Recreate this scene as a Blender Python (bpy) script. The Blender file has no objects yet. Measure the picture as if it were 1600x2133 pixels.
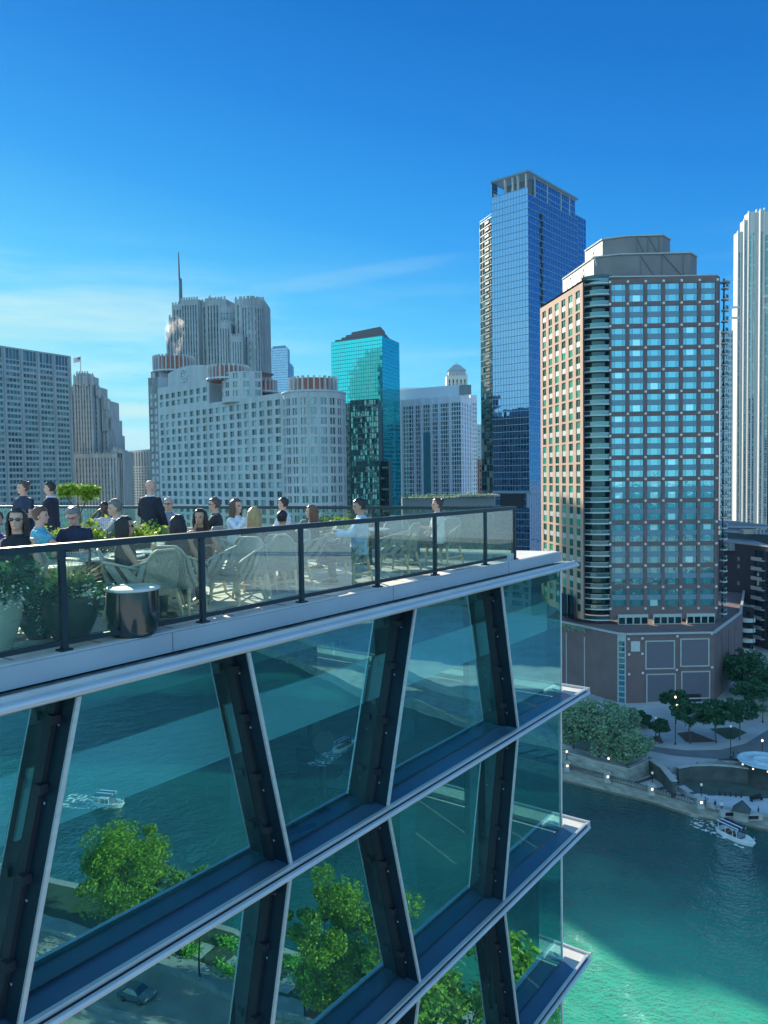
import bpy, bmesh, math, random
from mathutils import Vector, Matrix
random.seed(7)
SC = bpy.context.scene
COL = SC.collection

# ------------------------------------------------------------------ camera
CAMZ = 62.0
PITCH = math.radians(2.47); ROLL = 0.014
Fv = Vector((0, math.cos(PITCH), -math.sin(PITCH)))
U0 = Vector((0, math.sin(PITCH), math.cos(PITCH))); R0 = Vector((1, 0, 0))
UPv = U0*math.cos(ROLL) + R0*math.sin(ROLL); RTv = R0*math.cos(ROLL) - U0*math.sin(ROLL)
CAM = Vector((0, 0, CAMZ))
cd = bpy.data.cameras.new('camera'); cam = bpy.data.objects.new('camera', cd); COL.objects.link(cam)
cd.sensor_fit = 'HORIZONTAL'; cd.sensor_width = 36; cd.lens = 36
cd.clip_start = 0.1; cd.clip_end = 20000
cam.matrix_world = Matrix(((RTv.x, UPv.x, -Fv.x, 0), (RTv.y, UPv.y, -Fv.y, 0), (RTv.z, UPv.z, -Fv.z, CAMZ), (0, 0, 0, 1)))
SC.camera = cam

# ------------------------------------------------------------------ light
SUN_AZ = (-0.47, 0.88); SUN_EL = math.radians(23)
sunrot = math.atan2(SUN_AZ[0], SUN_AZ[1])
w = bpy.data.worlds.new('World'); SC.world = w; w.use_nodes = True
nt = w.node_tree; nt.nodes.clear()
def N(t, ty, **kw):
    n = t.nodes.new(ty)
    for k, v in kw.items(): setattr(n, k, v)
    return n
out = N(nt, 'ShaderNodeOutputWorld'); bg = N(nt, 'ShaderNodeBackground'); bg.inputs[1].default_value = 0.1
sky = N(nt, 'ShaderNodeTexSky', sky_type='NISHITA'); sky.sun_disc = False
sky.sun_elevation = SUN_EL; sky.sun_rotation = sunrot; sky.air_density = 1.2; sky.dust_density = 0.1; sky.ozone_density = 2.5
tc = N(nt, 'ShaderNodeTexCoord'); sx = N(nt, 'ShaderNodeSeparateXYZ'); nt.links.new(tc.outputs['Generated'], sx.inputs[0])
ramp = N(nt, 'ShaderNodeValToRGB'); _sl = N(nt, 'ShaderNodeMath', operation='MULTIPLY_ADD'); _sl.inputs[1].default_value = 0.20; nt.links.new(sx.outputs['X'], _sl.inputs[0]); nt.links.new(sx.outputs['Z'], _sl.inputs[2]); nt.links.new(_sl.outputs[0], ramp.inputs[0])
cr = ramp.color_ramp
stops = [(0.0, (.42, .82, .85)), (0.045, (.30, .76, .88)), (0.12, (.19, .67, .91)), (0.2, (.09, .51, .91)), (0.30, (.030, .33, .83)), (0.42, (.010, .215, .68)), (0.53, (.003, .15, .55)), (1.0, (.004, .13, .45))]
while len(cr.elements) < len(stops): cr.elements.new(0.5)
for e, (p, c) in zip(cr.elements, stops): e.position = p; e.color = (c[0], c[1], c[2], 1)
sc10 = N(nt, 'ShaderNodeVectorMath', operation='SCALE'); sc10.inputs[3].default_value = 4.7; nt.links.new(ramp.outputs[0], sc10.inputs[0])
mixs = N(nt, 'ShaderNodeMix', data_type='RGBA'); mixs.inputs[0].default_value = 0.985
nt.links.new(sky.outputs[0], mixs.inputs[6]); nt.links.new(sc10.outputs[0], mixs.inputs[7])
# thin wisps of cirrus low in the sky
mp = N(nt, 'ShaderNodeMapping'); mp.inputs['Scale'].default_value = (3.0, 3.0, 26.0); mp.inputs['Rotation'].default_value = (0.0, 0.10, 0.0)
nt.links.new(tc.outputs['Generated'], mp.inputs[0])
no = N(nt, 'ShaderNodeTexNoise'); no.inputs['Scale'].default_value = 1.3; no.inputs['Detail'].default_value = 7; no.inputs['Roughness'].default_value = 0.62
nt.links.new(mp.outputs[0], no.inputs['Vector'])
mr = N(nt, 'ShaderNodeMapRange'); mr.inputs[1].default_value = 0.47; mr.inputs[2].default_value = 0.70; mr.inputs[4].default_value = 1.0
nt.links.new(no.outputs[0], mr.inputs[0])
fade = N(nt, 'ShaderNodeMapRange'); fade.inputs[1].default_value = 0.03; fade.inputs[2].default_value = 0.30; fade.inputs[3].default_value = 1.0; fade.inputs[4].default_value = 0.0
nt.links.new(sx.outputs['Z'], fade.inputs[0])
fx = N(nt, 'ShaderNodeMapRange'); fx.inputs[1].default_value = -0.05; fx.inputs[2].default_value = -0.42; fx.inputs[3].default_value = 0.25; fx.inputs[4].default_value = 1.0
nt.links.new(sx.outputs['X'], fx.inputs[0])
m1 = N(nt, 'ShaderNodeMath', operation='MULTIPLY'); m2 = N(nt, 'ShaderNodeMath', operation='MULTIPLY')
nt.links.new(mr.outputs[0], m1.inputs[0]); nt.links.new(fade.outputs[0], m1.inputs[1]); nt.links.new(m1.outputs[0], m2.inputs[0]); nt.links.new(fx.outputs[0], m2.inputs[1])
mixc = N(nt, 'ShaderNodeMix', data_type='RGBA'); mixc.inputs[7].default_value = (3.4, 4.5, 4.5, 1)
nt.links.new(m2.outputs[0], mixc.inputs[0]); nt.links.new(mixs.outputs[2], mixc.inputs[6])
# a few distinct streaks of cirrus and two small low clouds to the left
_acc = mixc.outputs[2]
for (_az, _el, _wx, _wz, _tl, _st) in ((-.36, .195, .20, .030, .10, .55), (-.315, .088, .055, .010, .0, 1.0), (-.33, .050, .07, .014, .0, .8), (-.05, .250, .15, .010, .16, .10)):
    _u = N(nt, 'ShaderNodeMath', operation='MULTIPLY_ADD'); _u.inputs[1].default_value = 1/_wx; _u.inputs[2].default_value = -_az/_wx; nt.links.new(sx.outputs['X'], _u.inputs[0])
    _v0 = N(nt, 'ShaderNodeMath', operation='MULTIPLY_ADD'); _v0.inputs[1].default_value = -_tl; _v0.inputs[2].default_value = _tl*_az-_el; nt.links.new(sx.outputs['X'], _v0.inputs[0])
    _v1 = N(nt, 'ShaderNodeMath', operation='ADD'); nt.links.new(_v0.outputs[0], _v1.inputs[0]); nt.links.new(sx.outputs['Z'], _v1.inputs[1])
    _v = N(nt, 'ShaderNodeMath', operation='MULTIPLY'); _v.inputs[1].default_value = 1/_wz; nt.links.new(_v1.outputs[0], _v.inputs[0])
    _uu = N(nt, 'ShaderNodeMath', operation='MULTIPLY'); nt.links.new(_u.outputs[0], _uu.inputs[0]); nt.links.new(_u.outputs[0], _uu.inputs[1])
    _vv = N(nt, 'ShaderNodeMath', operation='MULTIPLY_ADD'); nt.links.new(_v.outputs[0], _vv.inputs[0]); nt.links.new(_v.outputs[0], _vv.inputs[1]); nt.links.new(_uu.outputs[0], _vv.inputs[2])
    _mk = N(nt, 'ShaderNodeMapRange', interpolation_type='SMOOTHSTEP'); _mk.inputs[1].default_value = 0; _mk.inputs[2].default_value = 1.6; _mk.inputs[3].default_value = 1; _mk.inputs[4].default_value = 0; nt.links.new(_vv.outputs[0], _mk.inputs[0])
    _nr = N(nt, 'ShaderNodeMapRange'); _nr.inputs[1].default_value = .34; _nr.inputs[2].default_value = .62; _nr.inputs[3].default_value = .5*_st; _nr.inputs[4].default_value = _st; nt.links.new(no.outputs[0], _nr.inputs[0])
    _f = N(nt, 'ShaderNodeMath', operation='MULTIPLY'); nt.links.new(_mk.outputs[0], _f.inputs[0]); nt.links.new(_nr.outputs[0], _f.inputs[1])
    _ff = N(nt, 'ShaderNodeMath', operation='MULTIPLY'); _yp = N(nt, 'ShaderNodeMath', operation='GREATER_THAN'); _yp.inputs[1].default_value = 0; nt.links.new(sx.outputs['Y'], _yp.inputs[0]); nt.links.new(_f.outputs[0], _ff.inputs[0]); nt.links.new(_yp.outputs[0], _ff.inputs[1])
    _mx = N(nt, 'ShaderNodeMix', data_type='RGBA'); _mx.inputs[7].default_value = (3.2, 4.1, 3.9, 1); nt.links.new(_ff.outputs[0], _mx.inputs[0]); nt.links.new(_acc, _mx.inputs[6]); _acc = _mx.outputs[2]
# sky behind the camera brightened with added pale fill for the shaded facades
bk = N(nt, 'ShaderNodeMapRange'); bk.inputs[1].default_value = 0.12; bk.inputs[2].default_value = -0.45; bk.inputs[3].default_value = 0.0; bk.inputs[4].default_value = 1.0
nt.links.new(sx.outputs['Y'], bk.inputs[0])
pale = N(nt, 'ShaderNodeMix', data_type='RGBA', blend_type='ADD'); pale.inputs[7].default_value = (2.1, 3.2, 3.5, 1)
nt.links.new(bk.outputs[0], pale.inputs[0]); nt.links.new(_acc, pale.inputs[6])
nt.links.new(pale.outputs[2], bg.inputs[0]); nt.links.new(bg.outputs[0], out.inputs[0])

sd = bpy.data.lights.new('sun', 'SUN'); sd.energy = 4.8; sd.angle = math.radians(0.55); sd.color = (1.0, 0.86, 0.66)
sun = bpy.data.objects.new('sun', sd); COL.objects.link(sun)
ce = math.cos(SUN_EL); nrm = math.hypot(*SUN_AZ)
sdir = Vector((SUN_AZ[0]/nrm*ce, SUN_AZ[1]/nrm*ce, math.sin(SUN_EL)))
sun.rotation_euler = sdir.to_track_quat('Z', 'Y').to_euler(); sun.location = (0, 0, 300)
SC.view_settings.view_transform = 'Standard'; SC.view_settings.look = 'None'; SC.view_settings.exposure = 1.2; SC.view_settings.gamma = 1.0

# ------------------------------------------------------------------ helpers
def ray(x, y): return Fv + RTv*((x-800)/1600) - UPv*((y-1066.5)/1600)
def pz(x, y, z): r = ray(x, y); return CAM + r*((z-CAMZ)/r.z)          # photo pixel -> point on a level
def pd(x, y, d): r = ray(x, y); return CAM + r*(d/r.y)                 # photo pixel -> point at a distance
def gx(x, d, z=0): p = pd(x, 995, d); return Vector((p.x, p.y, z))
def hz(x, y, d): return pd(x, y, d).z
_v = ray(1976, 981); UF = Vector((_v.x, _v.y, 0)).normalized(); NF = Vector((UF.y, -UF.x, 0)); DF = -7.65
def L(s, t, z): return UF*s + NF*(DF+t) + Vector((0, 0, z))            # along the near facade, outward, height

MATS = {}
def base_mat(name):
    m = bpy.data.materials.new(name); m.use_nodes = True; MATS[name] = m
    t = m.node_tree; t.nodes.clear(); return m, t
def noise_fac(t, scale, detail=4, stretch=None, coord='Object'):
    tc = N(t, 'ShaderNodeTexCoord'); n = N(t, 'ShaderNodeTexNoise'); n.inputs['Scale'].default_value = scale; n.inputs['Detail'].default_value = detail
    if stretch:
        mp = N(t, 'ShaderNodeMapping'); mp.inputs['Scale'].default_value = stretch
        t.links.new(tc.outputs[coord], mp.inputs[0]); t.links.new(mp.outputs[0], n.inputs['Vector'])
    else: t.links.new(tc.outputs[coord], n.inputs['Vector'])
    return n.outputs[0]
def pmat(name, col, rough=0.6, metal=0.0, var=0.12, scale=3.0, stretch=None, bump=0.0, bscale=30.0, rnd=0.0, spec=0.5, sss=0.0, trans=0.0, alpha=None, emit=None, coat=0):
    if name in MATS: return MATS[name]
    m, t = base_mat(name)
    o = N(t, 'ShaderNodeOutputMaterial'); b = N(t, 'ShaderNodeBsdfPrincipled'); t.links.new(b.outputs[0], o.inputs[0])
    b.inputs['Roughness'].default_value = rough; b.inputs['Metallic'].default_value = metal
    b.inputs['Specular IOR Level'].default_value = spec
    if coat: b.inputs['Coat Weight'].default_value = coat; b.inputs['Coat Roughness'].default_value = 0.05
    c1 = tuple(max(0, c*(1-var)) for c in col)+(1,); c2 = tuple(min(1, c*(1+var)) for c in col)+(1,)
    mx = N(t, 'ShaderNodeMix', data_type='RGBA'); mx.inputs[6].default_value = c1; mx.inputs[7].default_value = c2
    mrr = N(t, 'ShaderNodeMapRange'); mrr.inputs[1].default_value = 0.3; mrr.inputs[2].default_value = 0.7
    t.links.new(noise_fac(t, scale, 5, stretch), mrr.inputs[0]); t.links.new(mrr.outputs[0], mx.inputs[0])
    last = mx.outputs[2]
    if rnd:
        at = N(t, 'ShaderNodeAttribute', attribute_name='rnd'); hs = N(t, 'ShaderNodeHueSaturation')
        mv = N(t, 'ShaderNodeMapRange'); mv.inputs[3].default_value = 1-rnd; mv.inputs[4].default_value = 1+rnd
        t.links.new(at.outputs['Fac'], mv.inputs[0]); t.links.new(mv.outputs[0], hs.inputs['Value']); t.links.new(last, hs.inputs['Color']); last = hs.outputs[0]
    t.links.new(last, b.inputs['Base Color'])
    if bump:
        bp = N(t, 'ShaderNodeBump'); bp.inputs['Strength'].default_value = bump; bp.inputs['Distance'].default_value = 0.02
        t.links.new(noise_fac(t, bscale, 3), bp.inputs['Height']); t.links.new(bp.outputs[0], b.inputs['Normal'])
    if emit: b.inputs['Emission Color'].default_value = emit[:3]+(1,); b.inputs['Emission Strength'].default_value = emit[3]
    return m
def glassy(name, dcol, gcol, f0=0.35, rough=0.03, rnd=0.5, wob=0.0, wscale=0.35, curtain=None):
    """opaque window glass: dark interior seen under a tinted mirror-like sheet, differing a little pane by pane"""
    if name in MATS: return MATS[name]
    m, t = base_mat(name); o = N(t, 'ShaderNodeOutputMaterial'); d = N(t, 'ShaderNodeBsdfDiffuse'); g = N(t, 'ShaderNodeBsdfGlossy')
    g.inputs['Roughness'].default_value = rough; g.inputs[0].default_value = gcol+(1,)
    at = N(t, 'ShaderNodeAttribute', attribute_name='rnd')
    hs = N(t, 'ShaderNodeHueSaturation'); mv = N(t, 'ShaderNodeMapRange'); mv.inputs[3].default_value = 1-rnd; mv.inputs[4].default_value = 1+rnd
    t.links.new(at.outputs['Fac'], mv.inputs[0]); t.links.new(mv.outputs[0], hs.inputs['Value'])
    src = N(t, 'ShaderNodeMix', data_type='RGBA'); src.inputs[6].default_value = dcol+(1,); src.inputs[7].default_value = (curtain or dcol)+(1,)
    st = N(t, 'ShaderNodeMath', operation='GREATER_THAN'); st.inputs[1].default_value = 0.8; t.links.new(at.outputs['Fac'], st.inputs[0]); t.links.new(st.outputs[0], src.inputs[0])
    t.links.new(src.outputs[2], hs.inputs['Color']); t.links.new(hs.outputs[0], d.inputs[0])
    fr = N(t, 'ShaderNodeLayerWeight'); fr.inputs[0].default_value = 0.35
    mf = N(t, 'ShaderNodeMapRange'); mf.inputs[3].default_value = f0; mf.inputs[4].default_value = 0.95; t.links.new(fr.outputs['Fresnel'], mf.inputs[0])
    mx = N(t, 'ShaderNodeMixShader'); t.links.new(mf.outputs[0], mx.inputs[0]); t.links.new(d.outputs[0], mx.inputs[1]); t.links.new(g.outputs[0], mx.inputs[2])
    if wob:
        bp = N(t, 'ShaderNodeBump'); bp.inputs['Strength'].default_value = wob; bp.inputs['Distance'].default_value = 0.25
        t.links.new(noise_fac(t, wscale, 2), bp.inputs['Height']); t.links.new(bp.outputs[0], g.inputs['Normal'])
    t.links.new(mx.outputs[0], o.inputs[0]); return m
def seeglass(name, tint, gcol, f0, rough=0.0, dirt=0.0, dstretch=(30, 30, 2), dcol=(0.55, 0.62, 0.58), fmax=0.95, wob=0):
    """glass one can look through: tinted see-through mixed with a reflection, optionally with dried streaks"""
    m, t = base_mat(name); o = N(t, 'ShaderNodeOutputMaterial'); tr = N(t, 'ShaderNodeBsdfTransparent'); g = N(t, 'ShaderNodeBsdfGlossy')
    tr.inputs[0].default_value = tint+(1,); g.inputs[0].default_value = gcol+(1,); g.inputs['Roughness'].default_value = rough
    fr = N(t, 'ShaderNodeLayerWeight'); fr.inputs[0].default_value = 0.3
    mf = N(t, 'ShaderNodeMapRange'); mf.inputs[3].default_value = f0; mf.inputs[4].default_value = fmax; t.links.new(fr.outputs['Fresnel'], mf.inputs[0])
    mx = N(t, 'ShaderNodeMixShader'); t.links.new(mf.outputs[0], mx.inputs[0]); t.links.new(tr.outputs[0], mx.inputs[1]); t.links.new(g.outputs[0], mx.inputs[2])
    last = mx.outputs[0]
    if wob:
        bp = N(t, 'ShaderNodeBump'); bp.inputs['Strength'].default_value = wob; bp.inputs['Distance'].default_value = 0.02; t.links.new(noise_fac(t, .55, 1), bp.inputs['Height']); t.links.new(bp.outputs[0], g.inputs['Normal'])
    if dirt:
        d = N(t, 'ShaderNodeBsdfDiffuse'); d.inputs[0].default_value = dcol+(1,)
        mr = N(t, 'ShaderNodeMapRange'); mr.inputs[1].default_value = 0.35; mr.inputs[2].default_value = 0.75; mr.inputs[3].default_value = dirt*0.25; mr.inputs[4].default_value = dirt
        t.links.new(noise_fac(t, 1.0, 6, dstretch), mr.inputs[0])
        m2 = N(t, 'ShaderNodeMixShader'); t.links.new(mr.outputs[0], m2.inputs[0]); t.links.new(last, m2.inputs[1]); t.links.new(d.outputs[0], m2.inputs[2]); last = m2.outputs[0]
    t.links.new(last, o.inputs[0]); return m

ORG = {}
class MB:
    """collects faces (world coordinates unless told otherwise) and links them as one mesh object"""
    def __init__(s): s.v = []; s.f = []; s.m = []; s.r = []; s.sm = []
    def add(s, pts, m=0, r=None, sm=False):
        n = len(s.v); s.v.extend([tuple(p) for p in pts]); s.f.append(tuple(range(n, n+len(pts)))); s.m.append(m); s.r.append(random.random() if r is None else r); s.sm.append(sm)
    def grid(s, rows, m=0, close=False, sm=True, r=None):
        n = len(s.v); k = len(rows[0])
        for rw in rows: s.v.extend([tuple(p) for p in rw])
        rr = random.random() if r is None else r
        for i in range(len(rows)-1):
            for j in range(k if close else k-1):
                j2 = (j+1) % k
                s.f.append((n+i*k+j, n+i*k+j2, n+(i+1)*k+j2, n+(i+1)*k+j)); s.m.append(m); s.r.append(rr); s.sm.append(sm)
    def capped(s, rows, m=0, sm=True):
        s.grid(rows, m, True, sm); s.add(list(reversed(rows[0])), m, None, sm); s.add(rows[-1], m, None, sm)
    def box(s, a, b, m=0, T=None):
        x0, y0, z0 = a; x1, y1, z1 = b
        P = [(x0,y0,z0),(x1,y0,z0),(x1,y1,z0),(x0,y1,z0),(x0,y0,z1),(x1,y0,z1),(x1,y1,z1),(x0,y1,z1)]
        P = [T(*p) if T else p for p in P]; r = random.random(); n = len(s.v); s.v.extend([tuple(p) for p in P])
        for q in ((0,3,2,1),(4,5,6,7),(0,1,5,4),(1,2,6,5),(2,3,7,6),(3,0,4,7)): s.f.append(tuple(n+i for i in q)); s.m.append(m); s.r.append(r); s.sm.append(False)
    def hexa(s, lo, hi, m=0):
        """solid between two matching outlines"""
        n = len(s.v); k = len(lo); s.v.extend([tuple(p) for p in lo]); s.v.extend([tuple(p) for p in hi]); r = random.random()
        s.f.append(tuple(n+i for i in reversed(range(k)))); s.f.append(tuple(n+k+i for i in range(k)))
        for i in range(k): s.f.append((n+i, n+(i+1) % k, n+k+(i+1) % k, n+k+i))
        s.m += [m]*(k+2); s.r += [r]*(k+2); s.sm += [False]*(k+2)
    def prism(s, poly, z0, z1, m=0): s.hexa([(p[0], p[1], z0) for p in poly], [(p[0], p[1], z1) for p in poly], m)
    def tube(s, pts, rad, k=8, m=0, sm=True, ey=1.0):
        pts = [Vector(p) for p in pts]; rows = []
        rads = rad if isinstance(rad, (list, tuple)) else [rad]*len(pts)
        prev = None
        for i, p in enumerate(pts):
            d = (pts[min(i+1, len(pts)-1)]-pts[max(i-1, 0)]).normalized()
            a = Vector((0, 0, 1)) if abs(d.z) < 0.9 else Vector((1, 0, 0))
            x = d.cross(a).normalized() if prev is None else (prev-d*prev.dot(d)).normalized(); prev = x; y = d.cross(x)
            rows.append([p+(x*math.cos(2*math.pi*j/k)+y*math.sin(2*math.pi*j/k)*ey)*rads[i] for j in range(k)])
        s.capped(rows, m, sm)
    def bar(s, a, b, w, h, m=0):
        a = Vector(a); b = Vector(b); d = (b-a).normalized(); z = Vector((0, 0, 1)) if abs(d.z) < 0.95 else Vector((0, 1, 0))
        x = d.cross(z).normalized()*w/2; y = x.cross(d).normalized()*h/2
        s.hexa([a-x-y, a+x-y, a+x+y, a-x+y], [b-x-y, b+x-y, b+x+y, b-x+y], m)
    def lathe(s, c, prof, k=16, m=0, sm=True, sx=1, sy=1):
        c = Vector(c); s.capped([[c+Vector((r*sx*math.cos(2*math.pi*j/k), r*sy*math.sin(2*math.pi*j/k), z)) for j in range(k)] for r, z in prof], m, sm)
    def ball(s, c, r, k=10, m=0, n=6):
        r = r if isinstance(r, (tuple, list, Vector)) else (r, r, r); c = Vector(c)
        s.capped([[c+Vector((r[0]*math.sin(a)*math.cos(2*math.pi*j/k), r[1]*math.sin(a)*math.sin(2*math.pi*j/k), -r[2]*math.cos(a))) for j in range(k)] for a in [math.pi*(i+0.15)/(n+0.3) for i in range(n+1)]], m)
    def build(s, name, mats, parent=None, local=False, recalc=False):
        if not s.f: return None
        me = bpy.data.meshes.new(name); o = ORG.get(parent.name, Vector((0, 0, 0))) if (parent and not local) else Vector((0, 0, 0))
        if not parent and not local:   # top-level mesh: put its origin at its own base
            xs = [v[0] for v in s.v]; ys = [v[1] for v in s.v]; zs = [v[2] for v in s.v]
            o = Vector(((min(xs)+max(xs))/2, (min(ys)+max(ys))/2, min(zs)))
        me.from_pydata([(v[0]-o.x, v[1]-o.y, v[2]-o.z) for v in s.v], [], s.f)
        for mt in (mats if isinstance(mats, (list, tuple)) else [mats]): me.materials.append(mt)
        me.polygons.foreach_set('material_index', s.m); me.polygons.foreach_set('use_smooth', s.sm)
        a = me.attributes.new('rnd', 'FLOAT', 'FACE'); a.data.foreach_set('value', s.r)
        if recalc:
            bm = bmesh.new(); bm.from_mesh(me); bmesh.ops.recalc_face_normals(bm, faces=bm.faces); bm.to_mesh(me); bm.free()
        ob = bpy.data.objects.new(name, me); COL.objects.link(ob)
        if parent: ob.parent = parent
        elif not local: ob.location = o; ORG[ob.name] = o
        return ob
def tag(o, label, cat, group=None):
    o['label'] = label; o['category'] = cat
    if group: o['group'] = group
    return o
def thing(name, label, cat, loc, rz=0.0, group=None):
    o = bpy.data.objects.new(name, None); COL.objects.link(o); o.empty_display_size = 0.2
    o.location = loc; o.rotation_euler = (0, 0, rz); ORG[o.name] = Vector(loc); return tag(o, label, cat, group)
def struct(name, mb, mats, kind='structure', **k):
    o = mb.build(name, mats, **k); o['kind'] = kind; return o
def dup(root, loc, rz, label, group=None):
    r = root.copy(); COL.objects.link(r); r.location = loc; r.rotation_euler = (0, 0, rz); ORG[r.name] = Vector(loc); r['label'] = label
    if group: r['group'] = group
    for ch in list(root.children):
        c = ch.copy(); COL.objects.link(c); c.parent = r
        for g in list(ch.children): d = g.copy(); COL.objects.link(d); d.parent = c
    return r

# ================================================================== SETTING: water and land
def water_mat():
    m, t = base_mat('river water'); o = N(t, 'ShaderNodeOutputMaterial'); d = N(t, 'ShaderNodeBsdfDiffuse'); g = N(t, 'ShaderNodeBsdfGlossy')
    g.inputs['Roughness'].default_value = 0.06; g.inputs[0].default_value = (0.9, 0.95, 0.95, 1)
    tcx = N(t, 'ShaderNodeTexCoord')
    n1 = N(t, 'ShaderNodeTexNoise'); n1.inputs['Scale'].default_value = 0.035; n1.inputs['Detail'].default_value = 5; t.links.new(tcx.outputs['Object'], n1.inputs['Vector'])
    mx = N(t, 'ShaderNodeMix', data_type='RGBA'); mx.inputs[6].default_value = (0.003, 0.045, 0.055, 1); mx.inputs[7].default_value = (0.008, 0.105, 0.095, 1)
    mr = N(t, 'ShaderNodeMapRange'); mr.inputs[1].default_value = 0.35; mr.inputs[2].default_value = 0.65; t.links.new(n1.outputs[0], mr.inputs[0]); t.links.new(mr.outputs[0], mx.inputs[0])
    # brighter green painted in where sunlight falls on the water by the south bank
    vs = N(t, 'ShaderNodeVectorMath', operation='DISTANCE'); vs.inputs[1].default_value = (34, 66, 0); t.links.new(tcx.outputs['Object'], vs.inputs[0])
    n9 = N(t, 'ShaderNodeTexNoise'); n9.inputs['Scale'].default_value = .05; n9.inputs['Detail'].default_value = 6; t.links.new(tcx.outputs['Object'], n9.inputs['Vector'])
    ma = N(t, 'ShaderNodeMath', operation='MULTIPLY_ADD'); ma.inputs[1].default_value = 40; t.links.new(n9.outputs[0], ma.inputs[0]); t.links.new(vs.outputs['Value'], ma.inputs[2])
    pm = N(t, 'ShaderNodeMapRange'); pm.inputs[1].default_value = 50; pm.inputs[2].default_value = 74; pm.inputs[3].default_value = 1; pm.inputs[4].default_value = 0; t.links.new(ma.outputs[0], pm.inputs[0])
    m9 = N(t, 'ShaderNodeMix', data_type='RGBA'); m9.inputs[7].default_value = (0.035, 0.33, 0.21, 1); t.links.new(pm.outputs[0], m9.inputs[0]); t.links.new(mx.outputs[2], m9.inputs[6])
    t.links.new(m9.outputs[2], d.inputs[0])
    hs = []
    for sc_, st_, w_ in ((0.9, (1, 1.6, 1), 0.5), (0.22, (1.3, 1, 1), 1.0), (2.6, (1, 1, 1), 0.22)):
        mp = N(t, 'ShaderNodeMapping'); mp.inputs['Scale'].default_value = st_; mp.inputs['Rotation'].default_value = (0, 0, 0.6); t.links.new(tcx.outputs['Object'], mp.inputs[0])
        n = N(t, 'ShaderNodeTexNoise'); n.inputs['Scale'].default_value = sc_; n.inputs['Detail'].default_value = 4; t.links.new(mp.outputs[0], n.inputs['Vector'])
        mm = N(t, 'ShaderNodeMath', operation='MULTIPLY'); mm.inputs[1].default_value = w_; t.links.new(n.outputs[0], mm.inputs[0]); hs.append(mm)
    a = N(t, 'ShaderNodeMath', operation='ADD'); b = N(t, 'ShaderNodeMath', operation='ADD'); t.links.new(hs[0].outputs[0], a.inputs[0]); t.links.new(hs[1].outputs[0], a.inputs[1]); t.links.new(a.outputs[0], b.inputs[0]); t.links.new(hs[2].outputs[0], b.inputs[1])
    bp = N(t, 'ShaderNodeBump'); bp.inputs['Strength'].default_value = 1.0; bp.inputs['Distance'].default_value = 1.5; t.links.new(b.outputs[0], bp.inputs['Height'])
    t.links.new(bp.outputs[0], g.inputs['Normal'])
    fr = N(t, 'ShaderNodeFresnel'); fr.inputs[0].default_value = 1.36; t.links.new(bp.outputs[0], fr.inputs['Normal'])
    ms = N(t, 'ShaderNodeMixShader'); t.links.new(fr.outputs[0], ms.inputs[0]); t.links.new(d.outputs[0], ms.inputs[1]); t.links.new(g.outputs[0], ms.inputs[2]); t.links.new(ms.outputs[0], o.inputs[0]); return m
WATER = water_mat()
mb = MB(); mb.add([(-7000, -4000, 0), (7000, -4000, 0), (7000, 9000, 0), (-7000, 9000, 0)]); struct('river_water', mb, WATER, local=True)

paving = pmat('pale granite paving', (0.34, 0.37, 0.38), 0.7, var=0.18, scale=0.15, bump=0.2)
asphalt = pmat('worn asphalt', (0.33, 0.31, 0.26), 0.9, var=0.2, scale=0.3, bump=0.3)
conc = pmat('concrete', (0.33, 0.34, 0.33), 0.8, var=0.15, scale=0.8, bump=0.2)
stone = pmat('weathered limestone', (0.27, 0.29, 0.27), 0.85, var=0.35, scale=0.5, stretch=(1, 1, 3), bump=0.4, bscale=6)
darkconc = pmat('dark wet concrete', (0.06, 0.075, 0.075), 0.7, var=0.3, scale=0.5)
grassm = pmat('lawn', (0.035, 0.07, 0.04), 0.95, var=0.3, scale=0.7, bump=0.5)
mulch = pmat('planting bed soil', (0.10, 0.06, 0.05), 0.95, var=0.3, scale=2.5, bump=0.5)

# north bank: river wall outline (left to right), upper ground behind it
wl = [(-2500, 1500), (-300, 420), (-60, 230), (10, 175), (35, 154.2), (49.3, 143), (55.5, 136.2), (65.8, 130.6), (78, 127), (100, 119), (150, 92), (190, 70), (300, 40), (1600, -250), (6500, -1500)]
mb = MB(); mb.prism(wl+[(7000, 9000), (-7000, 9000), (-7000, 1500)], -0.5, 2.6); struct('riverwalk_ground', mb, [stone], recalc=True)
up = [(-2500, 1520), (-300, 440), (-60, 250), (18, 187), pz(1300, 1592, 5.2)[:2], pz(1352, 1575, 5.2)[:2], pz(1395, 1600, 5.2)[:2], pz(1450, 1592, 5.2)[:2], pz(1520, 1592, 5.2)[:2], pz(1600, 1604, 5.2)[:2], (92, 142), (120, 124), (190, 84), (300, 56), (1600, -230), (6500, -1480)]
mb = MB(); mb.prism(up+[(7000, 8990), (-6990, 8990), (-6990, 1520)], 2.61, 5.2); struct('plaza_ground', mb, [paving], recalc=True)
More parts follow.
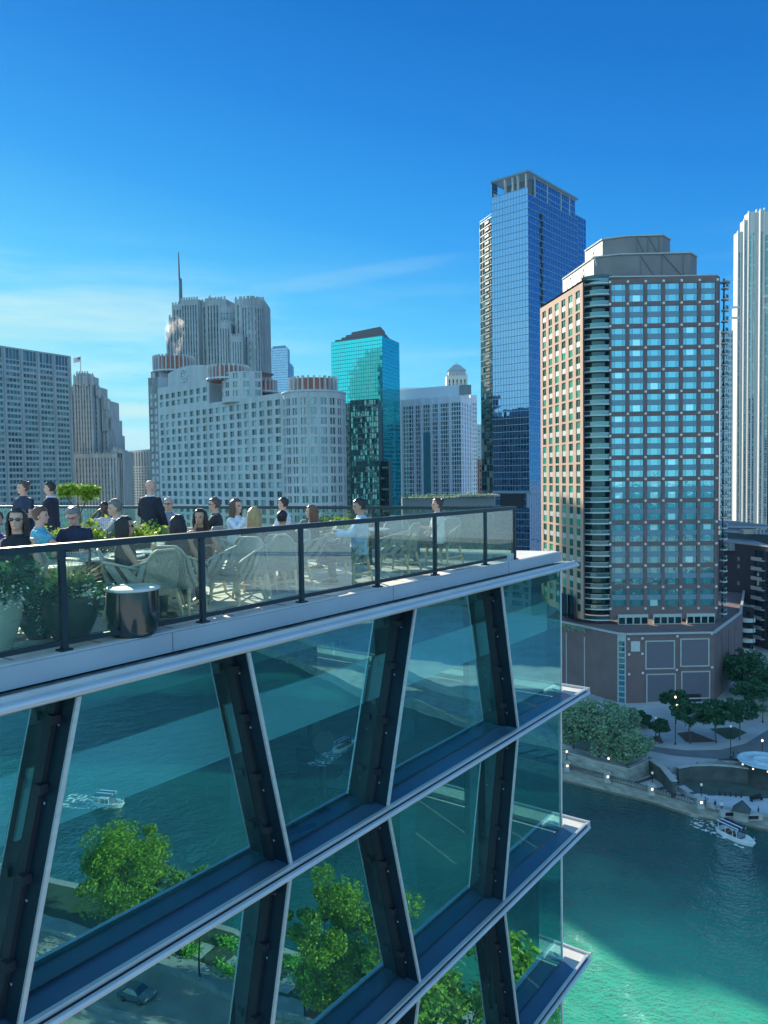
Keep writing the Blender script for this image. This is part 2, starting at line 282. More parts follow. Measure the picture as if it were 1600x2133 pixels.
# our own bank, reflected in the facade: road, kerbs, strip of park
def NO(o, k): return Vector((0.73*o-0.683*k, 0.683*o+0.73*k, 0))     # offset from the road axis, distance along it
ob_ = [NO(77, -400), NO(77.5, -60), NO(77, -20), NO(76, 10), NO(73, 35), NO(66, 48), NO(55, 60), NO(40, 72), NO(20, 90), NO(-60, 140), NO(-400, 200), NO(-400, -400)]
mb = MB(); mb.prism([p[:2] for p in ob_], -0.5, 2.5); struct('south_bank_ground', mb, [conc], recalc=True)
def strip(name, o0, o1, k0, k1, z, m, mb=None, **kw):
    mb = MB(); n = 12
    for i in range(n):
        a = k0+(k1-k0)*i/n; b = k0+(k1-k0)*(i+1)/n
        mb.add([NO(o0, a)+Vector((0, 0, z)), NO(o1, a)+Vector((0, 0, z)), NO(o1, b)+Vector((0, 0, z)), NO(o0, b)+Vector((0, 0, z))])
    return struct(name, mb, [m], **kw)
strip('road', 58.8, 66, -120, 26, 2.53, asphalt)
strip('service_road', 50, 57.4, -120, 26, 2.53, asphalt)
strip('park_lawn', 69.2, 76.2, -120, -14, 2.53, grassm)
strip('planting_bed', 67.3, 69, -30, 24, 2.53, mulch)
mb = MB()
for k in range(8): mb.box((0, 0, 2.54), (3.2, 1.6, 2.58), 0, lambda x, y, z, k=k: NO(69.6+x*0.9, -60+k*4+y*1.2)+Vector((0, 0, z)))
struct('stone_paving_slabs', mb, [paving])
mb = MB()
for s0, s1 in ((66.0, 66.45), (58.2, 58.8)):
    for i in range(53):
        k0 = -105+i*2.45
        mb.box((s0, k0, 2.5), (s1, k0+2.4, 3.15), 0, lambda x, y, z: NO(x, y)+Vector((0, 0, z)))
struct('kerb', mb, [conc])
# ---- riverwalk details, straight below the brick tower
rw = [Vector((*p, 0)) for p in wl[3:10]]
def along(poly, d, off=0.0):
    """point at distance d along a polyline, pushed off to its left"""
    for a, b in zip(poly, poly[1:]):
        l = (b-a).length
        if d <= l or b is poly[-1]:
            t = (b-a)/l; return a+t*d+Vector((-t.y, t.x, 0))*off, t
        d -= l
bandm = pmat('dark paving band', (0.085, 0.10, 0.11), 0.8, var=0.2, scale=1)
lightpv = pmat('blue grey paving', (0.42, 0.47, 0.50), 0.7, var=0.12, scale=0.5)
mb = MB()
for i in range(24):
    d = i*4.3+4; a, t = along(rw, d, 0.9); b, _ = along(rw, d+2.2, 7.0); a2, _ = along(rw, d+1.1, 0.9); b2, _ = along(rw, d+3.3, 7.0)
    mb.add([a+Vector((0, 0, 2.612)), a2+Vector((0, 0, 2.612)), b2+Vector((0, 0, 2.612)), b+Vector((0, 0, 2.612))])
struct('paving_bands', mb, [bandm])
mb = MB(); mb.add([along(rw, d, 0.8)[0]+Vector((0, 0, 2.606)) for d in range(2, 100, 4)]+[along(rw, d, 8.5)[0]+Vector((0, 0, 2.606)) for d in range(98, 0, -4)]); struct('riverwalk_path', mb, [lightpv])
capm = pmat('pale stone coping', (0.36, 0.38, 0.37), 0.7, var=0.12, scale=2)
ironm = pmat('black iron', (0.02, 0.025, 0.03), 0.5, metal=0.3)
lampglow = pmat('lamp globe', (0.8, 0.75, 0.6), 0.4, emit=(1.0, 0.80, 0.55, 0.9))
lampdim = pmat('pale lamp globe', (0.7, 0.7, 0.62), 0.3, emit=(1.0, 0.85, 0.65, 0.04))
# coping along the river edge
mb = MB()
for i in range(60):
    a, t = along(rw, i*1.8, 0.02); b, _ = along(rw, i*1.8+1.78, 0.02); c, _ = along(rw, i*1.8+1.78, 0.6); d, _ = along(rw, i*1.8, 0.6)
    mb.hexa([v+Vector((0, 0, 2.6)) for v in (a, b, c, d)], [v+Vector((0, 0, 2.95)) for v in (a, b, c, d)])
tag(mb.build('river_wall', [capm]), 'pale stone coping wall running along the river edge below the railings', 'wall')
mb = MB()
for i in range(30):
    a, t = along(rw, i*3.6, -0.06); b, _ = along(rw, i*3.6+3.4, -0.06)
    mb.bar(a+Vector((0, 0, 0.25)), b+Vector((0, 0, 0.25)), 0.18, 0.25)
tag(mb.build('timber_fender', [pmat('wet timber', (0.16, 0.13, 0.09), 0.8)]), 'long brown timber fender at the waterline of the river wall', 'fender')
# pillars with lamps, and railings between
pix = [(1181, 1602), (1265, 1625), (1357, 1651), (1459, 1679)]
pp = [pz(x, y, 2.95) for x, y in pix]
ord_ = ['leftmost, next to the glass corner', 'second from the left', 'third from the left', 'rightmost, before the open steps']
def pier(p, lab):
    th = thing('stone_pillar', lab, 'pillar', (p.x, p.y, 2.6), 0, 'stone pillars of the river railing')
    m = MB(); m.box((-.5, -.4, 0), (.5, .4, 1.7)); m.box((-.62, -.52, 1.7), (.62, .52, 1.95)); m.box((-.58, -.48, 0), (.58, .48, .3)); m.build('shaft', [capm], th, local=True)
    m = MB(); m.box((-.2, -.47, .95), (.2, -.41, 1.4)); m.build('lamp_panel', [lampglow], th, local=True)
    m = MB(); m.box((-.28, -.44, .87), (.28, -.405, 1.48)); m.build('lamp_frame', [ironm], th, local=True)
for p, l in zip(pp, ord_): pier(p, 'pale stone pillar with a lit square lamp on the river railing, '+l)
pier(pz(1401, 1632, 2.95)+Vector((0, 0, 0)), 'pale stone pillar with a lit square lamp at the foot of the dark sloping wall')
q = [along(rw, 8, .3)[0]]+[Vector((p.x, p.y, 0)) for p in pp]+[along(rw, 62, .3)[0]]
for i, (a, b) in enumerate(zip(q[:-1], q[1:])):
    lab = ['left of all the pillars, behind the glass corner', 'between the leftmost and second pillars', 'between the second and third pillars', 'between the third and rightmost pillars', 'right of the rightmost pillar'][i]
    th = thing('railing', 'black iron railing with crossed bars '+lab, 'railing', (a.x, a.y, 2.95), 0, 'iron railings of the river wall')
    m = MB(); d = (b-a); n = max(3, int(d.length/0.55)); Z = lambda z: Vector((0, 0, z))
    m.bar(a+Z(3.95), b+Z(3.95), .09, .08); m.bar(a+Z(3.7), b+Z(3.7), .05, .05); m.bar(a+Z(3.05), b+Z(3.05), .05, .06); m.build('rail', [ironm], th)
    m = MB()
    for j in range(n):
        p0 = a+d*j/n; p1 = a+d*(j+1)/n
        m.bar(p0+Z(3.05), p1+Z(3.7), .035, .035); m.bar(p1+Z(3.05), p0+Z(3.7), .035, .035); m.bar(p0+Z(2.95), p0+Z(3.95), .05, .05)
    m.build('bars', [ironm], th)
def globe_lamp(x, y, z, h, lab, s=1.0, group='globe street lamps', two=False):
    p = pz(x, y, z)   # photo position of the foot
    th = thing('street_lamp', lab, 'street lamp', p, 0, group)
    m = MB(); m.lathe((0, 0, 0), [(.22, 0), (.2, .3), (.09, .5), (.07, h-.4), (.14, h-.3), (.14, h-.15)], 8); m.build('post', [ironm], th, local=True)
    m = MB(); m.ball((0, 0, h+.1*s), (.22*s, .22*s, .28*s)); m.build('globe', [lampglow if (two or x > 1580 or x in (1181, 1268)) else lampdim], th, local=True)
    if two: m = MB(); m.ball((.35, 0, h-1.6), .22); m.bar((0, 0, h-1.6), (.35, 0, h-1.6), .05, .05); m.build('lower_globe', [lampglow], th, local=True)
    return th
globe_lamp(1181, 1597, 2.6, 3.0, 'black lamp with round globe above the leftmost river pillar')
globe_lamp(1268, 1614, 2.6, 3.2, 'black lamp with round globe above the second river pillar')
globe_lamp(1359, 1646, 2.6, 3.2, 'black lamp with round globe above the third river pillar')
globe_lamp(1461, 1672, 2.6, 3.2, 'black lamp with round globe on the steps above the rightmost river pillar')
globe_lamp(1407, 1551, 5.2, 10.0, 'tall black lamp with two lit globes in front of the white framed brick panels', two=True)
globe_lamp(1522, 1580, 5.2, 6.4, 'slim black lamp standing left of the round fountain')
globe_lamp(1588, 1570, 5.2, 2.6, 'short black lamp standing behind the round fountain')
globe_lamp(1589, 1505, 5.2, 7.5, 'tall black lamp with a warm lit globe beside the street at the right edge')
globe_lamp(1366, 1545, 5.2, 5.0, 'black lamp with a small globe among bushes beside the brown planting bed')
# sloping dark wall, curved walls, lawn, paving below the plaza
def poly_up(name, pts, z, m, kind='structure'):
    mb = MB(); mb.add([pz(x, y, z) for x, y in pts]); o = mb.build(name, [m], recalc=False)
    if kind: o['kind'] = kind
    return o
poly_up('sunken_lawn', [(1392, 1612), (1450, 1604), (1520, 1604), (1600, 1616), (1640, 1624), (1640, 1668), (1560, 1659), (1480, 1656), (1450, 1652)], 2.63, pmat('grey green lawn', (0.05, 0.085, 0.07), 0.95, var=0.2, scale=.4))
poly_up('lower_plaza', [(1470, 1657), (1560, 1660), (1640, 1670), (1640, 1700), (1590, 1697), (1500, 1688), (1470, 1680)], 2.64, lightpv)
def wallrun(name, pts, z0, h, th, m, label, cat='wall', cap=False):
    mb = MB(); cp = MB(); P = [pz(x, y, z0+h) for x, y in pts]
    for i, (a, b) in enumerate(zip(P, P[1:])):
        d = (b-a).normalized(); n = Vector((-d.y, d.x, 0))*th; lo = Vector((0, 0, -h))
        mb.hexa([a+lo, b+lo, b+n+lo, a+n+lo], [a, b, b+n, a+n])
        if cap: e = Vector((0, 0, .22)); q_ = n*.25; cp.hexa([a-q_+e*.01, b-q_+e*.01, b+n+q_+e*.01, a+n+q_+e*.01], [a-q_+e, b-q_+e, b+n+q_+e, a+n+q_+e])
    o = tag(mb.build(name, m, recalc=True), label, cat); ORG[o.name] = o.location.copy()
    if cap: cp.build('coping', [capm], o, recalc=True)
    return o
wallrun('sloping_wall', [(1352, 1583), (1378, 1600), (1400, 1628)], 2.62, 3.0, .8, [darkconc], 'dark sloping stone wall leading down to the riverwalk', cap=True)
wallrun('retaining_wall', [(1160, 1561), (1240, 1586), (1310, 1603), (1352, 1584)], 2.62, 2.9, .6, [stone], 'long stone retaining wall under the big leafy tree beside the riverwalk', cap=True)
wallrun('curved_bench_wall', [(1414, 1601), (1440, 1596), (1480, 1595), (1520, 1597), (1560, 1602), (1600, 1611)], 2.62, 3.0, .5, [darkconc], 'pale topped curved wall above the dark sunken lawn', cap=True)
wallrun('curved_bench', [(1455, 1589), (1500, 1586), (1550, 1588), (1600, 1595)], 5.2, .7, .7, [stone], 'curved stone bench behind the pale topped curved wall', 'bench')
wallrun('upper_bench', [(1500, 1583), (1545, 1581), (1570, 1582)], 5.2, .6, .6, [darkconc], 'short dark bench nearest the round fountain', 'bench')
wallrun('white_handrail', [(1410, 1637), (1450, 1661), (1490, 1677)], 2.62, .9, .15, [capm], 'straight pale parapet running down between pillar and steps', 'parapet')
for i, (x0, x1) in enumerate(((1478, 1506), (1532, 1559), (1561, 1580))):
    pass
mb = MB(); a = pz(1528, 1708, 2.6); b = pz(1558, 1714, 2.6); u = (b-a).normalized(); v = Vector((-u.y, u.x, 0))
th = thing('river_kiosk', 'small grey gabled gate house in the river wall above the boat', 'kiosk', a)
mb.hexa([a, b, b+v*2, a+v*2], [p+Vector((0, 0, 1.6)) for p in (a, b, b+v*2, a+v*2)]); mb.build('wall', [stone], th, recalc=True)
mb = MB(); c = (a+b)/2+Vector((0, 0, 2.9)); A = a+Vector((0, 0, 1.6))-u*.3-v*.3; B = b+Vector((0, 0, 1.6))+u*.3-v*.3
mb.hexa([A, B, c-v*.3], [A+v*2.6, B+v*2.6, c+v*2.3]); mb.build('roof', [darkconc], th, recalc=True)
for i, (x, y, lab) in enumerate(((1525, 1700, 'left'), (1572, 1707, 'right'))):
    p = pz(x-5, y, 2.6); th = thing('low_stone_wall', 'pale stone block wall beside the gate house, on its '+lab, 'wall', p)
    m = MB(); m.box((-1.6, -.4, 0), (1.6, .4, 1.1)); m.build('block', [capm], th, local=True)
    m = MB(); m.box((-.9, -.44, .2), (.9, -.405, .8)); m.build('grille', [ironm], th, local=True)
# plaza paths and beds
poly_up('planting_bed', [(1344, 1538), (1375, 1531), (1382, 1549), (1368, 1546)], 5.21, mulch)
poly_up('planting_bed', [(1410, 1527), (1440, 1523), (1496, 1545), (1436, 1547), (1428, 1545)], 5.21, mulch)
poly_up('planting_bed', [(1478, 1518), (1530, 1514), (1556, 1526), (1528, 1540), (1515, 1540)], 5.21, grassm)
poly_up('plaza_road', [(1330, 1548), (1370, 1556), (1430, 1563), (1500, 1562), (1552, 1549), (1600, 1520), (1640, 1490), (1700, 1520), (1640, 1562), (1500, 1582), (1400, 1574), (1330, 1560)], 5.208, pmat('grey blue road', (0.13, 0.15, 0.16), 0.8, var=0.15, scale=.3))
poly_up('street', [(1548, 1455), (1585, 1450), (1640, 1470), (1640, 1487), (1590, 1500)], 5.206, asphalt)
# fountain: a raised blue dish on a dark drum
p = pz(1592, 1583, 7.2); th = thing('fountain', 'large round blue dish fountain raised on a dark drum', 'fountain', (p.x, p.y, 5.2))
dishm = pmat('pale blue fountain stone', (0.42, 0.58, 0.62), 0.35, var=0.15, scale=1)
m = MB(); m.lathe((0, 0, 0), [(3.9, 1.5), (4.7, 1.8), (4.8, 2.0), (4.5, 2.02), (4.2, 1.85), (2.2, 1.8), (2.0, 2.1), (1.8, 2.1), (1.6, 1.9), (.3, 1.95)], 40); m.build('dish', [dishm], th, local=True)
m = MB(); m.lathe((0, 0, 0), [(3.2, -2.5), (3.2, 1.4), (3.9, 1.5)], 32); m.build('drum', [darkconc], th, local=True)
for k in range(6):
    a = math.pi*(1.02+k*.19); m = MB(); m.ball((4.25*math.cos(a), 4.25*math.sin(a), 1.3), .16); m.build('light', [lampglow], th, local=True)
# bollards on the lower plaza
for k in range(5):
    p = pz(1500+k*11, 1657+k*1.2, 2.65); m = MB(); m.lathe(p, [(.14, 0), (.14, .8), (.05, .9)], 8)
    tag(m.build('bollard', [ironm]), ['leftmost','second','middle','fourth','rightmost'][k]+' small dark bollard in the row of five on the lower plaza', 'bollard', 'bollards along the lower plaza')
def bench(x, y, lab):
    p = pz(x, y, 2.65); th = thing('park_bench', lab, 'bench', p, .3)
    m = MB(); m.box((-1.3, -.3, .42), (1.3, .3, .5)); m.build('seat', [ironm], th, local=True)
    m = MB(); m.box((-1.3, .25, .5), (1.3, .32, .95)); m.build('backrest', [ironm], th, local=True)
    for sx_ in (-1.1, 1.1): m = MB(); m.box((sx_-.05, -.28, 0), (sx_+.05, .28, .42)); m.build('leg', [ironm], th, local=True)
bench(1576, 1668, 'dark bench on the lower plaza right of the bollards')

# ---- tour boat
white = pmat('white boat paint', (0.72, 0.78, 0.82), 0.3, var=0.05)
p0 = pz(1498, 1728, .3); p1 = pz(1574, 1764, .3); d = (p1-p0); d.z = 0; Lb = d.length
th = thing('tour_boat', 'small white open tour boat with a dark canopy on the river', 'boat', (p0+d/2)*1.0, math.atan2(d.y, d.x)); th.location.z = 0; ORG[th.name] = th.location.copy()
def hullrow(z, w, l0, l1, k=11):
    pts = []
    for i in range(k):
        f = i/(k-1); x = l0+(l1-l0)*f; ww = w*(min(1, (f+.25)*2.2)**.5 if f < .25 else (1-max(0, (f-.55)/.45)**2.2)); pts.append((x, ww))
    return [Vector((x, -y, z)) for x, y in pts]+[Vector((x, y, z)) for x, y in reversed(pts)]
h = Lb/2
m = MB(); m.grid([hullrow(-.2, .9, -h*.92, h*.8), hullrow(.3, 1.15, -h*.97, h*.9), hullrow(.85, 1.35, -h, h), hullrow(.95, 1.38, -h*1.01, h*1.01), hullrow(.92, 1.18, -h*.95, h*.93), hullrow(.45, 1.05, -h*.9, h*.85)], 0, True); m.add(hullrow(.45, 1.05, -h*.9, h*.85)); m.build('hull', [white], th, local=True)
m = MB(); m.box((-h*.85, -1.2, 2.25), (h*.25, 1.2, 2.34)); m.build('canopy', [pmat('navy canvas', (0.02, 0.035, 0.09), .8)], th, local=True)
for sy_ in (-1.0, 0.1):
    m = MB(); m.box((-h*.9, sy_-.12, 2.345), (h*.28, sy_+.12, 2.40)); m.build('canopy_stripe', [white], th, local=True)
for xx in (-.8, -.4, 0, .22):
    for yy in (-1.1, 1.1): m = MB(); m.tube([(h*xx, yy, .5), (h*xx, yy, 2.25)], .045, 6); m.build('post', [white], th, local=True)
m = MB(); m.box((h*.22, -1.0, .8), (h*.27, 1.0, 1.9)); m.build('windscreen', [glassy('boat glass', (0.03, 0.05, 0.06), (.7, .8, .85), .3)], th, local=True)
m = MB()
for k in range(4): m.box((-h*.7+k*1.0, -.9, .45), (-h*.7+k*1.0+.4, .9, .8))
m.build('bench', [pmat('brown seat', (0.18, 0.1, 0.07))], th, local=True)
m = MB(); m.tube([(h*.75, -.8, .95), (h*.75, -.8, 1.4), (h*.98, 0, 1.45), (h*.75, .8, 1.4), (h*.75, .8, .95)], .03, 6); m.build('bow_rail', [white], th, local=True)

boat_root = th
foam, _t = base_mat('foam'); _o = N(_t, 'ShaderNodeOutputMaterial'); _d = N(_t, 'ShaderNodeBsdfDiffuse'); _d.inputs[0].default_value = (.75, .82, .8, 1); _tr = N(_t, 'ShaderNodeBsdfTransparent'); _m = N(_t, 'ShaderNodeMixShader')
_r = N(_t, 'ShaderNodeMapRange'); _r.inputs[1].default_value = .48; _r.inputs[2].default_value = .62; _t.links.new(noise_fac(_t, 1.1, 6), _r.inputs[0]); _t.links.new(_r.outputs[0], _m.inputs[0]); _t.links.new(_tr.outputs[0], _m.inputs[1]); _t.links.new(_d.outputs[0], _m.inputs[2]); _t.links.new(_m.outputs[0], _o.inputs[0])
mb = MB(); P = [(2.5, -1.3), (2.5, -1.9), (-3, -2.2), (-9, -2.6), (-9, 2.6), (-3, 2.2), (-3, 0)]; _a = boat_root.rotation_euler.z; _l = boat_root.location
mb.add([(_l.x+q0*math.cos(_a)-q1*math.sin(_a), _l.y+q0*math.sin(_a)+q1*math.cos(_a), .03) for q0, q1 in P]); o = mb.build('boat_wake', [foam]); o['kind'] = 'structure'
for (x, y, a, lb) in ((143, 0, 2.2, 'small white boat with a foaming wake mirrored in the large left pane'), (156, 54, .9, 'small white boat mirrored in the middle pane above the gym machines'), (236, 62, 2.6, 'small far boat mirrored near the top of the middle pane')):
    dup(boat_root, Vector((x, y, 0)), a, lb)
    mb = MB(); c_, s_ = math.cos(a), math.sin(a)
    P = [(2, -1.2), (2, 1.2), (-5, 2.6), (-12, 3.6), (-12, -3.6), (-5, -2.6)]; mb.add([(x+px_*c_-py_*s_, y+px_*s_+py_*c_, .03) for px_, py_ in P]); o = mb.build('boat_wake', [foam]); o['kind'] = 'structure'

# ---- car on the road (seen reflected in the facade glass)
def car(p, ang, col, lab):
    th = thing('parked_car', lab, 'car', p, ang)
    body = pmat('car paint', col, .25, metal=.4, coat=.6); gl = glassy('car glass', (.01, .015, .02), (.6, .7, .75), .25); tyre = pmat('tyre', (.02, .02, .02), .9)
    prof = [(-2.2, .35), (-2.25, .75), (-2.0, .95), (-1.2, 1.0), (.9, .98), (1.9, .86), (2.25, .68), (2.25, .35)]
    m = MB(); m.capped([[Vector((x, -yy, z+dz)) for x, z in prof] for yy, dz in ((.9, 0), (.93, 0), (-.93, 0), (-.9, 0))], 0, False); m.build('body', [body], th, local=True, recalc=True)
    m = MB(); m.hexa([(-1.5, -.84, .98), (1.0, -.84, .98), (1.0, .84, .98), (-1.5, .84, .98)], [(-1.05, -.64, 1.42), (.25, -.64, 1.42), (.25, .64, 1.42), (-1.05, .64, 1.42)]); m.build('cabin_glass', [gl], th, local=True)
    m = MB(); m.box((-1.0, -.62, 1.425), (.2, .62, 1.47)); m.build('roof', [body], th, local=True)
    for x in (-1.35, 1.4):
        for y in (-.85, .85):
            m = MB(); m.tube([(x, y-.1, .33), (x, y+.1, .33)], .33, 14); wh = m.build('wheel', [tyre], th, local=True)
            m = MB(); m.tube([(x, y-.11, .33), (x, y+.11, .33)], .18, 10); rr = m.build('rim', [pmat('alloy', (.5, .5, .5), .3, metal=1)], wh, local=True)
    for y in (-.65, .65): m = MB(); m.box((2.2, y-.2, .6), (2.27, y+.2, .75)); m.build('headlight', [pmat('lens', (.7, .7, .65), .2)], th, local=True)
car(Vector((*NO(61.6, -48.6)[:2], 2.53)), math.atan2(.73, -.683), (.16, .26, .32), 'blue grey car driving on the road, seen mirrored in the lower glass')

# ================================================================== TREES
def leafmat(name, c1, c2):
    if name in MATS: return MATS[name]
    m, t = base_mat(name); o = N(t, 'ShaderNodeOutputMaterial'); d = N(t, 'ShaderNodeBsdfPrincipled'); tr = N(t, 'ShaderNodeBsdfTranslucent')
    d.inputs['Roughness'].default_value = .55; d.inputs['Specular IOR Level'].default_value = .3
    at = N(t, 'ShaderNodeAttribute', attribute_name='rnd'); mx = N(t, 'ShaderNodeMix', data_type='RGBA'); mx.inputs[6].default_value = c1+(1,); mx.inputs[7].default_value = c2+(1,)
    t.links.new(at.outputs['Fac'], mx.inputs[0]); t.links.new(mx.outputs[2], d.inputs['Base Color']); t.links.new(mx.outputs[2], tr.inputs[0])
    ms = N(t, 'ShaderNodeMixShader'); ms.inputs[0].default_value = .35; t.links.new(d.outputs[0], ms.inputs[1]); t.links.new(tr.outputs[0], ms.inputs[2]); t.links.new(ms.outputs[0], o.inputs[0]); return m
barkm = pmat('bark', (.09, .07, .055), .9, var=.3, scale=4, bump=.5)
def leaf(m, c, size, rng, up=.4):
    a = Vector((rng.gauss(0, 1), rng.gauss(0, 1), rng.gauss(0, 1)*.6)).normalized(); b = Vector((rng.gauss(0, 1), rng.gauss(0, 1), rng.gauss(0, 1)))
    b = (b-a*b.dot(a)).normalized(); s = size*rng.uniform(.6, 1.3); a *= s; b *= s*.55
    m.add([c-a, c-a*.1+b, c+a, c-a*.1-b], 0, min(1, max(0, rng.gauss(.5, .25))))
def tree(base, h, rx, ry, rz_, cz, nclump, nleaf, lsize, mat, label, name='tree', group=None, seed=1, cat='tree', trunk=.2, sub=.33):
    rng = random.Random(seed); base = Vector(base); th = thing(name, label, cat, base, 0, group)
    m = MB(); top = Vector((0, 0, cz)); m.tube([(0, 0, 0), (rng.uniform(-.1, .1)*rx, rng.uniform(-.1, .1)*ry, cz*.5), top], [trunk, trunk*.75, trunk*.3], 8)
    cl = []
    for i in range(nclump):
        while True:
            v = Vector((rng.uniform(-1, 1), rng.uniform(-1, 1), rng.uniform(-1, 1)))
            if .25 < v.length < 1: break
        v = v.normalized()*(v.length**.5)*rng.uniform(.62, 1.16)
        c = Vector((v.x*rx, v.y*ry, cz+v.z*rz_)); cl.append(c)
        if i < 16: m.tube([(0, 0, cz*rng.uniform(.45, .8)), c*.5+Vector((0, 0, cz*.4)), c], [trunk*.35, trunk*.2, trunk*.07], 5)
    m.build('trunk', [barkm], th, local=True)
    m = MB()
    for c in cl:
        R = rng.uniform(.45, 1.35)*sub*min(rx, rz_*1.4)
        for _ in range(nleaf//nclump):
            v = Vector((rng.gauss(0, 1), rng.gauss(0, 1), rng.gauss(0, 1))).normalized()*R*rng.uniform(.55, 1.05); v.z *= .75
            leaf(m, c+v, lsize, rng)
    m.build('crown', [mat], th, local=True); return th
LM1 = leafmat('silvery green leaves', (.10, .21, .12), (.32, .48, .30))
LM2 = leafmat('deep green leaves', (.015, .07, .03), (.05, .16, .07))
LM3 = leafmat('fresh yellow green leaves', (.06, .18, .012), (.34, .50, .06))
LM4 = leafmat('bright lime leaves', (.10, .35, .03), (.22, .55, .08))
# big leafy clump by the riverwalk: three trees grown together
for i, (x, y, h, r, lab) in enumerate([(1195, 1560, 9.5, 5.0, 'leftmost, beside the glass corner'), (1248, 1577, 10.5, 5.8, 'middle and largest of the three'), (1312, 1592, 6.6, 4.4, 'rightmost and lowest of the three'), (1288, 1555, 9.0, 4.6, 'set back behind the others')]):
    p = pz(x, y, 5.2); tree(p, h, r, r, h*.42, h*.58, 60, 9000, .30, LM1, 'bushy silvery green tree on the riverwalk bank, '+lab, group='silvery trees by the riverwalk', seed=10+i)
for i, (x, y, h, r, lab) in enumerate([(1374, 1549, 5.0, 2.2, 'small thin plaza tree beside the little brown bed'), (1438, 1549, 8.5, 4.4, 'dark green plaza tree in the brown planting bed'), (1492, 1548, 8.8, 4.8, 'dark green plaza tree between brown bed and green bed'), (1541, 1541, 8.5, 4.6, 'dark green plaza tree at the right of the green bed'), (1408, 1508, 7.0, 4.0, 'dark green tree against the white framed brick panels'), (1566, 1500, 9.0, 4.0, 'dark green tree behind the plaza at the podium corner'), (1330, 1512, 3.5, 3.0, 'low dark shrub tree at the podium entrance')]):
    p = pz(x, y, 5.2); tree(p, h, r, r, h*.24 if i != 6 else 1.4, h*.78 if i != 6 else 1.8, 40, 4200, .30, LM2, lab, group='plaza trees below the brick tower', seed=30+i, trunk=.16)
for i, (x, y, lab) in enumerate([(1560, 1452, 'dark tree right of the podium, nearer the street'), (1540, 1440, 'dark tree right of the podium, tucked behind its corner'), (1625, 1480, 'dark street tree at the right edge')]):
    p = pz(x, y, 5.2); tree(p, 11, 5, 5, 4.5, 6.5, 40, 3000, .4, LM2, lab, seed=50+i)
# own bank (mirrored in the glass)
def ground(o, k, z=2.53): p = NO(o, k); return Vector((p.x, p.y, z))
tree(ground(70.5, -59), 14.5, 6.2, 6.2, 5.6, 8.6, 70, 26000, .20, LM3, 'round sunlit tree beyond the road, mirrored in the large lower left glass pane', group='sunlit trees beyond the road', seed=70)
tree(ground(73, -50.5), 9.0, 3.4, 3.4, 3.0, 6, 40, 5000, .26, LM3, 'small sunlit tree right of the round tree, mirrored behind the ledge', group='sunlit trees beyond the road', seed=71)
tree(ground(67.6, -27), 16, 4.6, 4.6, 6.5, 9.5, 46, 20000, .19, LM3, 'tall loose sunlit tree mirrored in the lower middle glass pane', group='sunlit trees beyond the road', seed=72)
tree(ground(70.5, -21), 13, 4.4, 4.4, 5.5, 8, 40, 14000, .19, LM3, 'second sunlit tree beside the tall loose one, mirrored in the lower middle pane', group='sunlit trees beyond the road', seed=73)
tree(ground(60.5, -13), 15, 5, 5, 6, 9, 60, 9000, .3, LM3, 'sunlit tree mirrored in the bottom right pane', group='sunlit trees beyond the road', seed=74)
tree(ground(66, -4), 15, 5, 5, 6, 9, 60, 8000, .3, LM3, 'sunlit tree mirrored beside the curtained pane', group='sunlit trees beyond the road', seed=75)
rng = random.Random(5)
m = MB()
for k in range(16):
    b = ground(rng.uniform(69, 76), -62+k*2.8)
    for _ in range(260):
        v = Vector((rng.gauss(0, .7), rng.gauss(0, .7), abs(rng.gauss(.35, .3)))); leaf(m, b+v, .2, rng)
o = m.build('ground_cover', [LM4]); tag(o, 'bright green low planting in the park strip between road and river', 'planting'); o['kind'] = 'stuff'
for i, k in enumerate((-57, -29.5, -44)):
    b = ground(66.9, k); th = thing('street_lamp', 'tall thin black lamp post on the kerb, mirrored '+['in front of the round tree', 'in front of the tall loose tree', 'beside the shrubs'][i], 'street lamp', b, 0, 'kerb lamps beyond the road')
    m = MB(); m.tube([(0, 0, 0), (0, 0, 9)], [.12, .06], 8); m.build('post', [ironm], th, local=True)
    m = MB(); m.ball((0, 0, 9.15), (.2, .2, .25)); m.build('globe', [pmat('white globe', (.7, .7, .65))], th, local=True)

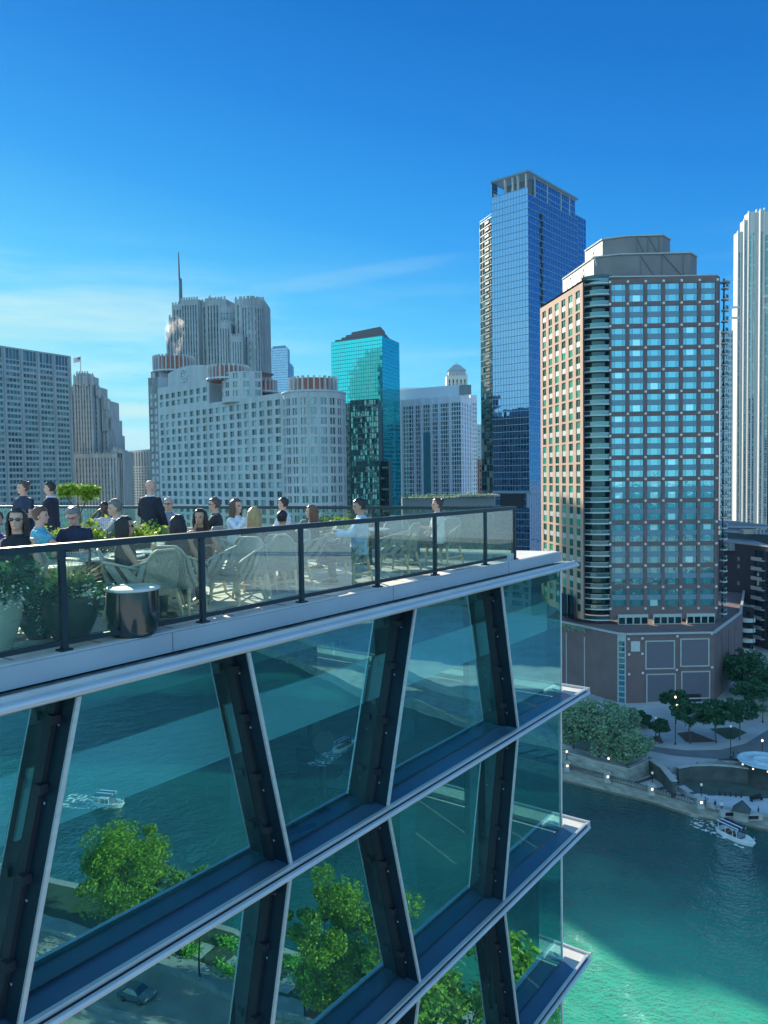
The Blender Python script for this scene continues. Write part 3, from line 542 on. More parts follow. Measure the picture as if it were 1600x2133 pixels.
# ================================================================== BUILDINGS
def pat(total, n, frac, m0=0.0, m1=0.0):
    c = (total-m0-m1)/n; b = [0.0]; o = []; x = m0+c*(1-frac)/2
    for i in range(n):
        b.append(x); o.append(0); b.append(x+c*frac); o.append(1); x += c
    b.append(total); o.append(0); return b, o
def multi(*segs):
    """segs: (width, kind) one after another -> bounds, kinds"""
    b = [0.0]; o = []
    for w_, k in segs: b.append(b[-1]+w_); o.append(k)
    return b, o
class Bld:
    def __init__(s, name, label, cat, base, group=None):
        s.root = thing(name, label, cat, (base[0], base[1], 0), 0, group); s.w = MB(); s.p = []
    def lat(s, S, U, V, dep=.3, wm=0, sp=1, kind=0, sm=False):
        ub, uo = U; vb, vo = V; w = s.w
        for i in range(len(uo)):
            for j in range(len(vo)):
                u0, u1, v0, v1 = ub[i], ub[i+1], vb[j], vb[j+1]
                if u1-u0 < 1e-4 or v1-v0 < 1e-4: continue
                if uo[i] and vo[j]:
                    k = vo[j]; dd = dep if k == 1 else dep*.6
                    P = [S(u0, v0, dd), S(u1, v0, dd), S(u1, v1, dd), S(u0, v1, dd)]
                    if k == 1: s.p.append((P, kind))
                    else: w.add(P, sp)
                    O = [S(u0, v0, 0), S(u1, v0, 0), S(u1, v1, 0), S(u0, v1, 0)]
                    if i == 0 or not uo[i-1]: w.add([O[0], P[0], P[3], O[3]], wm)
                    if i == len(uo)-1 or not uo[i+1]: w.add([P[1], O[1], O[2], P[2]], wm)
                    if j == 0 or not vo[j-1]: w.add([O[0], O[1], P[1], P[0]], wm)
                    if j == len(vo)-1 or not vo[j+1]: w.add([P[3], P[2], O[2], O[3]], wm)
                else: w.add([S(u0, v0, 0), S(u1, v0, 0), S(u1, v1, 0), S(u0, v1, 0)], wm)
    def flat(s, A, B, z0, V, U, **k):
        A = Vector((A[0], A[1], 0)); B = Vector((B[0], B[1], 0)); d = (B-A).normalized(); n = Vector((d.y, -d.x, 0))
        s.lat(lambda u, v, q: A+d*u-n*q+Vector((0, 0, z0+v)), U, V, **k)
    def cyl(s, c, R, a0, a1, z0, V, U, **k):
        """curved wall: angle runs a0 -> a1 as u runs 0 -> 1 along U's own length"""
        T = U[0][-1]; c = Vector((c[0], c[1], 0))
        def S(u, v, q): a = a0+(a1-a0)*u/T; return c+Vector(((R-q)*math.cos(a), (R-q)*math.sin(a), z0+v))
        s.lat(S, U, V, **k)
    def quad(s, A, B, z0, z1, m=0): s.w.add([(A[0], A[1], z0), (B[0], B[1], z0), (B[0], B[1], z1), (A[0], A[1], z1)], m)
    def roof(s, poly, z, m=0): s.w.add([(p[0], p[1], z) for p in poly], m)
    def finish(s, wm, gm, lites=None, maxn=100):
        s.w.build('wall', wm, s.root)
        if not s.p: return s.root
        s.p.sort(key=lambda q: (sum(q[0], Vector())/4-CAM).length)
        def emit(m, q, r):
            P, k = q; L_ = (lites or {}).get(k) or [(0, 1, 0, 1, k)]
            P = [Vector(x) for x in P]; n = (P[1]-P[0]).cross(P[3]-P[0]).normalized()
            for lift, (a, b, c, d_, mi) in enumerate(L_):
                f = lambda x, y: P[0]+(P[1]-P[0])*x+(P[3]-P[0])*y+n*(.02 if lift else 0)
                rr = r if len(L_) == 1 else random.random()
                m.add([f(a, c), f(b, c), f(b, d_), f(a, d_)], mi, rr)
        for q in s.p[:maxn]: m = MB(); emit(m, q, random.random()); m.build('window', gm, s.root)
        if len(s.p) > maxn:
            m = MB()
            for q in s.p[maxn:]: emit(m, q, random.random())
            o = m.build('windows', gm, s.root); o['kind'] = 'stuff'
        return s.root

# shared facade materials
palest = pmat('pale precast stone', (.38, .41, .42), .8, var=.14, scale=.25, stretch=(1, 1, .25), bump=.1)
greyst = pmat('grey limestone', (.29, .32, .33), .85, var=.2, scale=.3, stretch=(1, 1, .2))
spandm = pmat('grey spandrel', (.16, .20, .22), .6, var=.1, scale=.2)
rustm = pmat('rust coloured louvre', (.34, .12, .08), .7, var=.2, scale=.3)
wglass = glassy('dark teal window', (.02, .055, .065), (.65, .85, .9), .12, rnd=.8, curtain=(.10, .16, .17))
wglass2 = glassy('smoky office window', (.05, .085, .10), (.6, .8, .85), .14, rnd=.45, curtain=(.12, .17, .18))

# ---- B1 left office block
D0, D1 = 455, 515
A = gx(-60, D0); B = gx(152, D1); zt = hz(152, 741, D1)
b = Bld('office_tower', 'wide grey office block with window rows in a column grid, at the far left', 'office tower', A)
Lw = (B-A).length; bays = 6; c = Lw/bays; segs = []
for i in range(bays):
    segs += [(c*.07, 0)]
    for j in range(4): segs += [(c*.86*.03, 0), (c*.86*.205, 1)]
    segs += [(c*.86*.06, 0), (c*.07, 0)]
nr = 36; hh = (zt-8-5)/nr; segv = [(5, 0)]+[x for i in range(nr) for x in ((hh*.42, 0), (hh*.58, 1))]+[(.8, 0), (6.2, 1), (1.0, 0)]
b.flat(A, B, 0, multi(*segv), multi(*segs), dep=.7)
dn = (B-A).normalized(); back = Vector((-dn.y, dn.x, 0))*60
b.quad(B, B+back, 0, zt); b.quad(A+back, A, 0, zt); b.quad(B+back, A+back, 0, zt); b.roof([A, B, B+back, A+back], zt)
m = MB()
for i in range(bays+1):
    p = A+dn*(c*i); n_ = Vector((dn.y, -dn.x, 0)); m.hexa([p-dn*.7+n_*.002, p+dn*.7+n_*.002, p+dn*.7+n_*.8, p-dn*.7+n_*.8], [x+Vector((0, 0, zt-.3)) for x in (p-dn*.7+n_*.002, p+dn*.7+n_*.002, p+dn*.7+n_*.8, p-dn*.7+n_*.8)])
m.build('pier', [greyst], b.root)
b.finish([pmat('office grey cladding', (.30, .34, .35), .7, var=.1, scale=.1), spandm], [wglass2])

# ---- stepped stone towers made of ribbed blocks
def ribbed(b, px0, px1, D, ytop, depth, nrib, z0=0, frac=.5, storey=3.8, m0=.6, skew=0.0, dep=.8, crown=3.0, kind=0, side=True):
    A = gx(px0, D+skew*.5); B = gx(px1, D-skew*.5); zt = hz((px0+px1)/2, ytop, D); Lw = (B-A).length
    n = max(1, int((zt-z0-crown)/storey)); hh = (zt-z0-crown)/n
    V = multi(*([x for i in range(n) for x in ((hh*.4, 2), (hh*.6, 1))]+[(crown, 0)]))
    b.flat(A, B, z0, V, pat(Lw, nrib, frac, m0, m0), dep=dep, kind=kind)
    dn = (B-A).normalized(); bk = Vector((-dn.y, dn.x, 0))*depth
    b.quad(B, B+bk, z0, zt); b.quad(B+bk, A+bk, z0, zt); b.quad(A+bk, A, z0, zt); b.roof([A, B, B+bk, A+bk], zt)
    for i in range(nrib+1):                                   # battlement like rib tops
        p = A+dn*(m0+(Lw-2*m0)*i/nrib); r = .42
        b.w.box((p.x-r, p.y-r*.6+.35, zt), (p.x+r, p.y+r*.6+.5, zt+1.1+random.random()*.5), 0)
    return A, B, zt
# B2 gothic tower with flag
b = Bld('gothic_tower', 'grey stone gothic tower with stepped buttressed top behind the office block', 'tower', gx(190, 560))
ribbed(b, 146, 238, 574, 905, 26, 12, frac=.42); ribbed(b, 148, 233, 571, 872, 26, 12, frac=.4); ribbed(b, 150, 229, 568, 834, 24, 10, frac=.4)
ribbed(b, 216, 227, 566, 830, 8, 3, z0=100, frac=.35)
ribbed(b, 152, 209, 563, 805, 20, 8, frac=.4); A, B, zt = ribbed(b, 159, 197, 558, 783, 14, 6, frac=.4, crown=6)
ribbed(b, 165, 190, 560, 777, 9, 4, z0=120, frac=.4)
for x, y, D in [(160, 776, 557), (166, 779, 557), (180, 779, 557), (192, 776, 557), (153, 797, 562), (201, 799, 562), (206, 803, 562), (218, 826, 566), (225, 829, 566), (232, 868, 570), (208, 826, 568)]:
    p = pd(x, y, D); b.w.lathe((p.x, p.y+.5, 0), [(1.1, p.z-9), (1.1, p.z-3.5), (1.35, p.z-3.2), (.15, p.z)], 8, sm=False)
for i, x in enumerate((242, 252)): ribbed(b, x-6, x+4, 553-i, 935+i*2, 12, 2, frac=.4)
ribbed(b, 232, 258, 556, 940, 22, 4, frac=.45); ribbed(b, 156, 258, 552, 945, 6, 15, frac=.45, z0=40)
b.finish([greyst, spandm], [wglass2])
p = pd(168, 775, 560); th = thing('flagpole', 'thin flagpole with a striped flag on top of the gothic tower', 'flagpole', p)
m = MB(); m.tube([p, pd(167.5, 742, 560)], .28, 6); m.build('pole', [pmat('pale pole', (.45, .45, .42))], th)
m = MB(); q0 = pd(167.3, 743, 560); W_, H_ = -4.9, 3.4
for i in range(13):
    for j in range(10):
        def fp(u, v): return q0+Vector((u*W_, math.sin(u*6+v)*.35, -v*H_-u*1.1))
        u0, u1, v0, v1 = j/10, (j+1)/10, i/13, (i+1)/13
        m.add([fp(u0, v0), fp(u1, v0), fp(u1, v1), fp(u0, v1)], 2 if (u0 < .4 and i < 7) else (i % 2))
m.build('flag', [pmat('flag red', (.42, .04, .05)), pmat('flag white', (.7, .7, .7)), pmat('flag blue', (.03, .05, .2))], th)

# ---- B3 white gridded block
A = gx(250, 640); B = gx(324, 590); zt = hz(290, 938, 615)
b = Bld('gridded_block', 'low white office block with a tight grid of dark windows, between two stone towers', 'office block', A)
Lw = (B-A).length; n = 34; hh = (zt-14)/n
b.flat(A, B, 0, multi(*([x for i in range(n) for x in ((hh*.42, 0), (hh*.58, 1))]+[(1.2, 0), (11.0, 1), (1.8, 0)])), pat(Lw, 13, .5, .5, .5), dep=.8)
dn = (B-A).normalized(); bk = Vector((-dn.y, dn.x, 0))*40; b.quad(B, B+bk, 0, zt); b.quad(B+bk, A+bk, 0, zt); b.quad(A+bk, A, 0, zt); b.roof([A, B, B+bk, A+bk], zt)
b.finish([pmat('white precast', (.46, .47, .45), .8, var=.05), spandm], [wglass2])

# ---- B4 hotel with round ends and rust crowns
b = Bld('hotel', 'broad pale hotel with square windows, round end tower and rust coloured crowns', 'hotel', gx(460, 300))
DL, DR = 330, 268
A = gx(333, DL); B = gx(596, DR); Lw = (B-A).length; dn = (B-A).normalized(); nn = Vector((dn.y, -dn.x, 0))
def on(px): # point of the hotel's long wall seen at this photo column
    r = ray(px, 995); k = (A.dot(nn))/(Vector((r.x, r.y, 0)).dot(nn)); return Vector((r.x*k, r.y*k, 0))
zr = hz(590, 817, DR); st = 3.22; rows = int((zr-3.5)/st); z0 = zr-2.2-rows*st
V = multi(*([(z0, 0)]+[x for i in range(rows) for x in ((st*.36, 0), (st*.64, 1))]+[(2.2, 0)]))
b.flat(A, B, 0, V, pat(Lw, 18, .62, .8, 1.6), dep=.45, kind=1)
C2 = on(530); zl = hz(434, 790, on(434).y); up_ = (C2-A).length
V2 = multi(*([x for i in range(2) for x in ((st*.36, 0), (st*.64, 1))]+[(zl-zr-2*st, 0)]))
A2 = on(440); l2 = (A2-A).length
b.flat(A, A2, zr, V2, pat(l2, 8, .62, .8, .8), dep=.45, kind=1)
bk = -nn*24
b.quad(A+bk, A, 0, zl); b.roof([A, A2, A2+bk, A+bk], zl); b.roof([A2, B, B+bk, A2+bk], zr); b.quad(A2, A2+bk, zr, zl)
# bulging upper tower
c = (on(440)+on(533))/2-nn*8.3; cB = c; R = 10.2; a0 = math.atan2(nn.y, nn.x)
b.cyl(c, R, a0-1.45, a0+1.45, zr-1, multi(*([(1, 0)]+[x for i in range(3) for x in ((st*.36, 0), (st*.64, 1))]+[(max(.5, zl+.6-zr-3*st), 0)])), multi(*sum([[(1.5, 0), (1.0, 1), (.25, 0), (1.0, 1), (.6, 0)] for _ in range(7)], [])), dep=.35, kind=2)
b.roof([c+Vector((R*math.cos(a0-1.45+2.9*i/14), R*math.sin(a0-1.45+2.9*i/14), 0)) for i in range(15)]+[c+Vector((R*math.cos(t_), R*math.sin(t_), 0)) for t_ in (a0+2.2, a0+3.1, a0-2.2)], zl+.6+.02)
# round end tower
cE = gx(657, 263); RE = 10.7; zE = hz(657, 812, 252)
rowsE = int((zE-4)/st)
VE = multi(*([(zE-2.4-rowsE*st, 0)]+[x for i in range(rowsE) for x in ((st*.3, 0), (st*.7, 1))]+[(2.4, 0)]))
b.cyl(cE, RE, math.pi+.25, 2*math.pi+.5, 0, VE, multi(*sum([[(.75, 0), (1.0, 1), (.28, 0), (1.0, 1), (.55, 0)] for _ in range(11)], [])), dep=.35, kind=2)
b.w.lathe(cE, [(RE+.12, zE-.5), (RE+.3, zE-.3), (RE+.3, zE+.1), (RE-.6, zE+.1), (RE-.6, zE-.4)], 48)
for i in range(12):                                         # thin vertical seams
    a = math.pi+.25+(math.pi+.25)*i/11; p = cE+Vector((RE*math.cos(a), RE*math.sin(a), 0)); b.w.tube([p, p+Vector((0, 0, zE))], .14, 6)
b.w.prism([on(592), B, B+bk, on(592)+bk], 0, zr+.01, 0)
# left set-back piers
for x0, x1, y, d_ in ((314, 334, 786, 0), (320, 338, 770, 3.5), (326, 346, 765, 6)):
    p0 = gx(x0, 334+d_); p1 = gx(x1, 331+d_); zt = hz(x0, y, 332); Lx = (p1-p0).length
    nr = int((zt-4)/st); b.flat(p0, p1, 0, multi(*([x for i in range(nr) for x in ((st*.36, 0), (st*.64, 1))]+[(zt-nr*st, 0)])), pat(Lx, 2, .5, .3, .3), dep=.4, kind=2)
    b.w.prism([p0, p1, p1+bk*.8, p0+bk*.8], 0, zt-.02, 0)
# sign wall on top of the long wall
p0 = on(347)-nn*2; p1 = on(431)-nn*2; zs0 = zl; zs1 = hz(390, 768, on(390).y)
k = 12; lo = []; 
for i in range(k+1): f = i/k; lo.append(p0+(p1-p0)*f+nn*1.2*math.sin(math.pi*f))
b.w.hexa([v+Vector((0, 0, zs0)) for v in lo+[p1-nn*1.5, p0-nn*1.5]], [v+Vector((0, 0, zs1+(1.2*math.sin(math.pi*min(1, i/k)) if i <= k else 0))) for i, v in enumerate(lo+[p1-nn*1.5, p0-nn*1.5])], 0)
b.finish([palest, spandm], [wglass, wglass, wglass2], lites={1: [(0, 1, 0, 1, 1), (.33, .36, 0, 1, 3), (.64, .67, 0, 1, 3), (0, 1, .5, .54, 3)]}) if False else b.finish([palest, spandm], [wglass, wglass, wglass2])
# emblem: S in a ring of leaves
m = MB(); c = p0+(p1-p0)*.47+nn*1.35; zc = (zs0+zs1)/2+.4; e = Vector((0, 0, 1))
for i in range(22):
    a = math.radians(-70+i*320/21)+math.pi/2+.35; q = c+dn*(2.5*math.cos(a))+e*(zc+2.5*math.sin(a)); m.ball(q, (.42, .42, .42), 6, n=4)
S_ = [(.8, 1.0), (.3, 1.45), (-.5, 1.35), (-.85, .8), (-.5, .25), (.3, -.15), (.8, -.7), (.45, -1.3), (-.3, -1.45), (-.85, -1.0)]
m.tube([c+dn*x+e*(zc+y) for x, y in S_], .28, 6); m.build('emblem', [pmat('emblem stone', (.42, .5, .52), .6)], b.root)
def crown(px, D, R, y0, y1, n, nm='crown'):
    cc = gx(px, D); za, zb = hz(px, y1, D-R), hz(px, y0, D-R)
    m = MB(); m.lathe(cc, [(R*.86, za-1), (R*.86, zb-.4), (R*.5, zb-.3)], 40, 1)
    for i in range(n):
        a = 2*math.pi*i/n; T = lambda x, y, z, a=a: cc+Vector((x*math.cos(a)-y*math.sin(a), x*math.sin(a)+y*math.cos(a), z)); w_ = .16 if i % 2 else .30
        m.box((R*.85, -w_, za-1), (R*.965, w_, zb+.25), 0, T)
    m.lathe(cc, [(R+.2, za-.6), (R+.2, za+.1), (R*.8, za+.1)], 40, 0)
    m.build(nm, [palest, rustm], b.root)
crown(368, 342, 9.4, 737, 768, 30); crown(481, cB.y, 8.2, 757, 784, 28); crown(656, 263, 8.6, 782, 811, 26)
pp_ = pd(448, 800, on(448).y+30); crown(548, 300, 6.5, 790, 812, 22)
# steam from the left crown
sp = gx(372, 343); zb = hz(372, 738, 333)
m = MB(); m.lathe((sp.x, sp.y, zb), [(1.5, 0), (3.5, 5), (5.0, 11), (4.5, 16), (1.0, 19)], 16)
o = m.build('steam', []); o['label'] = 'thin wisp of steam rising from the left rust coloured crown'; o['category'] = 'steam'; o['kind'] = 'stuff'
mt, t = base_mat('steam'); oo = N(t, 'ShaderNodeOutputMaterial'); pv = N(t, 'ShaderNodeVolumePrincipled'); pv.inputs['Color'].default_value = (1, .95, .9, 1)
nf = noise_fac(t, .22, 6, (1.2, 1.2, .7)); mr = N(t, 'ShaderNodeMapRange'); mr.inputs[1].default_value = .50; mr.inputs[2].default_value = .68; mr.inputs[4].default_value = .06; pv.inputs['Anisotropy'].default_value = .5; t.links.new(nf, mr.inputs[0]); t.links.new(mr.outputs[0], pv.inputs['Density']); t.links.new(pv.outputs[0], oo.inputs[1]); o.data.materials.append(mt)

# ---- B5 ribbed stone tower with mast
b = Bld('mast_tower', 'tall grey ribbed stone tower with a mast, rising behind the hotel', 'tower', gx(460, 420))
ribbed(b, 354, 470, 432, 690, 24, 17, frac=.45, skew=10); ribbed(b, 360, 470, 428, 657, 24, 17, frac=.45, skew=10)
ribbed(b, 367, 470, 424, 630, 22, 16, frac=.45, skew=10); ribbed(b, 385, 421, 421, 624, 16, 6, frac=.45, skew=3, z0=100)
ribbed(b, 437, 478, 419, 624, 20, 6, frac=.4, skew=3)
ribbed(b, 463, 500, 410, 640, 20, 5, frac=.4, skew=-2); ribbed(b, 497, 536, 405, 622, 26, 4, frac=.3, skew=2); ribbed(b, 462, 488, 402, 672, 12, 4, frac=.4); ribbed(b, 487, 512, 399, 700, 12, 4, frac=.4)
cc = gx(530, 410); R = 6.4; zt = hz(530, 622, 404)
nn_ = int((zt-4)/3.8); b.cyl(cc, R, math.pi+.9, 2*math.pi+.2, 0, multi(*([x for i in range(nn_) for x in ((1.5, 2), (2.3, 1))]+[(zt-nn_*3.8, 0)])), pat(18, 9, .5), dep=.5)
b.roof([cc+Vector((R*math.cos(t_*.4), R*math.sin(t_*.4), 0)) for t_ in range(16)], zt)
for i in range(10): a = math.pi+.9+i*.28; p = cc+Vector(((R-.1)*math.cos(a), (R-.1)*math.sin(a), 0)); b.w.box((p.x-.35, p.y-.35, zt-3), (p.x+.35, p.y+.35, zt+1.4))
ribbed(b, 536, 558, 416, 624, 20, 5, frac=.45); ribbed(b, 540, 568, 424, 684, 26, 4, frac=.4, skew=-6)
b.finish([greyst, spandm], [wglass2])
m = MB(); p = gx(386, 428)
m.tube([p+Vector((0, 0, hz(386, 632, 428))), p+Vector((0, 0, hz(384, 580, 428)))], [1.0, .8], 10); m.tube([p+Vector((-.5, 0, hz(384, 584, 428))), p+Vector((-.7, 0, hz(382, 525, 428)))], [.55, .3], 8); m.build('mast', [pmat('dark mast', (.10, .12, .16), .6)], b.root)
m = MB(); p = pd(437, 627, 424); m.lathe((p.x, p.y, p.z-1), [(1.5, -2), (2.6, 0), (1.2, 2.4), (.2, 4.2)], 10); m.build('antenna_dish', [pmat('pale dish', (.4, .45, .45))], b.root)

# ---- curtain wall towers: glass panels, each set a hair differently, behind a raised grid
def curtain(root, A, B, z0, z1, nu, nv, gm, bm, jit=.012, bar=.12, hbar=.3, out=.12, every=1, vb=True, name='glass_wall'):
    A = Vector((A[0], A[1], 0)); B = Vector((B[0], B[1], 0)); d = (B-A); Lx = d.length; d = d.normalized(); n = Vector((d.y, -d.x, 0)); m = MB(); g = MB()
    cu, cv = Lx/nu, (z1-z0)/nv
    for i in range(nu):
        for j in range(nv):
            ta, tb_ = random.gauss(0, jit), random.gauss(0, jit)
            f = lambda x, y: A+d*(cu*(i+x))+Vector((0, 0, z0+cv*(j+y)))+n*(ta*(x-.5)+tb_*(y-.5))
            m.add([f(0, 0), f(1, 0), f(1, 1), f(0, 1)], 0)
    m.build(name, [gm], root)
    T = lambda u, q, z: A+d*u+n*q+Vector((0, 0, z))
    for j in range(0, nv+1, every): g.box((0, .01, z0+cv*j-hbar/2), (Lx, out, z0+cv*j+hbar/2), 0, T)
    if vb:
        for i in range(nu+1): g.box((cu*i-bar/2, .012, z0), (cu*i+bar/2, out*.7, z1), 0, T)
    g.build('mullion_grid', [bm], root)
# B6 far blue tower
b = thing('distant_tower', 'faint blue glass tower in the far distance between the ribbed tower and the teal tower', 'tower', gx(590, 1250))
g6 = glassy('far blue glass', (.10, .22, .34), (.5, .75, 1.0), .45); f6 = pmat('blue grey metal', (.12, .22, .34), .5)
A, B = gx(570, 1250), gx(604, 1240); zt = hz(590, 726, 1250); curtain(b, A, B, 0, zt, 16, 70, g6, f6, bar=.5, hbar=.8, out=.4)
C_, E_ = gx(604, 1243), gx(612, 1260); curtain(b, C_, E_, 0, hz(608, 757, 1250), 6, 62, g6, f6, bar=.4, hbar=.8, out=.4)
m = MB(); m.prism([A+Vector((0, 1, 0)), B+Vector((0, 1, 0)), B+Vector((0, 30, 0)), A+Vector((0, 30, 0))], 0, zt); m.prism([C_+Vector((0, 1, 0)), E_+Vector((0, 1, 0)), E_+Vector((0, 30, 0)), C_+Vector((0, 30, 0))], 0, hz(608, 757, 1250)); m.prism([A+Vector((2, 3, 0)), B+Vector((-4, 3, 0)), B+Vector((-4, 28, 0)), A+Vector((2, 28, 0))], zt, zt+4); m.build('core', [f6], b)

# ---- B7 teal tower
g7 = glassy('teal mirror glass', (.0, .20, .24), (.10, .82, .88), .55, rough=.06, wob=.05, rnd=.25); f7 = pmat('teal frame', (.02, .22, .26), .4)
b = thing('teal_tower', 'bright teal mirror glass tower with a brown stepped roof', 'tower', gx(760, 480))
A, B, C_ = gx(695, 502), gx(800, 480), gx(835, 507); zt = hz(800, 699, 480)
curtain(b, A, B, 0, zt, 22, 62, g7, f7, bar=.16, hbar=.28, out=.1); curtain(b, B, C_, 0, zt, 10, 62, g7, f7, bar=.16, hbar=.28, out=.1)
m = MB(); ins = Vector((0, .5, 0)); m.prism([A+ins, B+ins, C_+ins, C_+Vector((-8, 34, 0)), A+Vector((4, 36, 0))], 0, zt-.1); m.build('core', [f7], b)
m = MB(); bz = pmat('brown stone crown', (.13, .10, .11), .7, var=.15)
for x0, x1, y, d_ in ((703, 808, 696, 6), (716, 803, 690, 10), (725, 797, 684, 14), (737, 797, 677, 17)):
    a_, b_ = gx(x0, 500+d_*.4), gx(x1, 482+d_*.4); m.prism([a_, b_, b_+Vector((3, 18, 0)), a_+Vector((3, 18, 0))], zt-.05, hz(x1, y, 484))
m.build('roof_crown', [bz], b, recalc=True)
# solid dark green blocks added in place of the dark reflections in its glass
g7b = glassy('dark green glass', (.01, .05, .05), (.28, .62, .6), .3, wob=.5, wscale=.5, rnd=.9)
def lowtower(x0, x1, D, y, nu, lab):
    p0, p1 = gx(x0, D+4), gx(x1, D-4); zt = hz((x0+x1)/2, y, D); b = thing('reflection_block', lab, 'tower', p0, 0)
    curtain(b, p0, p1, 0, zt, nu, int(zt/3.1), g7b, pmat('dark green frame', (.035, .085, .085), .5), jit=.10, bar=.2, hbar=.5, out=.3)
    m = MB(); m.prism([p0+Vector((0, .4, 0)), p1+Vector((0, .4, 0)), p1+Vector((2, 20, 0)), p0+Vector((2, 20, 0))], 0, zt+.3); m.build('core', [pmat('dark green core', (.03, .07, .07))], b)
    for k in range(16):
        z = zt-4-k*6.2; q = p0+(p1-p0)*(.28 if k % 2 else .7); m = MB(); m.box((q.x-2.2, q.y-2.2, z), (q.x+2.2, q.y, z+.25)); m.box((q.x-2.2, q.y-2.25, z+.25), (q.x+2.2, q.y-2.15, z+1.2)); m.build('balcony', [pmat('balcony green', (.08, .15, .15), .5)], b)
lowtower(733, 790, 440, 833, 12, 'dark green glass block standing in for a reflection on the teal tower')
lowtower(718, 731, 450, 841, 4, 'narrow dark green glass block standing in for a reflection, beside the round hotel end')
lowtower(791, 810, 445, 962, 5, 'low dark glass block standing in for a reflection, left of the white framed block')

# ---- B8 white framed apartment block + turret
b = Bld('apartment_block', 'pale lavender framed apartment block with many balconies, right of the teal tower', 'apartment block', gx(890, 530))
A, B, C_ = gx(808, 556), gx(962, 520), gx(984, 545); zt = hz(900, 830, 540); Lw = (B-A).length; st8 = 3.05; nr = int((zt-2)/st8)
V = multi(*([x for i in range(nr) for x in ((st8*.22, 0), (st8*.78, 1))]+[(zt-nr*st8, 0)]))
segs = []
for i, wd in enumerate((.10, .11, .18, .10, .13, .10, .14, .14)):
    n_ = 3 if wd < .12 else 4
    segs += [(Lw*wd*.10, 0)]+[x for j in range(n_) for x in ((Lw*wd*.86/n_*.86, 1), (Lw*wd*.86/n_*.14, 0))]+[(Lw*wd*.04, 0)]
b.flat(A, B, 0, V, multi(*segs), dep=.9)
b.flat(B, C_, 0, V, pat((C_-B).length, 4, .4, .8, .8), dep=.5)
dn = (B-A).normalized(); n8 = Vector((dn.y, -dn.x, 0)); acc = 0
for i, wd in enumerate((.10, .11, .18, .10, .13, .10, .14, .14)):
    q_ = A+dn*(Lw*acc); T = lambda x, y, z, q_=q_: q_+dn*x+n8*y+Vector((0, 0, z)); b.w.box((-.5, .01, 0), (.6, 1.3, zt), 0, T)
    if i == 4: b.w.box((.62, -.3, 0), (Lw*wd-.6, .5, zt-2 if i != 4 else zt-24), 2, T)
    acc += wd
bk = Vector((-6, 30, 0)); b.quad(A+bk, A, 0, zt); b.roof([A, B, C_, C_+bk, A+bk], zt)
A3, B3, C3 = gx(818, 562), gx(968, 528), gx(979, 545); z3 = hz(900, 807, 545)
b.quad(A3, B3, zt, z3, 0); b.quad(B3, C3, zt, z3, 0); b.quad(A3+bk, A3, zt, z3, 0); b.roof([A3, B3, C3, C3+bk, A3+bk], z3); b.w.box((A3.x+6, A3.y+8, z3), (A3.x+26, A3.y+14, z3+3)); b.w.box((B3.x-3, B3.y-.6, z3-7), (B3.x+5, B3.y+2, z3-.6), 1)
F_, G_ = gx(982, 556), gx(995, 560); z4 = hz(990, 822, 556); nr = int((z4-3)/st8)
b.flat(F_, G_, 0, multi(*([x for i in range(nr) for x in ((st8*.35, 0), (st8*.65, 1))]+[(z4-nr*st8, 0)])), pat((G_-F_).length, 3, .5), dep=.5); b.roof([F_, G_, G_+bk, F_+bk], z4); b.quad(F_+bk, F_, 0, z4); b.quad(G_, G_+bk, 0, z4)
b.finish([pmat('lavender white frame', (.60, .66, .73), .7, var=.05), spandm, glassy('bay glass', (.12, .20, .25), (.8, .95, 1.0), .55, wob=.4, wscale=.3)], [glassy('apartment glass', (.03, .07, .09), (.7, .9, .95), .22, wob=.3, rnd=.9, curtain=(.16, .2, .2))])
b = Bld('turret_tower', 'beige stone tower top with a small pyramid roof behind the lavender block', 'tower', gx(955, 600))
ribbed(b, 933, 976, 600, 782, 15, 5, frac=.35, skew=0, z0=0)
b.finish([pmat('beige stone', (.48, .47, .42), .8), spandm], [wglass2])
m = MB(); a_, b_ = gx(937, 601), gx(972, 601); z0_, z1_ = hz(955, 783, 600), hz(955, 771, 600); m.prism([a_, b_, b_+Vector((0, 13, 0)), a_+Vector((0, 13, 0))], z0_-1, z1_)
c_ = (a_+b_)/2+Vector((0, 6.5, 0)); base_ = [a_+Vector((-.6, -.6, z1_)), b_+Vector((.6, -.6, z1_)), b_+Vector((.6, 13.6, z1_)), a_+Vector((-.6, 13.6, z1_))]; ap = [c_+Vector((x, y, hz(955, 757, 600))) for x, y in ((-2, -2), (2, -2), (2, 2), (-2, 2))]; m.hexa(base_, ap); m.tube([c_+Vector((0, 0, ap[0].z)), c_+Vector((0, 0, ap[0].z+3))], [.4, .1], 6); m.build('pyramid_roof', [pmat('grey slate', (.30, .34, .36), .7)], b.root)

# small things between: pale and red sliver blocks, low green roof
def plainblock(name, x0, x1, D, y, col, lab, nc, st=3.4, depth=18, z0=0, frac=.5, gm=None, skew=0):
    p0, p1 = gx(x0, D+skew), gx(x1, D-skew); zt = hz((x0+x1)/2, y, D); b = Bld(name, lab, 'building', p0); nr = int((zt-z0-1.5)/st)
    b.flat(p0, p1, z0, multi(*([x for i in range(nr) for x in ((st*.4, 0), (st*.6, 1))]+[(zt-z0-nr*st, 0)])), pat((p1-p0).length, nc, frac, .5, .5), dep=.4)
    dn = (p1-p0).normalized(); bk = Vector((-dn.y, dn.x, 0))*depth; b.quad(p1, p1+bk, z0, zt); b.quad(p0+bk, p0, z0, zt); b.roof([p0, p1, p1+bk, p0+bk], zt)
    b.finish([pmat(name+' wall', col, .8, var=.1), spandm], [gm or wglass2], maxn=60); return b, p0, p1, zt
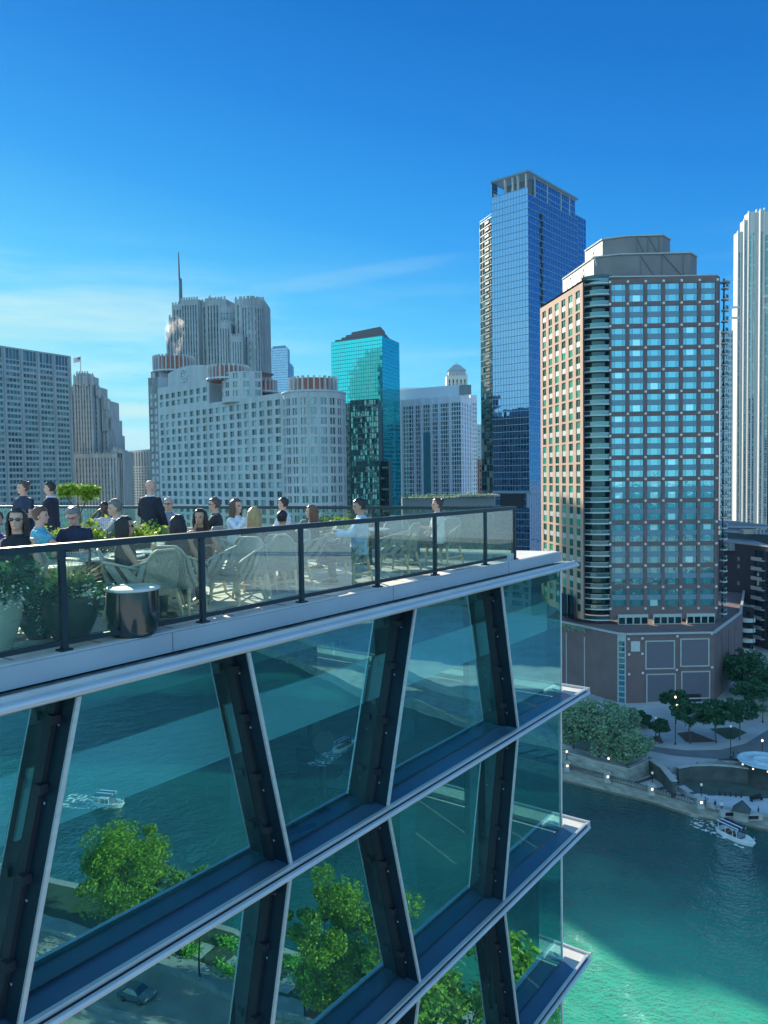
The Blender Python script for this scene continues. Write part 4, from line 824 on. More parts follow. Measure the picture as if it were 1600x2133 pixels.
plainblock('distant_block', 994, 1016, 700, 884, (.26, .36, .42), 'thin pale blue block seen between the lavender block and the tall glass tower', 3)
plainblock('red_block', 997, 1016, 560, 956, (.32, .16, .13), 'narrow reddish block tucked behind the left side of the tall glass tower', 3)
b_, p0, p1, zt = plainblock('low_terrace_building', 838, 1030, 300, 1036, (.16, .2, .21), 'low building with planted roof just above the terrace rail', 16)
m = MB(); m.box((p0.x+22, p0.y-1, zt+.1), (p1.x+2, p1.y+6, zt+.8)); m.box((p0.x+26, p0.y+2, zt), (p1.x, p1.y+4, zt+.3)); m.build('roof_slab', [conc], b_.root)
rng = random.Random(3)
for k in range(12):
    m = MB(); c = p0+(p1-p0)*((k+.5)/12)+Vector((0, -.5, zt+.6))
    for _ in range(110): leaf(m, c+Vector((rng.gauss(0, 1.1), rng.gauss(0, .6), rng.gauss(0, .45))), .32, rng)
    m.build('roof_shrub', [LM1], b_.root)

# ---- B9 tall blue glass tower
b9 = thing('glass_tower', 'tallest blue glass tower with a slatted roof canopy and a dark balcony notch', 'glass tower', gx(1103, 366))
g9 = glassy('blue mirror glass', (.006, .025, .05), (.36, .60, .95), .48, rough=.02, wob=.06, wscale=.12, rnd=.5)
f9 = pmat('silver grey mullion', (.20, .31, .40), .4, metal=.3)
P0 = gx(1103, 366); zt = 62+(995-402)/1600*366
ldir = Vector((-.755, .656, 0)); rdir = Vector((.656, .755, 0))
Lf = P0+ldir*20.2; Rf = P0+rdir*50
st9 = 3.25; nv = int(zt/st9)
z0 = zt-nv*st9
curtain(b9, Lf, P0, z0, zt, 13, nv, g9, f9, jit=.006, bar=.07, hbar=.30, out=.18)
curtain(b9, P0, Rf, z0, zt-3, 30, nv, g9, f9, jit=.006, bar=.07, hbar=.30, out=.18)
ins = Vector((0, .6, 0)); far = Lf+rdir*46
m = MB(); m.prism([Lf+ins, P0+ins, Rf+ins, far], 0, zt-3.2); m.build('core', [pmat('dark core', (.02, .04, .06))], b9)
nl = Vector((-rdir.x, -rdir.y, 0)); nr_ = Vector((-ldir.x, -ldir.y, 0))
# penthouse screen + canopy
m = MB(); zc = 62+(993-368)/1600*366
a0_ = P0+nl*.3+nr_*.3; l0_ = Lf+nl*.3; r0_ = P0+rdir*50+nr_*.3
m.bar(a0_+Vector((0, 0, zc)), l0_+Vector((0, 0, zc)), .5, .9); m.bar(a0_+Vector((0, 0, zc)), r0_+Vector((0, 0, zc)), .5, .9)
m.bar(l0_+Vector((0, 0, zc)), l0_+rdir*50+Vector((0, 0, zc)), .5, .6); m.bar(r0_+Vector((0, 0, zc)), r0_+ldir*20+Vector((0, 0, zc)), .5, .6)
for k in range(52): m.bar(a0_+rdir*k*.96+Vector((0, 0, zc)), a0_+rdir*k*.96+ldir*(20 if k > 10 else 20)+Vector((0, 0, zc)), .32, .30)
m.build('roof_canopy', [pmat('canopy metal', (.16, .22, .26), .5)], b9)
m = MB()
for s_, d_ in ((1.5, 9), (2, 2), (8, 1), (20, 1), (34, 1), (43, 1)): q = P0+rdir*s_+ldir*d_; m.box((q.x-.4, q.y-.4, zt-3.2), (q.x+.4, q.y+.4, zc))
for s_ in (6, 13): q = P0+ldir*s_+rdir*1.2; m.box((q.x-.5, q.y-.5, zt-.5), (q.x+.5, q.y+.5, zc))
m.build('canopy_post', [conc], b9)
m = MB(); e0 = Lf; e1 = Lf+rdir*5
m.hexa([v+Vector((0, 0, zt)) for v in (e0, e1, e1+ldir*-.4, e0+ldir*-.4)], [v+Vector((0, 0, zc)) for v in (e0, e1, e1+ldir*-.4, e0+ldir*-.4)]); m.build('end_screen', [g9], b9, recalc=True)
curtain(b9, P0+rdir*7+ldir*.9, P0+rdir*49+ldir*.9, zt-3, zc-.8, 20, 3, g9, f9, jit=.004, bar=.1, hbar=.4, name='penthouse_glass')
m = MB(); q = [P0+rdir*7.2+ldir*1.7, P0+rdir*48.8+ldir*1.7, P0+rdir*48.8+ldir*16, P0+rdir*7.2+ldir*16]; m.prism(q, zt-3, zc-1.0); m.build('penthouse', [pmat('penthouse grey', (.10, .14, .18))], b9, recalc=True)
# right wing behind a dark slot
W0 = Rf+rdir*.9+ldir*1.5; W1 = W0+rdir*11.5
zw = hz(1215, 447, W0.y); curtain(b9, W0, W1, zw-int((zw)/st9)*st9, zw, 4, int(zw/st9), g9, f9, jit=.006, bar=.2, hbar=.3)
m = MB(); m.prism([W0+ins, W1+ins, W1+ldir*12, W0+ldir*12], 0, zw-.2); m.build('wing_core', [pmat('dark core', (.02, .04, .06))], b9, recalc=True)
# dark balcony notch on the right face: slabs, and recess shade painted as plates
s_at = 0
for k in range(60):
    r = P0+rdir*(k*.25); 
    x = 800+1600*(r.x/r.y)
    if x >= 1128: s_at = k*.25; break
blk = pmat('recess shade black', (.012, .014, .018), .8)
T9 = lambda s_, q, z: P0+rdir*s_+nr_*q+Vector((0, 0, z))
m = MB(); z = 62+(995-452)/1600*372; i = 0
while z > 62+(995-650)/1600*372:
    o_ = .9*(i % 2)
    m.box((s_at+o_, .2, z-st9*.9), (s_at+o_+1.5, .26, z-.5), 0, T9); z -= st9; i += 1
m.build('balcony_shade_plate', [blk], b9); z = 62+(995-452)/1600*372
for k in range(i):
    m = MB(); o_ = .9*(k % 2); m.box((s_at-.3, .19, z-.45), (s_at+2.9, 1.3, z-.2), 0, T9); m.build('balcony', [f9], b9); z -= st9
# left lower wing with balconies
g9b = glassy('green grey wing glass', (.015, .04, .045), (.32, .5, .52), .22, wob=.7, wscale=.6, rnd=.9, curtain=(.12, .16, .14))
V0 = gx(1004, 392); V1 = gx(1031, 379); zl9 = hz(1015, 458, 385); curtain(b9, V0, V1, 0, zl9, 5, int(zl9/st9), g9b, pmat('dim wing frame', (.05, .08, .09), .5), jit=.12, bar=.25, hbar=.4, out=.12)
m = MB(); m.prism([V0+ins, V1+ins, V1+Vector((10, 16, 0)), V0+Vector((8, 20, 0))], 0, zl9+.2); m.build('wing_core', [pmat('dark core', (.02, .04, .06))], b9, recalc=True)
for k in range(34):
    z = zl9-3-k*st9; m = MB(); q = V0+(V1-V0)*.72; u_ = (V1-V0).normalized(); n_ = Vector((u_.y, -u_.x, 0)); T = lambda x, y, z_: q+u_*x+n_*y+Vector((0, 0, z_)); m.box((-1.6, .35, z), (2.2, 1.6, z+.22), 0, T); m.box((-1.6, 1.5, z+.25), (2.2, 1.58, z+1.15), 0, T); m.build('balcony', [pmat('grey green balcony', (.05,.09,.09), .5)], b9)
m = MB(); m.tube([V0+Vector((1, 2, zl9)), V0+Vector((1, 2, zl9+2))], .1, 5); m.bar(V0+Vector((0, 1, zl9+1.6)), V1+Vector((0, 1, zl9+1.6)), .12, .12); m.build('roof_rail', [f9], b9)
# deep terrace level low on the tower
tz = hz(1103, 1045, 366); m = MB()
m.bar(Lf+nl*.4+Vector((0, 0, tz+4.6)), P0+nl*.4+nr_*.4+Vector((0, 0, tz+4.6)), .9, 1.3); m.bar(P0+nl*.4+nr_*.4+Vector((0, 0, tz+4.6)), P0+rdir*14+nr_*.4+Vector((0, 0, tz+4.6)), .9, 1.3)
for k in (0, 19): q = P0+ldir*(.6+k)+nl*.5; m.box((q.x-.6, q.y-.6, tz-3), (q.x+.6, q.y+.6, tz+4))
m.build('terrace_frame', [f9], b9)
m = MB(); m.box((3, .2, tz-2.8), (16, .3, tz+3.9), 0, lambda s_, q, z: P0+ldir*s_+nl*q+Vector((0, 0, z))); m.build('terrace_shade_plate', [blk], b9)  # flat black plate gives the shade of a deep opening

# ---- B11 tall white tower on the right edge
b = Bld('white_tower', 'very tall pale stone tower with vertical piers at the right edge', 'tower', gx(1570, 620))
wst = pmat('sunlit pale stone', (.50, .49, .46), .7, var=.05)
wg = glassy('pale teal tower glass', (.05, .12, .13), (.6, .9, .9), .25, rnd=.6, curtain=(.2, .28, .27))
def pierface(x0, x1, D0, D1, y, n, st=2.0, frac=.55, crown=16, z0=0):
    A, B = gx(x0, D0), gx(x1, D1); zt = hz((x0+x1)/2, y, (D0+D1)/2); nr = int((zt-crown-z0)/st)
    b.flat(A, B, z0, multi(*([x for i in range(nr) for x in ((st*.25, 2), (st*.75, 1))]+[(zt-z0-nr*st, 0)])), pat((B-A).length, n, frac, .3, .3), dep=.6); return A, B, zt
pieces = [(1524, 1537, 628, 624, 482, 2), (1537, 1546, 622, 620, 458, 1), (1546, 1562, 618, 614, 441, 2), (1562, 1570, 613, 611, 441, 1), (1570, 1578, 607, 605, 437, 1), (1578, 1590, 604, 600, 441, 1), (1590, 1640, 600, 590, 446, 5), (1640, 1660, 600, 602, 470, 2)]
pts = []
for x0, x1, d0, d1, y, n in pieces:
    x0 += 10; x1 += 10
    A, B, zt = pierface(x0, x1, d0, d1, y, n); b.quad(A+Vector((0, 7, 0)), A, 0, zt); b.quad(B, B+Vector((0, 7, 0)), 0, zt); b.roof([A, B, B+Vector((0, 7, 0)), A+Vector((0, 7, 0))], zt)
    for q in (A, B): b.w.box((q.x-.45, q.y-1.0, 0), (q.x+.45, q.y+.3, zt+1.0))
A, B, zt = pierface(1530, 1540, 634, 631, 640, 2, crown=4); b.roof([A, B, B+Vector((0, 6, 0)), A+Vector((0, 6, 0))], zt); b.quad(A+Vector((0, 6, 0)), A, 0, zt)
for x0, x1, y in ((1524, 1540, 640), (1590, 1640, 617), (1590, 1640, 640), (1522, 1540, 662)):
    p0, p1 = pd(x0, y, 616 if x0 < 1560 else 596), pd(x1, y, 614 if x0 < 1560 else 590); b.w.bar(p0, p1, 1.2, 1.6)
b.finish([wst, pmat('pale spandrel', (.3, .36, .36))], [wg])
plainblock('white_gridded_tower', 1499, 1526, 420, 688, (.42, .45, .44), 'slim pale gridded tower squeezed between the brick tower and the white tower', 5, st=3.0, gm=wglass, frac=.55)

# ---- B10 brick tower
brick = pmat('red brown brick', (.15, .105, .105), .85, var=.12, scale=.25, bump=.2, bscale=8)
brickLit = pmat('sunlit orange brick', (.47, .30, .22), .85, var=.08, scale=.25)
whitep = pmat('pale window panel', (.38, .44, .40), .6)
bluep = pmat('blue spandrel panel', (.13, .23, .29), .5)
dotm = pmat('white boss', (.6, .6, .58), .6)
b = Bld('brick_tower', 'broad red brown brick tower with paired windows and curved corner balconies above the river', 'brick tower', gx(1380, 207))
A, B = gx(1271, 207), gx(1493, 206); Lw = (B-A).length
ztop = hz(1380, 577, 207); z15 = hz(1271, 1268, 207); z0m = hz(1271, 587.5, 207); md = (z0m-z15)/15
cu = Lw/6
U = [(cu*.10, 0)]; 
for i in range(6): U += [(cu*.80, 1), (cu*.20 if i < 5 else cu*.10, 0)]
V = [(z15-23, 0)]
for j in range(15): V += [(md*.10, 0), (md*.30, 1), (md*.23, 2), (md*.27, 1), (md*.10, 0)]
V += [(ztop-z0m, 0)]
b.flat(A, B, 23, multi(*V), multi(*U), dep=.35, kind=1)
# sunlit side: its warm light is painted into a paler orange brick
A2 = gx(1127, 238); B2 = gx(1215, 206.5); Lo = (B2-A2).length; co = (Lo-1.6)/6
U = [(.8, 0)]
for i in range(6): U += [(co*.22, 0), (co*.56, 1), (co*.22, 0)]
U += [(.8, 0)]; V = [(z15-23-1.6, 0)]
for j in range(15): V += [(md*.10, 0), (md*.33, 1), (md*.24, 2), (md*.33, 1)]
ol = len(b.w.f); 
sv = b.p; b.p = []
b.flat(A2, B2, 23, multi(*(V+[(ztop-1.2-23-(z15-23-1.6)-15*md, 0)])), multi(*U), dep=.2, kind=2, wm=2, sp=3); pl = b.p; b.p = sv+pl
b.quad(B2, gx(1218, 208.5), 23, ztop+1.0, 0)
b.quad(gx(1268, 209.5), A, 23, ztop, 0)
bk = Vector((6, 40, 0))
R1 = gx(1498, 207.5); b.quad(B, R1, 23, ztop, 0); b.quad(R1, R1+Vector((8, 36, 0)), 23, ztop, 0); b.quad(R1+Vector((8, 36, 0)), A2+Vector((10, 14, 0)), 23, ztop, 0)
b.roof([A, B, R1, R1+Vector((8, 36, 0)), A2+Vector((10, 14, 0)), A2, B2], ztop-.6, 0)
b.w.box((A.x-.3, A.y-.5, ztop), (B.x+.3, B.y+.8, ztop+.35), 4)
gB = glassy('bright blue hotel glass', (.02, .14, .17), (.34, .74, .82), .50, rough=.02, wob=.14, wscale=.5, rnd=.6, curtain=(.42, .55, .52))
gD = glassy('dim side light', (.01, .07, .09), (.30, .68, .80), .42, rnd=.6)
gG = glassy('green side window', (.015, .17, .11), (.25, .6, .5), .15, rnd=.7, curtain=(.03, .30, .18))
frm = pmat('window frame line', (.04, .10, .12), .5)
li = {1: [(0, 1, 0, 1, 3), (.01, .22, .03, .97, 1), (.24, .76, .03, .97, 0), (.78, .99, .03, .97, 1)], 2: [(0, 1, 0, 1, 2), (.46, .52, 0, 1, 3)]}
b.finish([brick, bluep, brickLit, whitep, capm], [gB, gD, gG, frm], lites=li)
m = MB()
for i in range(7):
    for j in range(16):
        x = A.x+(B.x-A.x)*i/6; y = A.y+(B.y-A.y)*i/6; z = z15+md*j; m.box((x-.28, y-.22, z-.28), (x+.28, y+.02, z+.28))
o = m.build('stone_boss', [dotm], b.root); o['kind'] = 'stuff'
# curved balconies at both corners
gBal = glassy('balcony glazing', (.008, .022, .026), (.3, .5, .52), .10, rnd=.8)
slab = pmat('balcony slab', (.50, .52, .50), .6); balg = glassy('balcony guard glass', (.02, .06, .07), (.35, .6, .62), .25)
cL = gx(1244, 213); RL = 6.2; sth = md/2
m = MB(); a = [math.pi*1.08+math.pi*.80*i/10 for i in range(11)]
m.grid([[cL+Vector(((RL-1.6)*math.cos(t_), (RL-1.6)*math.sin(t_), z)) for t_ in a] for z in [24+k*sth*.5 for k in range(int((ztop-24)/sth*2)+2)]], 0, False, False); mm_ = m.build('corner_glazing', [gBal], b.root)
nbal = int((ztop-24)/sth)
def balc(c, R, aa, z, nm='balcony'):
    m = MB(); o_ = [c+Vector((R*math.cos(t_), R*math.sin(t_), 0)) for t_ in aa]; i_ = [c+Vector(((R-1.7)*math.cos(t_), (R-1.7)*math.sin(t_), 0)) for t_ in aa]
    m.hexa([v+Vector((0, 0, z)) for v in o_+i_[::-1]], [v+Vector((0, 0, z+.32)) for v in o_+i_[::-1]])
    x = m.build(nm, [slab], b.root, recalc=True)
    m = MB(); 
    g0 = [c+Vector(((R-.1)*math.cos(t_), (R-.1)*math.sin(t_), z+.33)) for t_ in aa]; m.grid([g0, [v+Vector((0, 0, .95)) for v in g0]], 0, False, False); m.tube([v+Vector((0, 0, 1.0)) for v in g0], .05, 5, 1); m.build('guard', [balg, slab], x)
    x.children[0].location = (0, 0, 0)
    # guard was built in the world frame of the tower
    for vtx in x.children[0].data.vertices: vtx.co -= Vector(ORG[b.root.name])
    return x
for k in range(nbal+1):
    z = ztop-1.5-k*sth
    if z < z15-4: break
    balc(cL, RL, a, z)
    m = MB(); p = cL+Vector(((RL-.5)*math.cos(a[0]), (RL-.5)*math.sin(a[0]), z)); m.box((p.x-.3, p.y-.3, z+.35), (p.x+.3, p.y+.3, z+1.5)); m.build('balcony_post', [slab], b.root)
cR = gx(1494, 209); aR = [math.pi*1.62+math.pi*.42*i/7 for i in range(8)]
m = MB(); m.grid([[cR+Vector((1.7*math.cos(t_), 1.7*math.sin(t_), z)) for t_ in aR] for z in (23, ztop-.4)], 0, False, False); m.build('corner_glazing', [gBal], b.root)
for k in range(nbal+1):
    z = ztop-3.2-k*sth
    if z < z15-4: break
    balc(cR, 2.7, aR, z)
m = MB(); m.prism([cR+Vector((3.0*math.cos(t_), 3.0*math.sin(t_), 0)) for t_ in aR]+[cR], ztop-1.6, ztop-1.2); m.build('corner_roof', [pmat('green grey metal', (.26, .34, .32), .6)], b.root, recalc=True)
# mechanical crown
mg = pmat('sunlit grey green metal panel', (.30, .36, .34), .6, var=.08, scale=.3); mdk = pmat('shaded brown grey metal panel', (.17, .16, .165), .65, var=.12, scale=.2)  # sunlight and shade painted in: pale panel on left faces, dark on the front
def tier(pxs, z0_, z1_, nm):
    P = [gx(x, d_) for x, d_ in pxs]; m = MB()
    for i, (p, q) in enumerate(zip(P, P[1:])): m.add([(p.x, p.y, z0_), (q.x, q.y, z0_), (q.x, q.y, z1_), (p.x, p.y, z1_)], 0 if i < 1 else 1)
    bkp = [P[-1]+Vector((0, 12, 0)), P[0]+Vector((10, 8, 0))]; m.add([(p.x, p.y, z1_) for p in P+bkp], 0)
    m.add([(P[-1].x, P[-1].y, z0_), (bkp[0].x, bkp[0].y, z0_), (bkp[0].x, bkp[0].y, z1_), (P[-1].x, P[-1].y, z1_)], 1)
    m.add([(bkp[1].x, bkp[1].y, z0_), (P[0].x, P[0].y, z0_), (P[0].x, P[0].y, z1_), (bkp[1].x, bkp[1].y, z1_)], 0)
    for p, q in zip(P, P[1:]): m.bar((p.x, p.y-.1, z1_), (q.x, q.y-.1, z1_), .5, .35, 2)
    m.build(nm, [mg, mdk, capm], b.root)
    m = MB(); P_ = P[2:4]
    for f_ in (.3, .6, .9):
        q = P_[0]+(P_[1]-P_[0])*f_; m.bar((q.x, q.y-.15, z0_+.4), (q.x, q.y-.15, z1_-.3), .14, .14)
    for f0_, f1_ in ((.3, .55), (.62, .95)):
        q = P_[0]+(P_[1]-P_[0])*f0_; r_ = P_[0]+(P_[1]-P_[0])*f1_; m.bar((q.x, q.y-.2, z1_-.4), (r_.x, r_.y-.2, z0_+.3), .2, .2)
    m.build('bracing', [mdk], b.root)
zA = hz(1290, 533, 212); tier([(1174, 236), (1238, 213), (1290, 210.5), (1437, 210), (1450, 214)], ztop-.6, zA, 'lower_penthouse')
zB = hz(1303, 493, 217); tier([(1220, 230), (1256, 219), (1304, 216.5), (1380, 216), (1395, 220)], zA, zB, 'upper_penthouse')
for x, y0_, y1_, D_ in ((1188, 603, 578, 226), (1215, 590, 560, 219), (1236, 553, 525, 216)):
    m = MB(); p = pd(x, y0_, D_-4); q = pd(x, y1_, D_-4); 
    for o_ in (-.9, .9): m.bar(p+Vector((o_, 0, 0)), q, .16, .16)
    m.build('roof_frame', [capm], b.root)
# base storey and podium
zp = hz(1302, 1320, 190)
def podium():
    pb = Bld('podium', 'dark brick podium with white framed blank panels and a ladder of small windows', 'podium', gx(1390, 190))
    Q = [gx(1135, 212), gx(1286, 190.5), gx(1304, 189.5), gx(1490, 190), gx(1545, 217), gx(1552, 260)]
    for i, (p, q) in enumerate(zip(Q, Q[1:])): pb.quad(p, q, 2.6, zp, 0 if i != 1 else 1)
    pb.quad(Q[0]+Vector((30, 60, 0)), Q[0], 2.6, zp); pb.roof(Q+[Q[0]+Vector((30, 60, 0))], zp-.9, 0)
    for p, q in zip(Q, Q[1:]):
        d = (q-p).normalized(); n = Vector((d.y, -d.x, 0)); e = Vector((0, 0, zp)); pb.w.bar(p+n*-.05+e, q+n*-.05+e, .7, .4, 2)
        zz = hz(1300, 1472, 190); pb.w.bar(p+n*.06+Vector((0, 0, zz)), q+n*.06+Vector((0, 0, zz)), .16, .4, 2)
    p, q = Q[2], Q[3]; d = (q-p).normalized(); Tt = lambda s_, n_, z: p+d*s_+Vector((d.y, -d.x, 0))*n_+Vector((0, 0, z))
    pb.w.box((14.8-.0, .01, hz(1400, 1500, 190)-0), (16, .02, hz(1400, 1500, 190)+.1), 1, Tt)
    pb.w.build('wall', [brick, pmat('bay metal', (.30, .36, .37)), capm], pb.root)
    def px2s(x): r = gx(x, 190); return (r-p).dot(d)
    def zy(y): return hz(1400, y, 190)
    for x0, x1, y0_, y1_ in ((1343, 1406, 1333, 1393), (1417, 1479, 1330, 1389), (1345, 1408, 1402, 1463), (1419, 1481, 1398, 1456)):
        m = MB(); s0, s1, za, zb = px2s(x0), px2s(x1), zy(y1_), zy(y0_); w_ = .32
        for (a_, c_) in (((s0, za), (s1, za+w_)), ((s0, zb-w_), (s1, zb)), ((s0, za+w_), (s0+w_, zb-w_)), ((s1-w_, za+w_), (s1, zb-w_))): m.box((a_[0], .005, a_[1]), (c_[0], .2, c_[1]), 0, Tt)
        m.build('panel_frame', [capm], pb.root)
        m = MB(); m.box((s0+w_, .004, za+w_), (s1-w_, .03, zb-w_), 0, Tt); m.build('panel', [pmat('slate brick panel', (.12, .115, .14), .8, var=.08)], pb.root)
    m = MB(); m.box((px2s(1313), .01, zy(1355)), (px2s(1332), .12, zy(1334)), 0, Tt); m.build('sign_panel', [pmat('blank pale panel', (.42, .47, .46))], pb.root)
    for x, y in ((1308, 1329), (1337, 1328), (1411, 1325), (1484, 1321), (1309, 1361), (1337, 1360), (1410, 1395), (1485, 1391), (1309, 1402), (1338, 1400)):
        m = MB(); s_, z = px2s(x), zy(y); m.box((s_-.25, .0, z-.25), (s_+.25, .18, z+.25), 0, Tt); m.build('stone_boss', [dotm], pb.root)
    p2, q2 = Q[1], Q[2]; d2 = (q2-p2).normalized(); T2 = lambda s_, n_, z: p2+d2*s_+Vector((d2.y, -d2.x, 0))*n_+Vector((0, 0, z)); W2 = (q2-p2).length
    za, zb = hz(1292, 1465, 190), hz(1292, 1335, 190); n = 11
    for k in range(n):
        z = za+(zb-za)*k/n; m = MB(); m.box((.35, .01, z+.25), (W2-.35, .06, z+(zb-za)/n-.1), 0, T2); m.build('window', [gD], pb.root)
    p3, q3 = Q[0], Q[1]; d3 = (q3-p3).normalized(); T3 = lambda s_, n_, z: p3+d3*s_+Vector((d3.y, -d3.x, 0))*n_+Vector((0, 0, z))
    for x in (1169, 1179, 1217):
        rr = ray(x, 995); nn3 = Vector((d3.y, -d3.x, 0)); kk = p3.dot(nn3)/(rr.x*nn3.x+rr.y*nn3.y); s_ = (Vector((rr.x*kk, rr.y*kk, 0))-p3).dot(d3)
        m = MB(); m.box((s_-.15, .0, hz(x, 1450, 198)), (s_+.15, .12, hz(x, 1330, 198)), 0, T3); m.build('pilaster', [capm], pb.root)
    p4, q4 = Q[3], Q[4]; d4 = (q4-p4).normalized(); T4 = lambda s_, n_, z: p4+d4*s_+Vector((d4.y, -d4.x, 0))*n_+Vector((0, 0, z)); l4 = (q4-p4).length
    for f_ in (.25, .5, .75): m = MB(); m.box((l4*f_-.15, 0, 8), (l4*f_+.15, .15, zp-2), 0, T4); m.build('pilaster', [pmat('dim brick', (.15, .09, .09))], pb.root)
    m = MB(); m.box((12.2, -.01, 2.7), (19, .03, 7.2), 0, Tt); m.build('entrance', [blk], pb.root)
    m = MB(); m.box((1, .0, 2.7), (11.5, .1, 3.4), 0, Tt); m.build('plinth', [stone], pb.root)
    return pb.root
podium()
# windows of the base storey
for x0, x1 in ((1287, 1350), (1361, 1420), (1431, 1490)):
    m = MB(); p, q = gx(x0, 206), gx(x1, 206); z0_, z1_ = zp-.8, zp+1.9; m.box((p.x, p.y-.3, z0_), (q.x, p.y+.2, z1_)); f_ = m.build('window_frame', [whitep], b.root)
    m = MB(); n = 4
    for k in range(n):
        a_ = p.x+(q.x-p.x)*(k+.12)/n; c_ = p.x+(q.x-p.x)*(k+.9)/n; m.box((a_, p.y-.36, z0_+.2), (c_, p.y-.31, z1_-.8))
    m.build('pane', [gBal], b.root)
# furniture on the podium terrace, left
rng = random.Random(8)
for k in range(7):
    m = MB(); c = gx(1160+k*9, 202-k*.8, zp-.8)
    for _ in range(60): leaf(m, c+Vector((rng.gauss(0, .6), rng.gauss(0, .4), abs(rng.gauss(.5, .4)))), .25, rng)
    tag(m.build('terrace_shrub', [LM1]), ['first','second','third','fourth','fifth','sixth','seventh'][k]+' small shrub from the left on the podium terrace under the orange brick wall', 'shrub', 'shrubs on the podium terrace')
m = MB()
for x in (1168, 1182):
    p, q = gx(x, 217-(x-1168)*.25), gx(x+12, 213-(x-1168)*.25); m.hexa([p+Vector((0, -.2, zp)), q+Vector((0, -.2, zp)), q+Vector((0, .1, zp)), p+Vector((0, .1, zp))], [v+Vector((0, 0, zp+6.5)) for v in (p+Vector((0, -.2, 0)), q+Vector((0, -.2, 0)), q+Vector((0, .1, 0)), p+Vector((0, .1, 0)))])
m.build('terrace_window', [gBal], b.root)

# ---- B12 dark brick group at right
dbrick = pmat('dark brown brick', (.05, .042, .055), .85, var=.15, scale=.2)
b = Bld('brick_apartments', 'dark brown brick apartment building with balcony stacks at the right edge', 'apartment building', gx(1550, 255))
A, B = gx(1508, 268), gx(1640, 238); zt = hz(1540, 1130, 262); Lw = (B-A).length; st_ = 3.2; nr = int((zt-8)/st_)
def sx2(x): rr = ray(x, 995); d = (B-A).normalized(); n = Vector((d.y, -d.x, 0)); kk = A.dot(n)/(rr.x*n.x+rr.y*n.y); return (Vector((rr.x*kk, rr.y*kk, 0))-A).dot(d)
V = multi(*([(8, 0)]+[x for i in range(nr) for x in ((st_*.35, 0), (st_*.65, 1))]+[(zt-8-nr*st_, 0)]))
U = multi((sx2(1572), 0), (sx2(1592)-sx2(1572), 1), (1.2, 0), (3, 1), (2, 0), (3, 1), (Lw-sx2(1592)-9.2, 0))
b.flat(A, B, 0, V, U, dep=.6); b.roof([A, B, B+Vector((10, 50, 0)), A+Vector((10, 50, 0))], zt-.4, 1); b.quad(A+Vector((10, 50, 0)), A, 0, zt)
b.w.bar(A+Vector((0, -.1, zt)), B+Vector((0, -.1, zt)), .5, .5, 2)
b.finish([dbrick, pmat('grey flat roof', (.2, .24, .26)), capm], [wglass])
d = (B-A).normalized(); nn4 = Vector((d.y, -d.x, 0))
for k in range(nr):
    m = MB(); T = lambda s_, q_, z: A+d*s_+nn4*q_+Vector((0, 0, z)); z = 8+k*st_; m.box((sx2(1573), .02, z), (sx2(1596), 1.4, z+.25), 0, T); m.box((sx2(1573), 1.33, z+.3), (sx2(1596), 1.4, z+1.2), 0, T); m.build('balcony', [slab], b.root)
for y in (1165, 1181, 1216):
    m = MB(); T = lambda s_, q_, z: A+d*s_+nn4*q_+Vector((0, 0, z)); s_ = sx2(1540); z = hz(1540, y, 258); m.box((s_-.6, .01, z-.7), (s_+.6, .1, z+.5), 0, T); m.build('vent', [pmat('vent grey', (.25, .27, .3))], b.root)
A, B = gx(1512, 246), gx(1572, 238); zt = hz(1540, 1262, 240)
b = Bld('stepped_apartments', 'lower dark brick apartment wing with curved balconies beside the podium', 'apartment building', A); nr = int((zt-6)/st_)
b.flat(A, B, 0, multi(*([(6, 0)]+[x for i in range(nr) for x in ((st_*.35, 0), (st_*.65, 1))]+[(zt-6-nr*st_, 0)])), multi(((B-A).length*.72, 0), ((B-A).length*.16, 1), ((B-A).length*.12, 0)), dep=.6)
b.roof([A, B, B+Vector((2, 14, 0)), A+Vector((2, 14, 0))], zt); b.quad(B, B+Vector((2, 14, 0)), 0, zt); b.w.bar(A+Vector((0, 0, zt)), B+Vector((0, 0, zt)), .5, .4, 2)
b.finish([dbrick, spandm, capm], [wglass])
for k in range(nr):
    m = MB(); q = A+(B-A)*.8; z = 6+k*st_; m.lathe((q.x, q.y-.1, z), [(2.3, 0), (2.3, .25)], 16, sm=False, sy=.7); m.lathe((q.x, q.y-.1, z+.27), [(2.2, 0), (2.2, .85)], 16, sm=False, sy=.7); m.build('balcony', [slab], b.root)
# flat roofed block with rooftop plant
b = Bld('rooftop_block', 'blue grey flat roofed block with white parapet and rooftop pipes behind the dark brick apartments', 'building', gx(1560, 300))
A, B = gx(1505, 300), gx(1660, 285); zt = hz(1560, 1098, 295); b.quad(A, B, 0, zt); b.roof([A, B, B+Vector((0, 60, 0)), A+Vector((0, 60, 0))], zt); b.w.bar(A+Vector((0, 0, zt)), B+Vector((0, 0, zt)), .5, .6, 1)
A, B = gx(1513, 285), gx(1660, 262); z1_ = hz(1530, 1109, 280); b.quad(A, B, zt-20, z1_, 2); b.roof([A, B, B+Vector((0, 22, 0)), A+Vector((0, 18, 0))], z1_, 0); b.w.bar(A+Vector((0, 0, z1_)), B+Vector((0, 0, z1_)), .7, .6, 1)
b.finish([pmat('blue grey wall', (.10, .15, .18), .7), capm, pmat('slate wall', (.06, .09, .11), .7)], [wglass])
for k, x in enumerate((1576, 1585, 1592)):
    m = MB(); p = gx(x, 270, z1_); m.tube([p, p+Vector((0, 0, 1.6)), p+Vector((.5, 0, 2.0)), p+Vector((1.0, 0, 1.5))], .28, 8); m.build('vent_pipe', [capm], b.root)
